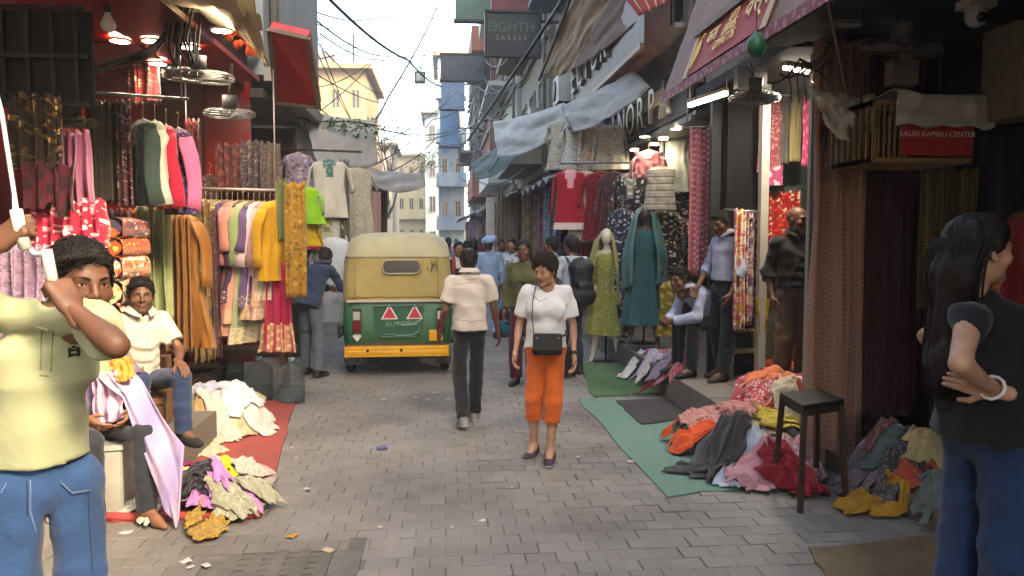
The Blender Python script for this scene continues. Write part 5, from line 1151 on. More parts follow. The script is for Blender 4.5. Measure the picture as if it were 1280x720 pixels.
# mannequins in dresses
def mannequin(p, rz, H, dm, vm, label, veil=True, legs=True, z0=.7, skinm=None):
    root = empty('mannequin', p, rz, label, 'mannequin'); S = H / 1.75; root.scale = (S,) * 3; sk = skinm or paint('#c9bfae', .35)
    s = SDF(); s.cap((-.06, 0, 1.28), (.06, 0, 1.28), .11, .11, .05, ((0, 1, 0), .75)).cap((0, 0, 1.3), (0, 0, 1.02), .11, .095, .06, ((0, 1, 0), .75)).cap((-.06, 0, .95), (.06, 0, .95), .12, None, .06, ((0, 1, 0), .8)).cap((-.15, 0, 1.41), (.15, 0, 1.41), .05, None, .05).cap((0, 0, 1.42), (0, .01, 1.52), .05, .045, .03).ell((0, .02, 1.63), (.075, .095, .115), .02)
    for q in (-1, 1):
        s.cap((q * .16, 0, 1.4), (q * .22, -.02, 1.14), .045, .037, .03).cap((q * .22, -.02, 1.14), (q * .2, .1, .92), .036, .025, .02).cap((q * .2, .1, .92), (q * .19, .15, .82), .026, .014, .02)
        if legs: s.cap((q * .08, 0, .92), (q * .1, .02, .5), .08, .05, .04).cap((q * .1, .02, .5), (q * (.12 + .05 * legs), .0, .06), .05, .03, .03).cap((q * (.12 + .05 * legs), 0, .05), (q * (.14 + .05 * legs), .12, .02), .03, .02, .02)
    np_mesh('figure', [s.mesh(.014)], sk, root)
    def df(u, v):
        th = u * 2 * PI; z = 1.42 - (1.42 - z0 + .25) * v; w = .155 + .02 * v + .1 * v * v if v > .08 else .1 + .055 * v / .08; k = 1 + .1 * v * math.sin(9 * th + 2 * nz(v * 3, u)) + .04 * math.sin(17 * th)
        if .25 < v < .45: w -= .02
        return (w * math.cos(th) * k, w * .78 * math.sin(th) * k, z)
    m = MB(); m.sheet(60, 26, df, 0, (1.2, 1.0), closed=True); m.build('dress', dm, root)
    if veil:
        def vf(u, v):
            th = -PI * .5 + (u - .5) * 2 * PI * .82; b = .5 + .5 * v; r = (.1 + .15 * min(1, v * 1.6)) * (1 + .12 * math.sin(u * 40 + 3 * nz(u * 4, v * 2))); z = 1.76 - .03 * (1 - v) - 1.0 * v ** 1.1 * (1 + .12 * math.sin(u * 3))
            if v < .12: r = .1 * math.sqrt(v / .12) + .012
            return (r * math.cos(th), r * .85 * math.sin(th) + .01, z)
        m = MB(); m.sheet(60, 26, vf, 0, (2.2, 1.1), thick=.003); m.build('veil', vm, root)
    m = MB(); m.lathe([(.0001, .0), (.16, .0), (.16, .012), (.02, .02), (.0001, .022)], 20); m.tube([(0, 0, .02), (0, 0, .9)], .012, 8); m.build('stand', DARKM, root)
    return root
NETM = fab('#8a8648', 'brocade', '#9a9258', scale=120, rough=.6)
p = gr(757, 452); mannequin((p.x, p.y, .0), PI - .3, 1.82, fab('#85843f', 'floral', '#a09a60', '#74743c', 26, coord='UV'), NETM, 'white mannequin in lime dress and veil standing on the green mat', z0=.62)
p = at(806, 300, 9.3); mannequin((p.x, 9.3, .36), PI - .25, 1.75, fab('#245254', 'floral', '#3a6a68', '#2c5c5c', 30), fab('#3f6664', 'brocade', '#4a706c', scale=130), 'mannequin in long teal dress with teal veil on the step', z0=.5, skinm=paint('#4a4038', .5))
q = at(1268, 300, 4.3); mannequin((q.x + .02, 4.3, .14), PI + .5, 1.72, fab('#8a7448', 'hstripe', '#a05a50', '#b8a880', 3), fab('#7a1a24', 'brocade', '#8a3a34', scale=130), 'golden mannequin draped in red shawl and cream dress', z0=.5, skinm=paint('#9a6a2e', .35, .3))
# ---------------------------------------------------------------- awnings, signs, tarpaulins above the right shops
AWM = fab('#6c4a40', 'plain', '#806a5e', bump=.4)
a0, a1, b1, b0 = Vector((2.02, 7.0, 2.95)), Vector((1.98, 3.0, 2.92)), Vector((2.45, 3.0, 4.1)), Vector((2.45, 7.15, 4.1))
aw = patch4('awning', [b0, b1, a1, a0], AWM, 'faded maroon fabric awning with a red sign panel', 'awning', sag=.0, wr=.02, nu=40, seed=4)
def awp(u, v, off=.02):                              # point on the awning: u along (0 = far end), v down
    p = b0.lerp(b1, u).lerp(a0.lerp(a1, u), v); n = (a0 - b0).cross(b1 - b0).normalized(); n = -n if n.x > 0 else n; return p + n * off
mm = MB(); n4 = [awp(.19, .64, .03), awp(.58, .64, .03), awp(.58, .94, .03), awp(.19, .94, .03)]; mm.add([p for p in n4] + [p + Vector((.02, 0, 0)) for p in n4], [(0, 3, 2, 1), (4, 5, 6, 7), (0, 1, 5, 4), (2, 3, 7, 6), (1, 2, 6, 5), (0, 4, 7, 3)])
sg = mm.build('sign_panel', fab('#8f1418', 'plain', '#a02420'), aw); sg.location = -aw.location
for u in (.185, .585):
    m = MB(); m.bar(awp(u, .62, .04), awp(u, .96, .04), .07, .012, up=(1, 0, 0)); o = m.build('cream_border', fab('#b8a688'), aw); o.location = -aw.location
m = MB(); m.bar(awp(.17, .625, .05), awp(.60, .625, .05), .05, .05); o = m.build('wooden_bar', paint('#7a6248', .6, 0, .4), aw); o.location = -aw.location
m = MB(); m.bar(awp(0, .985, .012), awp(1, .985, .012), .012, .07); o = m.build('pink_hem', fab('#8a4a58', 'brocade', '#b08088', scale=50), aw); o.location = -aw.location
GOLD = paint('#dcb455', .45, .1, .15)
xd = (awp(.6, .5) - awp(.4, .5)).normalized(); yd = (awp(.5, .4) - awp(.5, .6)).normalized()
def awt(txt, u, v, size, sq=1.0):
    o = text_mesh('sign_text', txt, size, GOLD, aw, Matrix.Translation(-aw.location) @ frame(awp(u, v, .045), xd, yd), .003, squash=sq); return o
awt('UTI', .40, .705, .115); awt('EBRIS', .395, .775, .115); awt('OMATTIS', .385, .85, .115, .9); awt('\u0935\u0938\u094d\u0930', .515, .74, .25); awt('\u0915\u0938', .30, .745, .17)
o = MB(); R = random.Random(4); c = awp(.225, .80, .05)
for k in range(5):
    pts = []; 
    for i in range(18): th = i * .5; rr = .02 + .009 * k; pts.append(c + xd * rr * math.cos(th + k) * .9 + yd * (rr * 1.9 * math.sin(th + k)) )
    o.tube(pts, .006, 5)
o.tube([c + yd * .08, c + yd * .12 + xd * .03, c + yd * .14 + xd * .08], .01, 5); o.tube([c - yd * .1, c - yd * .14 - xd * .02], .01, 5); e_ = o.build('gold_emblem', GOLD, aw); e_.location = -aw.location
gb = at(945, 57, 4.6); m = MB(); m.lathe([(.0001, -.075), (.03, -.066), (.056, -.03), (.06, .005), (.045, .045), (.018, .07), (.008, .085), (.0001, .09)], 18, gb); bb = m.build('balloon', paint('#0f5a34', .4), None, gb, label='dark green balloon tied under the maroon awning', cat='balloon'); mm = MB(); mm.tube([gb + Vector((0, 0, .085)), gb + Vector((0, 0, .4))], .003, 5); o = mm.build('string', BLACK, bb); o.location = -gb
fan(at(943, 122, 6.0), (-.1, -.35, 1), .2, 'silver cage fan on a bracket under the maroon awning', tail=at(938, 80, 6.3))
q = at(938, 98, 6.3); m = MB(); m.box(q, (.25, .1, .17)); m.tube([q, (q.x, q.y, 3.15)], .012, 6); m.build('speaker_box', paint('#5d5c58', .6), None, q, label='grey loudspeaker box above the silver cage fan', cat='speaker')
a, b = at(862, 132, 6.9), at(908, 117, 6.3); m = MB(); m.tube([a, b], .018, 8); tl_ = m.build('tube_lamp', paint('#fff6ea', .3, 0, 0, emit=5.0), None, a, label='slanting lit tube lamp under the maroon awning', cat='lamp'); m = MB(); m.bar(a + Vector((0, 0, .035)), b + Vector((0, 0, .035)), .05, .03); m.tube([a + Vector((0, 0, .03)), (a.x, a.y, 3.1)], .006, 5); m.tube([b + Vector((0, 0, .03)), (b.x, b.y, 3.1)], .006, 5); o = m.build('holder', WHITEP, tl_); o.location = -a
q = at(1003, 62, 6.3); tl2 = empty('tube_lamp', (q.x, 6.3, 3.1), 0, 'small lit tube lamp under the saree shop ceiling', 'lamp'); m = MB(); m.tube([(-.2, -.1, 0), (.2, .1, 0)], .016, 8); m.build('tube', paint('#fff6ea', .3, 0, 0, emit=6.0), tl2); m = MB(); m.bar((-.2, -.1, .03), (.2, .1, .03), .05, .03); m.build('holder', WHITEP, tl2)
l = bpy.data.lights.new('lamp_light', 'AREA'); l.shape = 'RECTANGLE'; l.size = .45; l.size_y = .04; l.energy = 7; l.color = (1, .93, .82); o = bpy.data.objects.new('lamp_light', l); COL.objects.link(o); o.parent = tl2; o.location = (0, 0, -.02); o.rotation_euler = (0, 0, .46)
for k in range(5):
    R = random.Random(k + 70); cable([at(960 + k * 14, 95 + R.uniform(-10, 10), 5.6), at(1000 + k * 6, 75 + R.uniform(-8, 14), 5.3), at(1035, 60 + k * 9, 5.0)], .009, paint('#5a4030', .8) if k % 2 else BK, ('brown' if k % 2 else 'black') + ' cable tangled between awning and curtain', 'tangled cables by the curtain', sag=.06)
for k in range(4): a = at(985 + k * 9, 78, 5.8); cable([a, at(990 + k * 9, 128, 5.8)], .006, paint('#7a5a3c', .8), 'brown cord dangling over the stoles', 'cords dangling over the stoles')
# brown awning, striped awning, tarpaulin over the garment shop
patch4('awning', [at(778, -30, 9.4), at(850, -28, 8.2), at(806, 18, 8.7), at(712, 90, 12.4)], fab('#5c4038', 'plain', '#6e5244', bump=.4), 'dark brown canvas awning above the brown letter sign', 'awning', sag=.05, wr=.04, seed=6)
patch4('awning_valance', [at(722, -25, 10.8), at(790, -30, 9.3), at(716, 88, 12.2), at(676, 98, 13.8)], fab('#a8937a', 'plain', '#8a6a50', bump=.5), 'cream canvas valance rolled on a pole beside the brown awning', 'awning', sag=.03, wr=.08, seed=7)
cable([at(674, 100, 13.7), at(722, -25, 10.7)], .03, paint('#5a4a40', .6), 'brown pole carrying the cream canvas valance', None, name='pole', cat='pole')
STR = fab('#a8342c', 'vstripe', '#a8342c', '#b8b8a0', 3.2)
patch4('awning', [at(752, -40, 8.8), at(850, -40, 7.6), at(836, 2, 7.7), at(799, 20, 8.2)], STR, 'red and white striped awning corner above the street', 'awning', sag=.0, wr=.015, seed=9)
sb = empty('letter_sign', (2.3, 11, 4.6), 0, 'brown box sign with large grey letters above the tarpaulin', 'sign')
q0, q1 = ax(716, 88, 2.25), ax(792, 70, 2.25); yA, yB = q0.y + .2, 8.6
rp('box', sb, (2.42, (yA + yB) / 2, 4.35), (.3, yA - yB, .95), paint('#5d4034', .5, 0, .3)); rp('edge_trim', sb, (2.25, (yA + yB) / 2, 3.86), (.05, yA - yB, .06), paint('#8a6a52', .5)); rp('edge_trim', sb, (2.25, (yA + yB) / 2, 4.83), (.05, yA - yB, .06), paint('#8a6a52', .5))
for k, ch in enumerate('ECTOR'): text_mesh('letter', ch, .72, paint('#8d8983', .5, .3, .3), sb, Matrix.Translation(-sb.location) @ frame((2.24, yA - .45 - k * .62, 4.36), (0, -1, 0), (0, 0, 1)), .04)
patch4('tarpaulin', [at(792, 88, 9.6), at(700, 132, 12.0), at(716, 165, 11.4), at(812, 108, 8.8)], TARP, 'blue grey tarpaulin slung below the brown letter sign', 'tarpaulin', sag=.1, wr=.035, seed=11)
patch4('tarpaulin', [at(705, 128, 12.0), at(616, 152, 16.5), at(622, 197, 16.0), at(726, 150, 11.2)], TARP2, 'pale grey tarpaulin stretched along the far right shops', 'tarpaulin', sag=.15, wr=.045, seed=12)
patch4('tarpaulin', [at(640, 168, 17.0), at(588, 205, 20.5), at(596, 224, 20.0), at(650, 192, 16.4)], fab('#3e5a50', 'plain', '#5a6a64', bump=.5), 'dark green tarpaulin past the pale grey one', 'tarpaulin', sag=.15, wr=.04, seed=13)
hs_ = empty('hanging_sign', at(641, 42, 15), 0, 'dark hanging signboard with two rows of green letters', 'sign'); a = at(608, 70, 15); b = at(675, 16, 15); hw, hh = b.x - a.x, b.z - a.z
m = MB(); m.box((0, .06, 0), (hw, .1, hh)); m.build('board', paint('#23282a', .6), hs_)
for (x, z, w, h) in ((0, hh / 2, hw + .06, .05), (0, -hh / 2, hw + .06, .05), (-hw / 2, 0, .05, hh), (hw / 2, 0, .05, hh)): m = MB(); m.box((x, .05, z), (w, .14, h)); m.build('frame', DARKM, hs_)
text_mesh('sign_text', 'EIGHTH', .26, paint('#55684a', .7), hs_, frame((-.03, .0, hh * .14), (1, 0, 0), (0, 0, 1)), .004); text_mesh('sign_text', 'S A R E E S', .13, paint('#838a64', .7), hs_, frame((-.03, .0, -hh * .1), (1, 0, 0), (0, 0, 1)), .004)
m = MB(); m.bar((hw / 2, .06, hh * .3), (hw / 2 + 1.2, .06, hh * .3), .05, .05); m.build('bracket', DARKM, hs_)
# ---------------------------------------------------------------- far shops, goods, poles and cables
PAL = [('red', '#a0202a'), ('maroon', '#5a1822'), ('cream', '#b8ac92'), ('black', '#1c1c20'), ('teal', '#2a6a70'), ('mustard', '#a8801e'), ('pink', '#b86a80'), ('grey', '#77787a'), ('navy', '#232c4a'), ('green', '#3e6a3e'), ('tan', '#94785a'), ('white', '#bcb9b0'), ('orange', '#c0602a'), ('lilac', '#8a7aa0'), ('brown', '#5a4030'), ('blue', '#3a5a8a')]
BLD = [(2.6, 12.3, 17, 'under the pale blue grey building', 1), (2.35, 17.05, 23, 'under the tan balconied building', 1), (2.2, 23.05, 31, 'under the white stained building', 1), (2.0, 31.05, 40, 'under the brick red building', 1), (1.7, 40, 50, 'under the narrow concrete building', 1), (-3.2, 12.7, 24, 'along the low stall roofed building', -1)]
R = random.Random(21)
for (X, y0, y1, wh, sd) in BLD:
    sh = empty('street_shop', (X, y0, 0), 0, 'small shop with opening painted dark and side posts ' + wh, 'shop'); s0 = sh.location
    for nm, c, s, mt in (('opening', (X + sd * .75, (y0 + y1) / 2, 1.55), (.1, y1 - y0 - .1, 3.1), DARK), ('floor', (X + sd * .4, (y0 + y1) / 2, .1), (.8, y1 - y0 - .1, .2), STEP), ('near_post', (X + sd * .35, y0 + .12, 1.55), (.7, .2, 3.1), TRIM), ('far_post', (X + sd * .35, y1 - .12, 1.55), (.7, .2, 3.1), TRIM)):  # first slab is painted near-black to stand for the unlit interior
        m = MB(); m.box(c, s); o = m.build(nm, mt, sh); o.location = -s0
    m = MB(); zt = 3.0; m.sheet(20, 4, lambda u, v: (X - sd * .9 * v - s0.x, y0 + .1 + (y1 - y0 - .2) * u - s0.y, zt - .35 * v - .06 * math.sin(u * 30) * v), thick=.02); m.build('canopy', fab(('#5a6468', '#6a5a4c', '#7a7468', '#4a5a66', '#6a6a6a', '#55585a')[BLD.index((X, y0, y1, wh, sd))], 'plain', '#8a8a88'), sh)
    n = int((y1 - y0) / .62); pal = PAL[:]; R.shuffle(pal)
    for k in range(min(n, 14)):
        nm, c = pal[k % len(pal)]; y = y0 + .35 + k * (y1 - y0 - .6) / n; z = R.uniform(2.2, 2.7); L = R.uniform(.9, 1.5); xx = X - sd * R.uniform(.0, .35)
        if R.random() < .5: cloth('hanging_cloth', (xx - .0, y, z), (xx + sd * .42, y + .15, z), L, fab(c, R.choice(['plain', 'floral', 'brocade']), R.choice(PAL)[1], scale=22), nm + ' cloth hung out ' + wh, folds=3, amp=.05, seed=k + int(y0), nu=20, nv=10)
        else: kurta((xx + sd * .15, y, z + .1), R.uniform(-.5, .5), L * .8, fab(c, R.choice(['plain', 'floral', 'plain']), R.choice(PAL)[1], scale=18), nm + ' kurta hung out ' + wh, w=.4, seed=k, sleeve=R.choice(['long', 'short']), hanger=False)
# pale post in front of the far right shops
p = at(613, 300, 19.5); m = MB(); m.box((p.x, 19.5, 1.35), (.2, .16, 2.7)); m.box((p.x, 19.5, .05), (.3, .26, .1)); m.build('street_post', paint('#b9b6ac', .6), None, (p.x, 19.5, 0), label='white painted square post beside the beige far curtain', cat='post')
cl(620, 646, 240, 330, 18.5, fab('#7a6a55', 'plain', '#8a7a62'), 'wide beige curtain beside the white square post', folds=5, amp=.06, seed=301)
cl(646, 656, 236, 320, 17.8, fab('#6a1a26', 'plain', '#4a121c'), 'narrow wine red drape beside the beige curtain', folds=2, seed=302)
cl(652, 668, 232, 320, 16.8, fab('#8a8060', 'brocade', '#a89a70', scale=20), 'khaki brocade drape by the wine red one', folds=2, seed=303)
cl(668, 682, 230, 320, 15.5, fab('#9a6a72', 'brocade', '#b08a8c', scale=20), 'dusty rose drape among the right drapes', folds=2, seed=304)
cl(680, 697, 228, 315, 14.5, fab('#8a98a8', 'floral', '#3a4a6a', '#c0c8cc', 20), 'pale blue printed drape near the scarlet kurta', folds=2, seed=305)
# utility cables
CB = paint('#1c1c1e', .6, 0, .1)
def span(pts, r=.015, sag=.25, lb='overhead cable sagging across the street', gp='overhead cables across the street'): return cable([at(*p) for p in pts], r, CB, lb, gp, sag=sag, n=16)
for pts, r in (([(405, -8, 14), (510, 75, 24), (552, 108, 34)], .022), ([(548, 5, 30), (486, 120, 20), (440, 180, 15)], .018), ([(395, 25, 14), (480, 70, 22), (552, 62, 34)], .012), ([(400, 42, 14), (480, 75, 22), (554, 68, 34)], .010), ([(380, 155, 13), (470, 160, 20), (560, 165, 30)], .014), ([(380, 8, 14), (470, 22, 20), (560, 5, 30)], .010), ([(470, 205, 18), (540, 150, 30), (620, 110, 22)], .012), ([(484, 216, 20), (545, 172, 30), (640, 130, 20)], .012), ([(500, 222, 22), (550, 182, 32), (620, 160, 22)], .010)):
    span(pts, r * 1.5, .15)
R = random.Random(5)
for k in range(12): span([(372 + R.uniform(-5, 25), R.uniform(-10, 170), 13), (470 + R.uniform(-20, 30), R.uniform(20, 190), 21), (556 + R.uniform(-4, 30), R.uniform(0, 170), 30)], .011, .2)
span([(585, 175, 20), (690, 20, 12), (712, -20, 10.5)], .035, .02, 'thick black cable running up past the hanging signboard', None)
for k in range(9):
    y = 40 + k * 17; cable([at(575 + R.uniform(-6, 6), y + 60, 30), at(600 + R.uniform(-6, 6), y + R.uniform(20, 60), 22), at(640 + R.uniform(-10, 20), y + R.uniform(0, 50), 16)], .016, CB, 'black service cable looped along the right facades', 'service cables along the right facades', sag=.25)
R = random.Random(77)
for k in range(44):
    Y = R.uniform(14, 42); X = 2.55 - (Y - 12) * .025; zz = R.uniform(3.2, 9.5)
    cable([(X - R.uniform(.1, .5), Y, zz), (X - R.uniform(.1, .6), Y + R.uniform(1, 3), zz + R.uniform(-1, .6)), (X - .1, Y + R.uniform(3, 6), zz + R.uniform(-1.5, 1.5))], .014, CB, 'slack loop of cable on the right facades', 'slack cable loops on the right facades', sag=.3, n=8)
lt = at(525, 97, 30); ls = empty('street_lamp', lt, 0, 'square lamp box hung on the cables over the street', 'lamp'); m = MB(); m.box((0, 0, 0), (.42, .3, .42)); m.build('housing', paint('#3a3d3a', .6), ls); m = MB(); m.box((0, -.155, 0), (.28, .012, .28)); m.build('lens', paint('#8a8f88', .3), ls); m = MB(); m.tube([(0, 0, .2), (.3, 0, 1.2)], .02, 6); m.build('stay', CB, ls)
AC = paint('#a5a39b', .5, 0, .35)
def ac(X, Y, z, s, lb):
    r = empty('air_conditioner', (X + s * .16, Y, z), 0, lb, 'air conditioner', 'air conditioners on the right facades'); m = MB(); m.box((0, 0, .28), (.3, .8, .55)); m.build('casing', AC, r)
    m = MB(); m.lathe([(.21, 0), (.21, .02), (.19, .03), (.0001, .03)], 20, (s * .15, .12, .28), Matrix.Rotation(s * PI / 2, 3, 'Y')); m.build('grille', DARKM, r)
    for q in (-.3, .3): m = MB(); m.bar((-s * .16, q, -.02), (s * .15, q, -.02), .04, .04); m.build('bracket', DARKM, r)
for k, (X, Y, z) in enumerate(((2.6, 13.2, 3.9), (2.6, 15.6, 4.4), (2.35, 18.4, 4.2), (2.35, 21.0, 6.6), (2.2, 25.0, 4.0), (2.2, 28.6, 6.9), (2.0, 33.5, 4.3), (2.0, 37.0, 6.8), (2.35, 19.8, 7.3))): ac(X, Y, z, -1, 'boxy air conditioner unit bolted to a right hand facade')
# signs along the far right facades
for k, (px, py, Y, w, h, c, lb) in enumerate(((578, 85, 27, 1.5, .9, '#2f3438', 'black sign box jutting from the white stained building'), (566, 105, 33, 1.0, 2.2, '#5c7690', 'tall blue sign panel on the brick red building'), (562, 160, 36, .9, 1.8, '#5a7c9c', 'blue plastic water drum sized panel lower on the facade'), (597, 8, 21, 1.2, .8, '#355a44', 'dark green awning board high on the tan building'), (640, 6, 16.5, .9, .9, '#6a1f24', 'maroon shutter box above the hanging signboard'))):
    p = at(px, py, Y); r = empty('sign_box', p, 0, lb, 'sign'); m = MB(); m.box((0, 0, 0), (w, .2, h)); m.build('panel', paint(c, .5, 0, .4), r)
    for (x, z, a, b) in ((0, h / 2, w + .08, .06), (0, -h / 2, w + .08, .06)): m = MB(); m.box((x, 0, z), (a, .26, b)); m.build('frame', DARKM, r)
    m = MB(); m.bar((w / 2, 0, 0), (w / 2 + 1.0, 0, 0), .06, .06); m.build('bracket', DARKM, r)
# bare tree by the ochre house
tr = empty('street_tree', at(478, 280, 34), 0, 'thin sparse tree standing before the ochre house', 'tree'); tr.location.z = 0; R = random.Random(9); tips = []; m = MB()
def limb(p, d, L, r, n):
    q = p + d * L; mid = (p + q) / 2 + Vector((R.gauss(0, .06), R.gauss(0, .06), 0)) * L; m.tube([p, mid, q], [r, r * .8, r * .6], 6)
    if n == 0: tips.append(q); return
    for _ in range(R.choice((2, 3, 3))):
        e = (d + Vector((R.gauss(0, .5), R.gauss(0, .5), R.gauss(.15, .3)))).normalized(); limb(q, e, L * R.uniform(.6, .8), r * .6, n - 1)
limb(Vector((0, 0, 0)), Vector((.05, 0, 1)), 2.4, .11, 4); m.build('trunk', paint('#3f352c', .9), tr); m = MB()
for t in tips:
    for _ in range(9):
        p = t + Vector((R.gauss(0, .35), R.gauss(0, .35), R.gauss(0, .3))); a = Vector((R.gauss(0, 1), R.gauss(0, 1), R.gauss(0, 1))).normalized(); b = a.orthogonal().normalized(); L = R.uniform(.08, .16); m.add([p, p + a * L * .5 + b * L * .3, p + a * L, p + a * L * .5 - b * L * .3], [(0, 1, 2, 3)])
o = m.build('crown', paint('#46563a', .7), tr); o['kind'] = 'stuff'
# ---------------------------------------------------------------- autorickshaw
ar = empty('autorickshaw', (gr(497, 470).x, gr(497, 470).y, 0), .015, 'green and beige autorickshaw parked with its rear towards the street', 'autorickshaw')
def stack(mb, lv, n=56, mat=0, cap=True):
    vs = []
    for (z, hw, y0, y1, e) in lv:
        for k in range(n):
            t = 2 * PI * k / n; c, s = math.cos(t), math.sin(t)
            vs.append((hw * math.copysign(abs(c) ** (2 / e), c), (y0 + y1) / 2 + (y1 - y0) / 2 * math.copysign(abs(s) ** (2 / e), s), z))
    fs = [(i * n + k, i * n + (k + 1) % n, (i + 1) * n + (k + 1) % n, (i + 1) * n + k) for i in range(len(lv) - 1) for k in range(n)]
    if cap: fs += [tuple(range(n - 1, -1, -1)), tuple((len(lv) - 1) * n + k for k in range(n))]
    mb.add(vs, fs, mat, smooth=True)
AGREEN = paint('#0f5f3c', .45, 0, .42, 4, .08, c2='#4a5a48'); AYEL = paint('#d79a12', .45, 0, .3, 8); CANV = fab('#a8945a', 'plain', '#94824e', coord='Object', bump=.5, rough=.75); CANV2 = fab('#b3ab88', 'plain', '#9a9270', coord='Object', bump=.4, rough=.7)
m = MB(); stack(m, [(.36, .64, .06, 1.5, 9), (.4, .665, .02, 1.52, 9), (.6, .675, 0, 1.55, 9), (.9, .665, .02, 1.5, 9), (.94, .655, .04, 1.48, 9)]); tub = m.build('rear_tub', AGREEN, ar)
m = MB(); stack(m, [(.36, .6, 1.45, 2.3, 3), (.6, .62, 1.45, 2.5, 3), (.85, .45, 2.0, 2.5, 3)]); m.build('front_cowl', AGREEN, ar)
m = MB(); stack(m, [(.925, .672, -.012, 1.48, 7), (.96, .676, -.015, 1.48, 7), (1.2, .668, -.012, 1.5, 7), (1.45, .65, .01, 1.55, 6)], cap=False); hood = m.build('canvas_hood', CANV, ar)
m = MB(); stack(m, [(1.445, .656, .004, 1.56, 6), (1.47, .655, .006, 2.1, 6), (1.6, .635, .04, 2.15, 5), (1.68, .59, .1, 2.12, 4.5), (1.735, .48, .22, 2.0, 4), (1.755, .3, .45, 1.8, 3), (1.76, .05, .8, 1.4, 2)]); m.build('roof', CANV2, ar)
m = MB(); m.box((0, -.014, .925), (1.2, .012, .03)); m.build('hood_piping', paint('#b9a890', .6), ar)
def rrect(w, h, r, y, n=6):
    P = []
    for cx, cz, a0 in ((w / 2 - r, h / 2 - r, 0), (-w / 2 + r, h / 2 - r, PI / 2), (-w / 2 + r, -h / 2 + r, PI), (w / 2 - r, -h / 2 + r, 1.5 * PI)):
        for k in range(n + 1): t = a0 + k * PI / 2 / n; P.append(Vector((cx + r * math.cos(t), y, cz + r * math.sin(t))))
    return P
c = Vector((.06, -.018, 1.335)); P = [p + c for p in rrect(.46, .165, .07, 0)]; m = MB(); m.add(P, [tuple(range(len(P)))]); m.build('rear_window', paint('#1d2430', .1, 0, .2, 3, 0, .6), hood)
m = MB(); m.tube([p + Vector((0, -.004, 0)) for p in P + [P[0]]], .014, 6, cap=False); m.build('window_seal', paint('#98926e', .6), hood)
m = MB(); R = random.Random(2)
for pts in (((.37, 1.34), (.375, 1.3)), ((.42, 1.4), (.43, 1.33), (.41, 1.28)), ((.5, 1.43), (.44, 1.36), (.49, 1.34), (.5, 1.28)), ((.43, 1.36), (.5, 1.36))): m.tube([(x, -.0145 - .004 * (z > 1.3), z) for x, z in pts], .01, 5, flat=.4)
m.build('black_scrawl', BLACK, hood)
m = MB(); pl = [(-.28, .86), (.33, .86), (.3, .62), (.24, .48), (-.2, .48), (-.26, .62)]
m.tube([(x, -.006, z) for x, z in pl + [pl[0]]], .014, 6, cap=False); m.build('panel_ridge', AGREEN, tub)
m = MB(); m.add([(x * .94, -.0035, .67 + (z - .67) * .94) for x, z in pl], [(0, 5, 4, 3, 2, 1)]); m.build('panel', paint('#0c4a30', .4, 0, .25), tub)
REDR = paint('#b0222c', .35, 0, .1)
for x in (-.09, .215):
    m = MB(); m.add([(x - .105, -.012, .70), (x + .105, -.012, .70), (x, -.012, .885)], [(0, 1, 2)]); tri = m.build('triangle_sticker', WHITEP, tub)
    m = MB(); m.add([(x - .078, -.016, .715), (x + .078, -.016, .715), (x, -.016, .853)], [(0, 1, 2)]); m.build('red_field', REDR, tri)
text_mesh('letters', 'AUTORIC', .085, paint('#6f9884', .5), tub, frame((.06, -.013, .64), (1, 0, .04), (0, 0, 1)), .002, squash=1.1)
m = MB(); m.tube([(-.03, -.012, .66), (.1, -.012, .63), (.22, -.012, .64), (.3, -.012, .7), (.34, -.012, .7)], [.006, .012, .012, .01, .004], 5, flat=.4); m.tube([(-.16, -.012, .52), (.05, -.012, .5), (.2, -.012, .51), (.27, -.012, .56), (.28, -.012, .61)], [.006, .01, .01, .01, .004], 5, flat=.4); m.build('white_scrawl', paint('#9fbcae', .5), tub)
for x in (-.48, .53):
    m = MB(); m.box((x, -.015, .68), (.1, .05, .3)); tl = m.build('tail_light', paint('#3a1010', .3), ar); m = MB(); m.box((x, -.045, .75), (.08, .02, .1)); m.build('amber_lens', paint('#a8a8a0', .2), tl); m = MB(); m.box((x, -.045, .62), (.08, .02, .13)); m.build('red_lens', paint('#6a0a0c', .15), tl)
m = MB(); m.box((.47, -.02, .5), (.16, .03, .13)); m.build('yellow_plate', AYEL, ar)
m = MB(); d = Vector((-.48, -.018, .5)); m.add([d + Vector(q) for q in ((0, 0, .07), (-.055, 0, 0), (0, 0, -.07), (.055, 0, 0))], [(0, 1, 2, 3)]); m.build('diamond_sticker', WHITEP, ar)
m = MB(); m.box((0, -.02, .31), (1.26, .1, .13)); m.box((0, -.065, .30), (1.2, .02, .05)); bp = m.build('bumper', AYEL, ar); bm = bp.modifiers.new('b', 'BEVEL'); bm.width = .015; bm.segments = 2
for x in (-.35, .05): m = MB(); m.lathe([(.018, 0), (.018, .012), (.0001, .014)], 10, (x, -.075, .33), Matrix.Rotation(PI / 2, 3, 'X')); m.build('bolt', BLACK, ar)
m = MB(); m.box((0, .08, .385), (1.2, .12, .03)); m.build('rear_sill', paint('#5a3a30', .7, 0, .4), ar)
for x, y in ((-.6, .42), (.58, .42), (0, 2.2)):
    wh = empty('wheel'); wh.parent = ar; wh.location = (x, y, .215); Ry = Matrix.Rotation(PI / 2, 3, 'Y')
    m = MB(); m.lathe([(.13, -.05), (.19, -.055), (.213, -.035), (.215, 0), (.213, .035), (.19, .055), (.13, .05)], 28, (0, 0, 0), Ry); m.build('tyre', RUBBER, wh); m = MB(); m.lathe([(.0001, -.03), (.13, -.045), (.13, .045), (.0001, .03)], 20, (0, 0, 0), Ry); m.build('rim', DARKM, wh)
for x in (-.56, .56): m = MB(); m.box((x, .12, .24), (.2, .02, .22)); m.build('mud_flap', paint('#55534e', .8), ar)
m = MB(); m.box((0, .5, .25), (.9, .7, .12)); m.tube([(-.55, .42, .215), (.55, .42, .215)], .03, 8); m.build('axle', DARKM, ar)
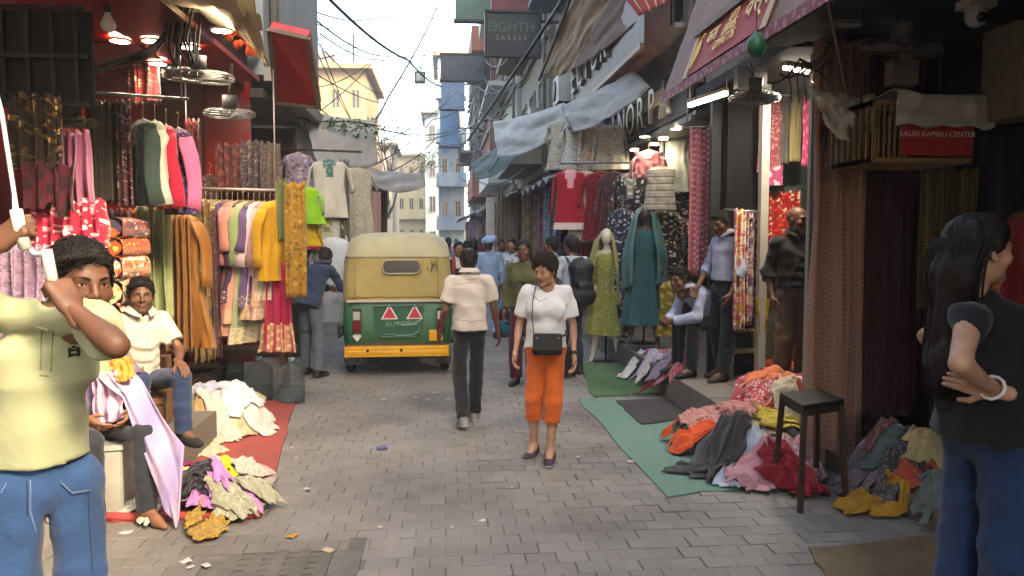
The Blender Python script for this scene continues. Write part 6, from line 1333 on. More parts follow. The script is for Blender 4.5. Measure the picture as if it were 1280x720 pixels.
for s in (-1, 1):
    m = MB(); m.box((s * .672, 1.0, 1.1), (.03, .85, .6)); m.build('painted_opening', paint('#0e0e0e', .6), ar); m = MB(); m.tube([(s * .64, 1.5, .9), (s * .62, 2.05, 1.5)], .02, 6); m.build('pillar', AGREEN, ar)  # near-black panels painted in for the shaded open sides
    m = MB(); m.tube([(s * .6, 2.0, 1.1), (s * .8, 2.05, 1.15)], .01, 6); m.box((s * .82, 2.05, 1.16), (.1, .02, .14)); m.build('mirror', BLACK, ar)
m = MB(); m.box((-.71, .25, .55), (.06, .12, .1)); m.box((-.69, .1, .5), (.03, .35, .03)); m.build('side_step', BLACK, ar)
m = MB(); m.box((0, .9, .62), (1.1, .5, .16)); m.build('seat', BLACK, ar)
for x in (-.5, .5): m = MB(); m.tube([(x, -.016 + .003 * (z > 1.3) + .02 * max(0, z - 1.35), z) for z in (.95, 1.1, 1.25, 1.36, 1.44)], .006, 6, flat=.5); m.build('canvas_seam', paint('#7d6f44', .8), hood)
m = MB(); m.tube([(-.6 + .1 * k, -.02 + .004 * math.sin(k * 1.7), .975 + .006 * math.sin(k * 2.1)) for k in range(13)], .009, 6, flat=.6); m.build('canvas_seam', paint('#8d7f50', .8), hood)
# ---------------------------------------------------------------- stools
ST = [gr(967, 611), gr(1000, 641), gr(1057, 627), gr(1020, 602)]; cS = sum(ST, Vector()) / 4
sl = empty('stool', cS, 0, 'tall black topped stool with rusty iron legs on the green mat', 'stool'); tp = [Vector(((p - cS).x * .8, (p - cS).y * .8, .64)) for p in ST]
m = MB(); m.add([Vector((p.x * 1.12, p.y * 1.12, z)) for z in (.625, .665) for p in tp], [(3, 2, 1, 0), (4, 5, 6, 7), (0, 1, 5, 4), (1, 2, 6, 5), (2, 3, 7, 6), (3, 0, 4, 7)]); so_ = m.build('seat', paint('#171413', .6, 0, .4, 14), sl); bm = so_.modifiers.new('b', 'BEVEL'); bm.width = .008; bm.segments = 2
for p, q in zip(ST, tp): m = MB(); m.bar(q, p - cS, .03, .03); m.build('leg', RUST, sl)
for k in range(4): m = MB(); m.bar(tp[k] - Vector((0, 0, .035)), tp[(k + 1) % 4] - Vector((0, 0, .035)), .008, .035); m.build('apron_bar', RUST, sl)
p = at(920, 430, 7.6); ps = empty('plastic_stool', (p.x, 7.65, .28), .3, 'cream plastic stool under the seated man in lavender', 'stool'); CRP = paint('#b3a67e', .4, 0, .15)
m = MB(); m.box((0, 0, .455), (.3, .3, .03)); so_ = m.build('seat', CRP, ps); bm = so_.modifiers.new('b', 'BEVEL'); bm.width = .012
for x in (-1, 1):
    for y in (-1, 1): m = MB(); m.bar((x * .13, y * .13, .45), (x * .19, y * .19, 0), .055, .03); m.build('leg', CRP, ps)
    m = MB(); m.bar((x * .155, -.155, .25), (x * .155, .155, .25), .02, .05); m.build('brace', CRP, ps); m = MB(); m.bar((-.153, x * .158, .251), (.153, x * .158, .251), .02, .05); m.build('brace', CRP, ps)
p = at(112, 600, 4.75); wb = empty('box_seat', (p.x - .03, 4.85, 0), .2, 'white box seat behind the man in the yellow polo', 'seat'); m = MB(); m.box((0, 0, .21), (.42, .4, .42)); o = m.build('box', paint('#a8a49a', .6, 0, .3), wb); o.modifiers.new('b', 'BEVEL').width = .015; m = MB(); m.box((0, 0, .435), (.44, .42, .03)); m.build('lid', paint('#b5b1a6', .6, 0, .3), wb)
p = at(178, 500, 5.6); ms = empty('low_stool', (p.x - .02, 5.6, .27), .3, 'low wooden stool under the seated salesman in white', 'stool'); m = MB(); m.box((0, 0, .27), (.36, .3, .04)); m.build('seat', WOOD, ms)
for x in (-.14, .14):
    for y in (-.11, .11): m = MB(); m.box((x, y, .125), (.05, .05, .25)); m.build('leg', WOOD, ms)
# ---------------------------------------------------------------- heaps of cloth
def heap(cx, cy, rx, ry, h, items, fl, seed, where, grp, rot=0.0, size=(.2, .3), climb=True, fh=(.03, .052)):
    H0 = mound(cx, cy, rx * 1.05, ry * 1.05, h * .5, fl, rot); R = random.Random(seed); N = len(items); G = HGrid(cx, cy, max(rx, ry) + .6, H0)
    m = MB(); m.sheet(28, 10, lambda u, v: (cx + rx * .68 * v * math.cos(u * 2 * PI), cy + ry * .68 * v * math.sin(u * 2 * PI), max(.012, H0(cx + rx * .68 * v * math.cos(u * 2 * PI), cy + ry * .68 * v * math.sin(u * 2 * PI)) - .01 + .015 * nz(u * 9, v * 6, seed))), closed=True)
    m.build('crumpled_cloth', fab(items[0][2], 'plain', items[-1][2]), None, (cx, cy, fl(cx, cy)), label='lowest spread of cloth ' + where, cat='cloth', group=grp)
    more = [(n_, (p_[0] + R.randint(-26, 26), p_[1] + R.randint(-12, 12)), c_, *r_) for (n_, p_, c_, *r_) in items if R.random() < .75]
    top_n = 0
    more = [('second ' + a[0], *a[1:4], *a[4:]) for a in more]
    items = [tuple(list(a[:5]) + [.6]) if len(a) > 4 else a for a in more] + items
    for k, it in enumerate(items):
        nm, (px, py), c1 = it[:3]; pat = it[3] if len(it) > 3 else 'plain'; c2 = it[4] if len(it) > 4 else c1; s = it[5] if len(it) > 5 else 1.0
        # the piece's place on the heap is given by its pixel; march along the ray to the mound
        d = ray(px, py); o = Vector((0, 0, CAMH)); t = 3.0
        while t < 12:
            q = o + d * t
            if q.z < (max(H0(q.x, q.y), G.at(q.x, q.y)) if climb else H0(q.x, q.y)) + .02: break
            t += .02
        rx_ = R.uniform(*size) * s * .95; crumple((q.x, q.y, 0), rx_, rx_ * R.uniform(.42, .7), R.uniform(*fh), fab(c1, pat, c2, scale=60, bump=.5), nm + ' ' + where, H0, seed * 50 + k, rot=R.uniform(0, 6.28), group=grp, n=44, grid=G)
flat0 = lambda x, y: .018
c = gr(268, 632); heap(c.x - .02, c.y + .2, .52, .6, .26, [('cream crumpled cloth', (255, 560), '#b3a78c', 'plain', '#c8bfa8', 1.25), ('grey green printed cloth', (318, 612), '#98967e', 'floral', '#aaa892', .7), ('lime yellow cloth', (268, 598), '#a8b014', 'plain', '#c0c43a', .6), ('black printed cloth', (248, 612), '#1c1a1e', 'floral', '#4a4a50', .7), ('orchid pink cloth', (275, 615), '#b070a8', 'plain', '#c890c0', .7), ('pale blue cloth', (290, 585), '#a8b4cc', 'plain', '#c8d0dc', .6), ('peach cloth', (232, 598), '#c8a070', 'plain', '#d8b88a', .6), ('olive white printed cloth', (292, 634), '#96947c', 'floral', '#b0ac98', .65), ('mustard printed cloth', (243, 650), '#957224', 'floral', '#b89a50', .42), ('off white cotton cloth', (165, 632), '#b8b09c', 'plain', '#c8c0b0', .8), ('yellow print cloth', (148, 622), '#a87a14', 'floral', '#3a3020', .6), ('pinkish beige cloth', (316, 590), '#c0a094', 'floral', '#d0c0b0', .6), ('magenta satin cloth', (252, 580), '#7a1450', 'plain', '#a02a70', .7), ('lime cotton cloth', (272, 596), '#a8b014', 'plain', '#c0c43a', .5), ('black print scarf', (246, 612), '#1c1a1e', 'floral', '#4a4a50', .55), ('orchid satin cloth', (278, 618), '#b070a8', 'plain', '#c890c0', .55)], flat0, 3, 'on the heap at the front of the red mat', 'cloth heap at the front of the red mat', climb=False, fh=(.018, .032), size=(.2, .27))
c = gr(272, 535); heap(c.x, c.y + .18, .56, .56, .62, [('butter yellow cloth', (240, 505), '#b8a45a', 'plain', '#c8bc84', 1.1), ('pale plastic wrapped cloth', (275, 490), '#b0b0b4', 'plain', '#c8c8cc', 1.1), ('blush pink cloth', (262, 515), '#c08a8c', 'plain', '#d0a8a4', 1.0), ('ecru folded cloth', (295, 520), '#b8ac8a', 'plain', '#a89a74', 1.1), ('white lace cloth', (325, 522), '#bcb8ac', 'floral', '#d0ccc4', 1.1), ('lilac grey cloth', (250, 485), '#a0a0b0', 'plain', '#c0c0cc', .9), ('tan striped cloth', (245, 530), '#9a8258', 'plain', '#b89a6c', .8), ('sheer white cloth', (300, 498), '#b8bcc0', 'plain', '#d0d4d8', 1.0), ('rose cream cloth', (275, 532), '#c8b0a0', 'plain', '#d8c8b8', 1.0)], flat0, 4, 'on the pale heap by the water bottles', 'pale cloth heap by the water bottles')
ramp_ = lambda t: min(1, max(0, t))
stepf = lambda x, y: .012 + .27 * ramp_((x - 2.2) / .25) * ramp_((y - 5.5) / .2)
c = gr(945, 575); heap(c.x + .05, c.y + .4, .62, .9, .5, [('beige printed cloth', (905, 500), '#a8946c', 'floral', '#c8b89a', 1.0), ('black printed cloth', (850, 545), '#22221e', 'floral', '#6a6a40', .55), ('charcoal grey cloth', (915, 545), '#34343a', 'plain', '#48484e', 1.3), ('slate grey trousers', (900, 565), '#3a3836', 'plain', '#4c4a48', 1.2), ('lemon yellow cloth', (965, 525), '#c0a83c', 'plain', '#d0bc60', .9), ('cream yellow cloth', (930, 518), '#b8a870', 'plain', '#c8bc90', .9), ('pale blue white cloth', (935, 570), '#9aa4b4', 'plain', '#c0c4cc', 1.1), ('rose pink cloth', (955, 588), '#b07880', 'plain', '#c898a0', .9), ('deep red cloth', (990, 588), '#7a1420', 'plain', '#921c28', .8), ('navy black cloth', (985, 555), '#20242c', 'plain', '#30343c', .8), ('pink printed cloth', (1000, 575), '#a87c84', 'floral', '#c8b0b0', .9), ('pink check cloth', (880, 522), '#b06a64', 'check', '#d0a898', .9), ('slate trousers', (905, 560), '#34322f', 'plain', '#454340', 1.0), ('bright orange cloth', (872, 545), '#d04a1c', 'plain', '#e0602a', .7), ('lemon yellow shirt', (968, 520), '#c0a83c', 'plain', '#d0bc60', .7), ('rose checked cloth', (920, 505), '#a8605a', 'check', '#c8a090', .8), ('crimson cloth', (1000, 590), '#8a1824', 'plain', '#a02030', .6)], lambda x, y: .012, 5, 'on the heap spread over the sea green mat', 'cloth heap on the sea green mat', size=(.25, .36))
c = at(975, 480, 6.4); heap(c.x - .02, 6.4, .46, .7, .42, [('red and white bandhani cloth', (945, 480), '#a03038', 'dots', '#d8c0b8', 1.2), ('tangerine cloth', (990, 460), '#c05a24', 'plain', '#d8743a', 1.1), ('orange sheer cloth', (970, 470), '#c8643a', 'plain', '#d88a60', 1.0), ('pink red printed cloth', (960, 500), '#b04a50', 'floral', '#e0c0b8', 1.1), ('white dotted red cloth', (995, 485), '#a8403c', 'dots', '#e0d0c8', 1.0), ('ivory cloth', (985, 500), '#b8aa90', 'plain', '#c8bca4', .8), ('rust cloth', (950, 455), '#a0482a', 'plain', '#b86038', .7)], stepf, 6, 'on the red and orange heap atop the step', 'red and orange heap on the step', size=(.25, .34))
c = at(835, 460, 7.8); heap(c.x + .02, 7.85, .3, .36, .25, [('pink floral cloth', (838, 440), '#b85a6c', 'floral', '#e0c8c8', .9), ('lavender white cloth', (815, 445), '#a8a0b8', 'floral', '#d0ccd4', .9), ('crimson print cloth', (850, 455), '#a01c30', 'floral', '#d8a8a8', .8), ('dark crimson cloth', (820, 468), '#6a1020', 'plain', '#801828', .7), ('white cloth', (805, 466), '#c0bcb4', 'plain', '#d0ccc6', .5), ('mauve cloth', (828, 455), '#8a7a90', 'plain', '#a898a8', .7)], lambda x, y: .02 + .265 * ramp_((x - 2.15) / .25), 7, 'on the pink heap by the seated man in lavender', 'pink heap by the seated man')
n2 = lambda x, y: .012 + .13 * ramp_((x - 2.68) / .2)
c = at(1130, 600, 4.85); heap(c.x + .1, 4.95, .42, .4, .42, [('yellow ochre dupatta', (1142, 530), '#b8902c', 'plain', '#c8a850', 1.2), ('rust orange cloth', (1130, 505), '#a8481a', 'plain', '#b85c28', .8), ('white cotton cloth', (1092, 555), '#b8b4b0', 'plain', '#c8c6c2', .8), ('grey dotted cloth', (1080, 590), '#6a6068', 'dots', '#2a262c', 1.2), ('dull teal cloth', (1130, 560), '#4a5c58', 'plain', '#5e706c', .9), ('coral cloth', (1175, 580), '#b84a34', 'plain', '#c86a50', .8), ('dark patterned cloth', (1120, 590), '#3c3a3c', 'floral', '#7a7068', 1.0), ('red orange cloth', (1150, 600), '#a8402c', 'plain', '#b85a40', .8), ('grey green cloth', (1180, 610), '#56605a', 'plain', '#6a746c', .9), ('wine print cloth', (1100, 530), '#6a4040', 'floral', '#a07868', .9), ('cream cloth', (1165, 550), '#a8986c', 'plain', '#b8aa84', .8)], n2, 8, 'on the heap in the dark cloth shop', 'cloth heap in the dark cloth shop')
c = gr(1125, 640); crumple((c.x, c.y + .12, 0), .36, .2, .05, fab('#a8780e', 'plain', '#b88a1e'), 'golden mustard cloth trailing onto the paving below the dark heap', lambda x, y: .15 if x > 2.80 else .012, 991, rot=.2)
# lilac striped cloth let down over the red mat
LIL = fab('#b89ab0', 'ombre', '#b8a4b8', '#8f80a8', 1.6, rough=.7)
lc = [at(122, 466, 4.62), at(166, 456, 4.7), at(232, 566, 4.5), at(216, 657, 4.5)]
def lf(u, v):
    s = [Vector(p) for p in (at(120, 470, 4.6), at(150, 500, 4.58), at(182, 580, 4.52), at(206, 640, 4.48), at(221, 659, 4.46))]; e = [Vector(p) for p in (at(160, 455, 4.75), at(180, 478, 4.72), at(205, 520, 4.66), at(231, 556, 4.62), at(224, 650, 4.5))]
    t = v * 3.999; i = int(t); a = s[i].lerp(s[i + 1], t - i); b = e[i].lerp(e[i + 1], t - i); p = a.lerp(b, u)
    return p + Vector((0, 1, .25)) * (.03 * math.sin(u * 9 + v * 3) * (1 - .5 * v) + .02 * nz(u * 4, v * 6))
m = MB(); m.sheet(36, 44, lf, 0, (.5, 1.1), thick=.004); m.build('striped_cloth', LIL, None, at(170, 560, 4.6), label='lilac striped cloth let down over the edge of the red mat', cat='cloth')
patch4('draped_cloth', [at(116, 468, 4.66), at(150, 462, 4.68), at(158, 520, 4.62), at(116, 530, 4.62)], fab('#c29ab0', 'plain', '#d8b8c4', rough=.7), 'pale pink cloth bunched behind the lilac striped one', 'cloth', sag=.02, wr=.05, seed=21, folds=3)
patch4('draped_cloth', [at(138, 448, 4.68), at(166, 444, 4.7), at(168, 470, 4.6), at(146, 476, 4.6)], fab('#d07a2a', 'plain', '#d89a4a', rough=.7), 'orange cloth corner on top of the lilac striped cloth', 'cloth', sag=.02, wr=.04, seed=22)
patch4('draped_cloth', [at(116, 446, 4.72), at(142, 442, 4.72), at(144, 470, 4.64), at(118, 474, 4.64)], fab('#d8b860', 'plain', '#d89aa0', rough=.7), 'yellow and pink cloth tucked beside the orange corner', 'cloth', sag=.02, wr=.04, seed=23)
# ---------------------------------------------------------------- litter
R = random.Random(31); PAPER = paint('#b9b6ae', .8, 0, .15)
def scrap(px, py, s, mat, label, group=None, name='paper_scrap', cat='litter'):
    p = gr(px, py); m = MB(); a = R.uniform(0, 6); m.sheet(5, 4, lambda u, v: (p.x + ((u - .5) * math.cos(a) - (v - .5) * .7 * math.sin(a)) * s * (1 + .3 * nz(u * 3, px)), p.y + ((u - .5) * math.sin(a) + (v - .5) * .7 * math.cos(a)) * s, .006 + s * .22 * abs(nz(u * 2.5 + px, v * 2.5))), thick=.001)
    m.build(name, mat, None, (p.x, p.y, 0), label=label, cat=cat, group=group)
for px, py, s in ((157, 667, .07), (232, 703, .06), (258, 708, .05), (238, 710, .04), (603, 652, .05), (382, 612, .045), (365, 560, .03), (370, 573, .03), (475, 660, .03), (565, 660, .03), (788, 578, .06), (722, 572, .04), (545, 492, .06), (520, 498, .05), (560, 500, .05), (500, 490, .04), (480, 500, .05), (535, 500, .05), (640, 610, .02)):
    scrap(px, py, s, PAPER, 'scrap of white paper lying on the paving', 'paper scraps on the paving')
scrap(410, 689, .07, paint('#b8a888', .8), 'beige crumpled wrapper beside the drain cover', name='wrapper'); scrap(365, 671, .07, paint('#b88a3a', .8), 'yellow dry leaf lying near the drain cover', name='dry_leaf', cat='leaf'); scrap(385, 615, .03, BLACK, 'dark pebble like speck on the paving', name='wrapper')
p = gr(477, 562); m = MB(); m.box((p.x, p.y, .015), (.085, .06, .022), rz=.3); w_ = m.build('sweet_packet', paint('#5a5280', .4, 0, .2), None, (p.x, p.y, 0), label='small purple packet dropped in the middle of the street', cat='litter'); w_.modifiers.new('b', 'BEVEL').width = .006
# ---------------------------------------------------------------- the people
def FO(c, pat='plain', c2=None, c3=None, **k): return fab(c, pat, c2, c3, coord='Object', **k)
def lc_(root, H):                          # world point -> the person's own frame
    loc, rz = root
    def f(px, py, Y):
        w = at(px, py, Y) - Vector(loc); w.rotate(Matrix.Rotation(-rz, 3, 'Z')); return tuple(w * (1.7 / H))
    return f
# man in yellow polo winding the awning crank
loc = (at(47, 400, 2.45).x, 2.45, 0); rz = -PI + .58; L = lc_((loc, rz), 1.71)
POLO = FO('#989b76', 'plain', '#a4a684', var=.16); DEN = FO('#1f3d66', 'plain', '#4a6c98', scale=30, bump=.6, var=.4)
J = dict(shL=L(110, 396, 2.38), elL=L(145, 432, 2.14), wrL=L(90, 386, 2.19), shR=L(2, 392, 2.38), elR=L(-70, 352, 2.22), wrR=L(-4, 306, 2.24), head=L(86, 352, 2.40), neck=L(74, 402, 2.46))
J['head'] = L(102, 350, 2.41)
r1, j1, HM1 = person(loc, rz, 1.71, 'man in pale yellow polo and blue jeans winding a white crank rod', J, 'dark', 'short', hyaw=.22, hpitch=-.16, hroll=-.05, top=dict(mat=POLO, hem=-.045, wr=.011, fr=17, e=.014, name='polo_shirt', flare=.138), bottom=dict(mat=DEN, e=.012, loose=1.12, wr=.009, fr=24, name='jeans'), shoe=[BLACK, WHITEP], fine=True, res=.0135, fat=.0, width=.87, collar=POLO, seed=3,
    hands=dict(L=dict(d=Vector(L(64, 338, 2.2)) - Vector(L(90, 386, 2.17)), n=Vector(L(40, 350, 2.3)) - Vector(L(80, 350, 2.2)), curl=1.25, thumb=.9), R=dict(d=Vector(L(30, 278, 2.24)) - Vector(L(-4, 306, 2.24)), n=Vector(L(30, 310, 2.3)) - Vector(L(10, 280, 2.2)), curl=1.2, thumb=.9)))
def on_surface(root, part, px, py):         # where the pixel's ray meets a clothing part, in the person's frame
    from mathutils.bvhtree import BVHTree
    me = [o for o in root.children if o.name.startswith(part)][0].data; S = root.scale[0]; Rz = Matrix.Rotation(root.rotation_euler.z, 3, 'Z')
    bv = BVHTree.FromPolygons([v.co for v in me.vertices], [tuple(p.vertices) for p in me.polygons])
    o = Rz.transposed() @ (Vector((0, 0, CAMH)) - root.location) / S; d = (Rz.transposed() @ ray(px, py)).normalized(); h = bv.ray_cast(o, d); return h[0], h[1]
q, n = on_surface(r1, 'polo_shirt', 92, 440)
if q:
    m = MB(); F_ = frame(q + n * .002, Vector((0, 0, 1)).cross(n), (0, 0, 1))
    for x, z, w, h in ((-.012, 0, .007, .028), (.012, 0, .007, .028), (0, .006, .018, .006), (0, -.008, .018, .006), (0, .016, .01, .006)): m.box((x, z, 0), (w, h, .004))
    m.v = [tuple(F_ @ Vector(v)) for v in m.v]; m.build('chest_emblem', BLACK, r1)
    pk = MB(); 
    for k in range(2):
        a = on_surface(r1, 'polo_shirt', 60, 424 + 16 * k)[0]
        if a: pk.lathe([(.0055, 0), (.0055, .004), (.0001, .005)], 10, a, Matrix.Rotation(PI / 2, 3, 'X'))
    if pk.v: pk.build('button', WHITEP, r1)
def seam(root, part, pts, name, mat, r=.0022, n=10):
    P = []
    for i in range(len(pts) - 1):
        for k in range(n):
            t = k / n; h = on_surface(root, part, pts[i][0] + (pts[i + 1][0] - pts[i][0]) * t, pts[i][1] + (pts[i + 1][1] - pts[i][1]) * t)
            if h[0]: P.append(h[0] + h[1] * r * .3)
    if len(P) > 3: m = MB(); m.tube(P, r, 5); m.build(name, mat, root)
SE = FO('#8f9162'); SJ = FO('#5f7896'); SJ2 = FO('#182c48')
seam(r1, 'polo_shirt', [(52, 408), (50, 468)], 'placket_edge', SE); seam(r1, 'polo_shirt', [(66, 408), (63, 470)], 'placket_edge', SE); seam(r1, 'polo_shirt', [(50, 469), (63, 470)], 'placket_edge', SE)
seam(r1, 'jeans', [(76, 603), (90, 616), (116, 612)], 'pocket_seam', SJ); seam(r1, 'jeans', [(76, 606), (90, 619), (116, 615)], 'pocket_seam', SJ2); seam(r1, 'jeans', [(38, 600), (38, 640), (46, 668)], 'fly_seam', SJ); seam(r1, 'jeans', [(34, 600), (34, 650)], 'fly_seam', SJ2); seam(r1, 'jeans', [(8, 604), (0, 618)], 'pocket_seam', SJ); seam(r1, 'jeans', [(110, 612), (112, 660), (116, 720)], 'side_seam', SJ2)
cr = empty('crank_rod', at(20, 285, 2.24), 0, 'long white crank rod held up by the man in yellow', 'rod'); c0 = cr.location; RODW = paint('#b8bcc0', .35, .1, .1)
m = MB(); m.tube([Vector(p) - c0 for p in (at(-52, -60, 2.3), at(2, 140, 2.26), at(22, 270, 2.24), at(31, 302, 2.24))], .0062, 8); m.build('shaft', RODW, cr)
m = MB(); m.tube([Vector(p) - c0 for p in (at(20, 262, 2.238), at(26, 292, 2.236), at(33, 312, 2.236))], .0165, 10); m.build('grip', paint('#c4beb0', .5), cr)
m = MB(); m.tube([Vector(p) - c0 for p in (at(31, 304, 2.24), at(44, 318, 2.235), at(56, 318, 2.22), at(60, 324, 2.21))], .008, 8); m.build('elbow', RODW, cr); m = MB(); m.tube([Vector(p) - c0 for p in (at(58, 312, 2.205), at(64, 342, 2.205), at(69, 366, 2.205))], .0145, 10); m.build('crank_handle', paint('#c4beb0', .5), cr)
# seated salesman in white shirt
p = at(180, 470, 5.6); person((p.x - .06, 5.6, .27), -PI / 2 - .8, 1.70, 'man in white short sleeved shirt seated with hands on knees', dict(pel=(0, 0, .40), waist=(0, .03, .53), chest=(0, .075, .72), neck=(0, .1, .895), head=(.0, .14, 1.025), shR=(.165, .08, .845), shL=(-.165, .08, .845), hipR=(.09, .02, .39), hipL=(-.09, .02, .39), knR=(.15, .43, .47), knL=(-.12, .45, .47), anR=(.15, .40, .085), anL=(-.12, .46, .085), elR=(.25, .17, .62), elL=(-.23, .2, .62), wrR=(.17, .36, .565), wrL=(-.13, .4, .56)),
    'dark', 'short', hyaw=-.35, hpitch=-.05, top=dict(mat=FO('#bcb4a4', 'check', '#aca294', scale=24), hem=.06, wr=.009, fr=24), bottom=dict(mat=FO('#1e2c48', 'plain', '#2c3d5c')), shoe=RUBBER, beard=True, collar=FO('#bcb4a4'), seed=7, fine=True, hands=dict(R=dict(d=(.0, 1, -.35), n=(0, -.3, -1)), L=dict(d=(.1, 1, -.3), n=(0, -.3, -1))))
# half hidden shop hand on the white box
p = at(112, 600, 4.8); person((p.x - .02, 4.85, 0), -PI + .75, 1.68, 'seated person in mauve shirt and dark trousers behind the yellow polo', dict(pel=(0, 0, .55), waist=(0, .03, .68), chest=(0, .06, .87), neck=(0, .08, 1.045), head=(0, .12, 1.175), shR=(.165, .06, .985), shL=(-.165, .06, .985), hipR=(.09, .02, .54), hipL=(-.09, .02, .54), knR=(.14, .45, .55), knL=(-.14, .46, .55), anR=(.14, .46, .085), anL=(-.14, .5, .085), elR=(.24, .14, .78), elL=(-.24, .16, .78), wrR=(.12, .34, .66), wrL=(-.1, .36, .66)),
    'mid', 'short', top=dict(mat=FO('#6a5a74', 'plain', '#7a6a84'), hem=.06), bottom=dict(mat=FO('#22242a', 'plain', '#2e3036')), shoe=None, barefoot=True, seed=9, face=False)
# man in navy bending at the white kurta stall
p = gr(388, 471); person((p.x, p.y, 0), -.45, 1.70, 'man in navy shirt and jeans leaning into the white kurta stall', dict(waist=(0, .06, 1.06), chest=(0, .16, 1.22), neck=(0, .26, 1.36), head=(0, .36, 1.44), shR=(.165, .22, 1.30), shL=(-.165, .22, 1.30), elR=(.22, .36, 1.08), elL=(-.2, .4, 1.1), wrR=(.16, .55, 1.02), wrL=(-.12, .6, 1.04), anR=(.12, -.02, .085), anL=(-.14, .1, .085), knR=(.1, .03, .5), knL=(-.12, .1, .5)),
    'dark', 'short', hpitch=-.5, hyaw=.2, top=dict(mat=FO('#26324a', 'plain', '#313e58'), sleeve='long', hem=.12), bottom=dict(mat=FO('#4f5a66', 'plain', '#6a7480'), loose=1.05), shoe=BLACK, seed=11, collar=FO('#26324a'))
# man in beige shirt walking away
p = gr(588, 534); r5, j5, _ = person((p.x, p.y + .1, 0), .14, 1.60, 'man in beige shirt and black trousers walking away', dict(anL=(-.1, -.22, .12), knL=(-.1, .0, .50), anR=(.07, .14, .085), knR=(.085, .12, .5), elR=(.235, -.02, 1.12), wrR=(.29, .05, .88), elL=(-.24, -.04, 1.12), wrL=(-.27, .1, .90), fL=(-.12, 1, -.25), head=(0, .04, 1.58)),
    'dark', 'balding', hpitch=-.12, top=dict(mat=FO('#c0b4a6', 'plain', '#b6aa9c', var=.1), hem=.03, wr=.009, fr=18, e=.02, flare=.142), bottom=dict(mat=FO('#1b1c1e', 'plain', '#26282a'), loose=1.12, wr=.008), shoe=[paint('#77766f', .5), WHITEP], collar=FO('#c0b4a6'), seed=13, res=.014, fine=True, width=1.04, face=False)
BSM = FO('#8f8272')
seam(r5, 'shirt', [(558, 358), (590, 353), (622, 358)], 'yoke_seam', BSM); seam(r5, 'shirt', [(560, 398), (590, 402), (616, 398)], 'hem_seam', BSM); seam(r5, 'trousers', [(568, 414), (590, 416), (614, 414)], 'belt', paint('#2e2018', .5), .012); seam(r5, 'trousers', [(572, 432), (584, 431)], 'pocket_edge', FO('#0c0c0e'), .004); seam(r5, 'trousers', [(598, 431), (610, 432)], 'pocket_edge', FO('#0c0c0e'), .004)
# woman in white top and orange capris
p = gr(682, 572); OR = FO('#c4561c', 'plain', '#d0682c', var=.12)
r6, j6, H6 = person((p.x, p.y, 0), PI - .12, 1.57, 'woman in white top and orange capris with black crossbody bag', dict(anR=(.1, -.04, .085), anL=(-.035, .12, .085), knR=(.095, .02, .5), knL=(-.06, .1, .5), elR=(.22, -.06, 1.12), wrR=(.25, .05, .9), elL=(-.225, -.04, 1.11), wrL=(-.23, .05, .87), head=(.01, .05, 1.57), fR=(.35, 1, 0), fL=(.1, 1, 0)),
    'light', 'curly', hyaw=-.55, hpitch=-.28, fem=True, top=dict(mat=FO('#c6c4c0', 'plain', '#d2d0cc', var=.08), hem=.02, wr=.008, fr=20, e=.02, neck=.085, vneck=.03, name='blouse'), bottom=dict(mat=OR, hem=.42, loose=1.22, e=.012, name='capris'), shoe=[paint('#3c2838', .6), WHITEP], fine=True, seed=15, hairmat=HAIR2, fat=.004, width=1.0, res=.014)
seam(r6, 'capris', [(682, 470), (681, 500), (680, 522)], 'inner_seam', FO('#8f3c10'), .003); seam(r6, 'capris', [(658, 518), (672, 520)], 'hem_seam', FO('#a04a18'), .003); seam(r6, 'capris', [(686, 520), (696, 518)], 'hem_seam', FO('#a04a18'), .003); seam(r6, 'blouse', [(664, 366), (674, 377), (686, 372)], 'neck_piping', FO('#a8a6a2'), .004)
BAGM = paint('#121316', .4, 0, .2)
m = MB(); stack(m, [(.0, .105, -.03, .03, 6), (.01, .118, -.036, .036, 6), (.15, .118, -.034, .034, 6), (.17, .11, -.02, .02, 6)]); bgr = empty('crossbody_bag', (0, 0, 0)); b_ = m.build('pouch', BAGM, bgr); m = MB(); m.box((0, .034, .105), (.225, .012, .125)); m.build('flap', BAGM, bgr); m = MB(); m.box((-.085, .043, .14), (.012, .006, .012)); m.box((.085, .043, .14), (.012, .006, .012)); m.build('stud', METAL, bgr)
tag(bgr, 'black leather crossbody bag worn by the woman in orange capris', 'bag'); s6 = 1.57 / 1.7
def w6(p): q = Vector(p) * s6; q.rotate(Matrix.Rotation(PI - .12, 3, 'Z')); return q + r6.location
bgr.location = w6((-.01, .215, .9)); bgr.rotation_euler.z = PI - .12; bgr.scale = (s6,) * 3
def b6(p): q = w6(p) - bgr.location; q.rotate(Matrix.Rotation(-(PI - .12), 3, 'Z')); return q / s6
m = MB(); m.tube([b6(p) for p in ((.10, .225, 1.06), (.115, .19, 1.2), (.11, .15, 1.33), (.085, .075, 1.435), (.07, -.02, 1.47), (.02, -.11, 1.4), (-.06, -.135, 1.25), (-.16, -.06, 1.1), (-.165, .1, 1.05), (-.125, .21, 1.05))], .011, 6, flat=.4); m.build('strap', BAGM, bgr)
m = MB(); a, b = Vector(j6['elL']), Vector(j6['wrL']); d = (b - a).normalized(); m.tube([b - d * .035, b - d * .01], .034, 14); m.box(b - d * .02 + Vector((-.03, .015, 0)), (.015, .035, .035)); m.build('wrist_watch', BLACK, r6)
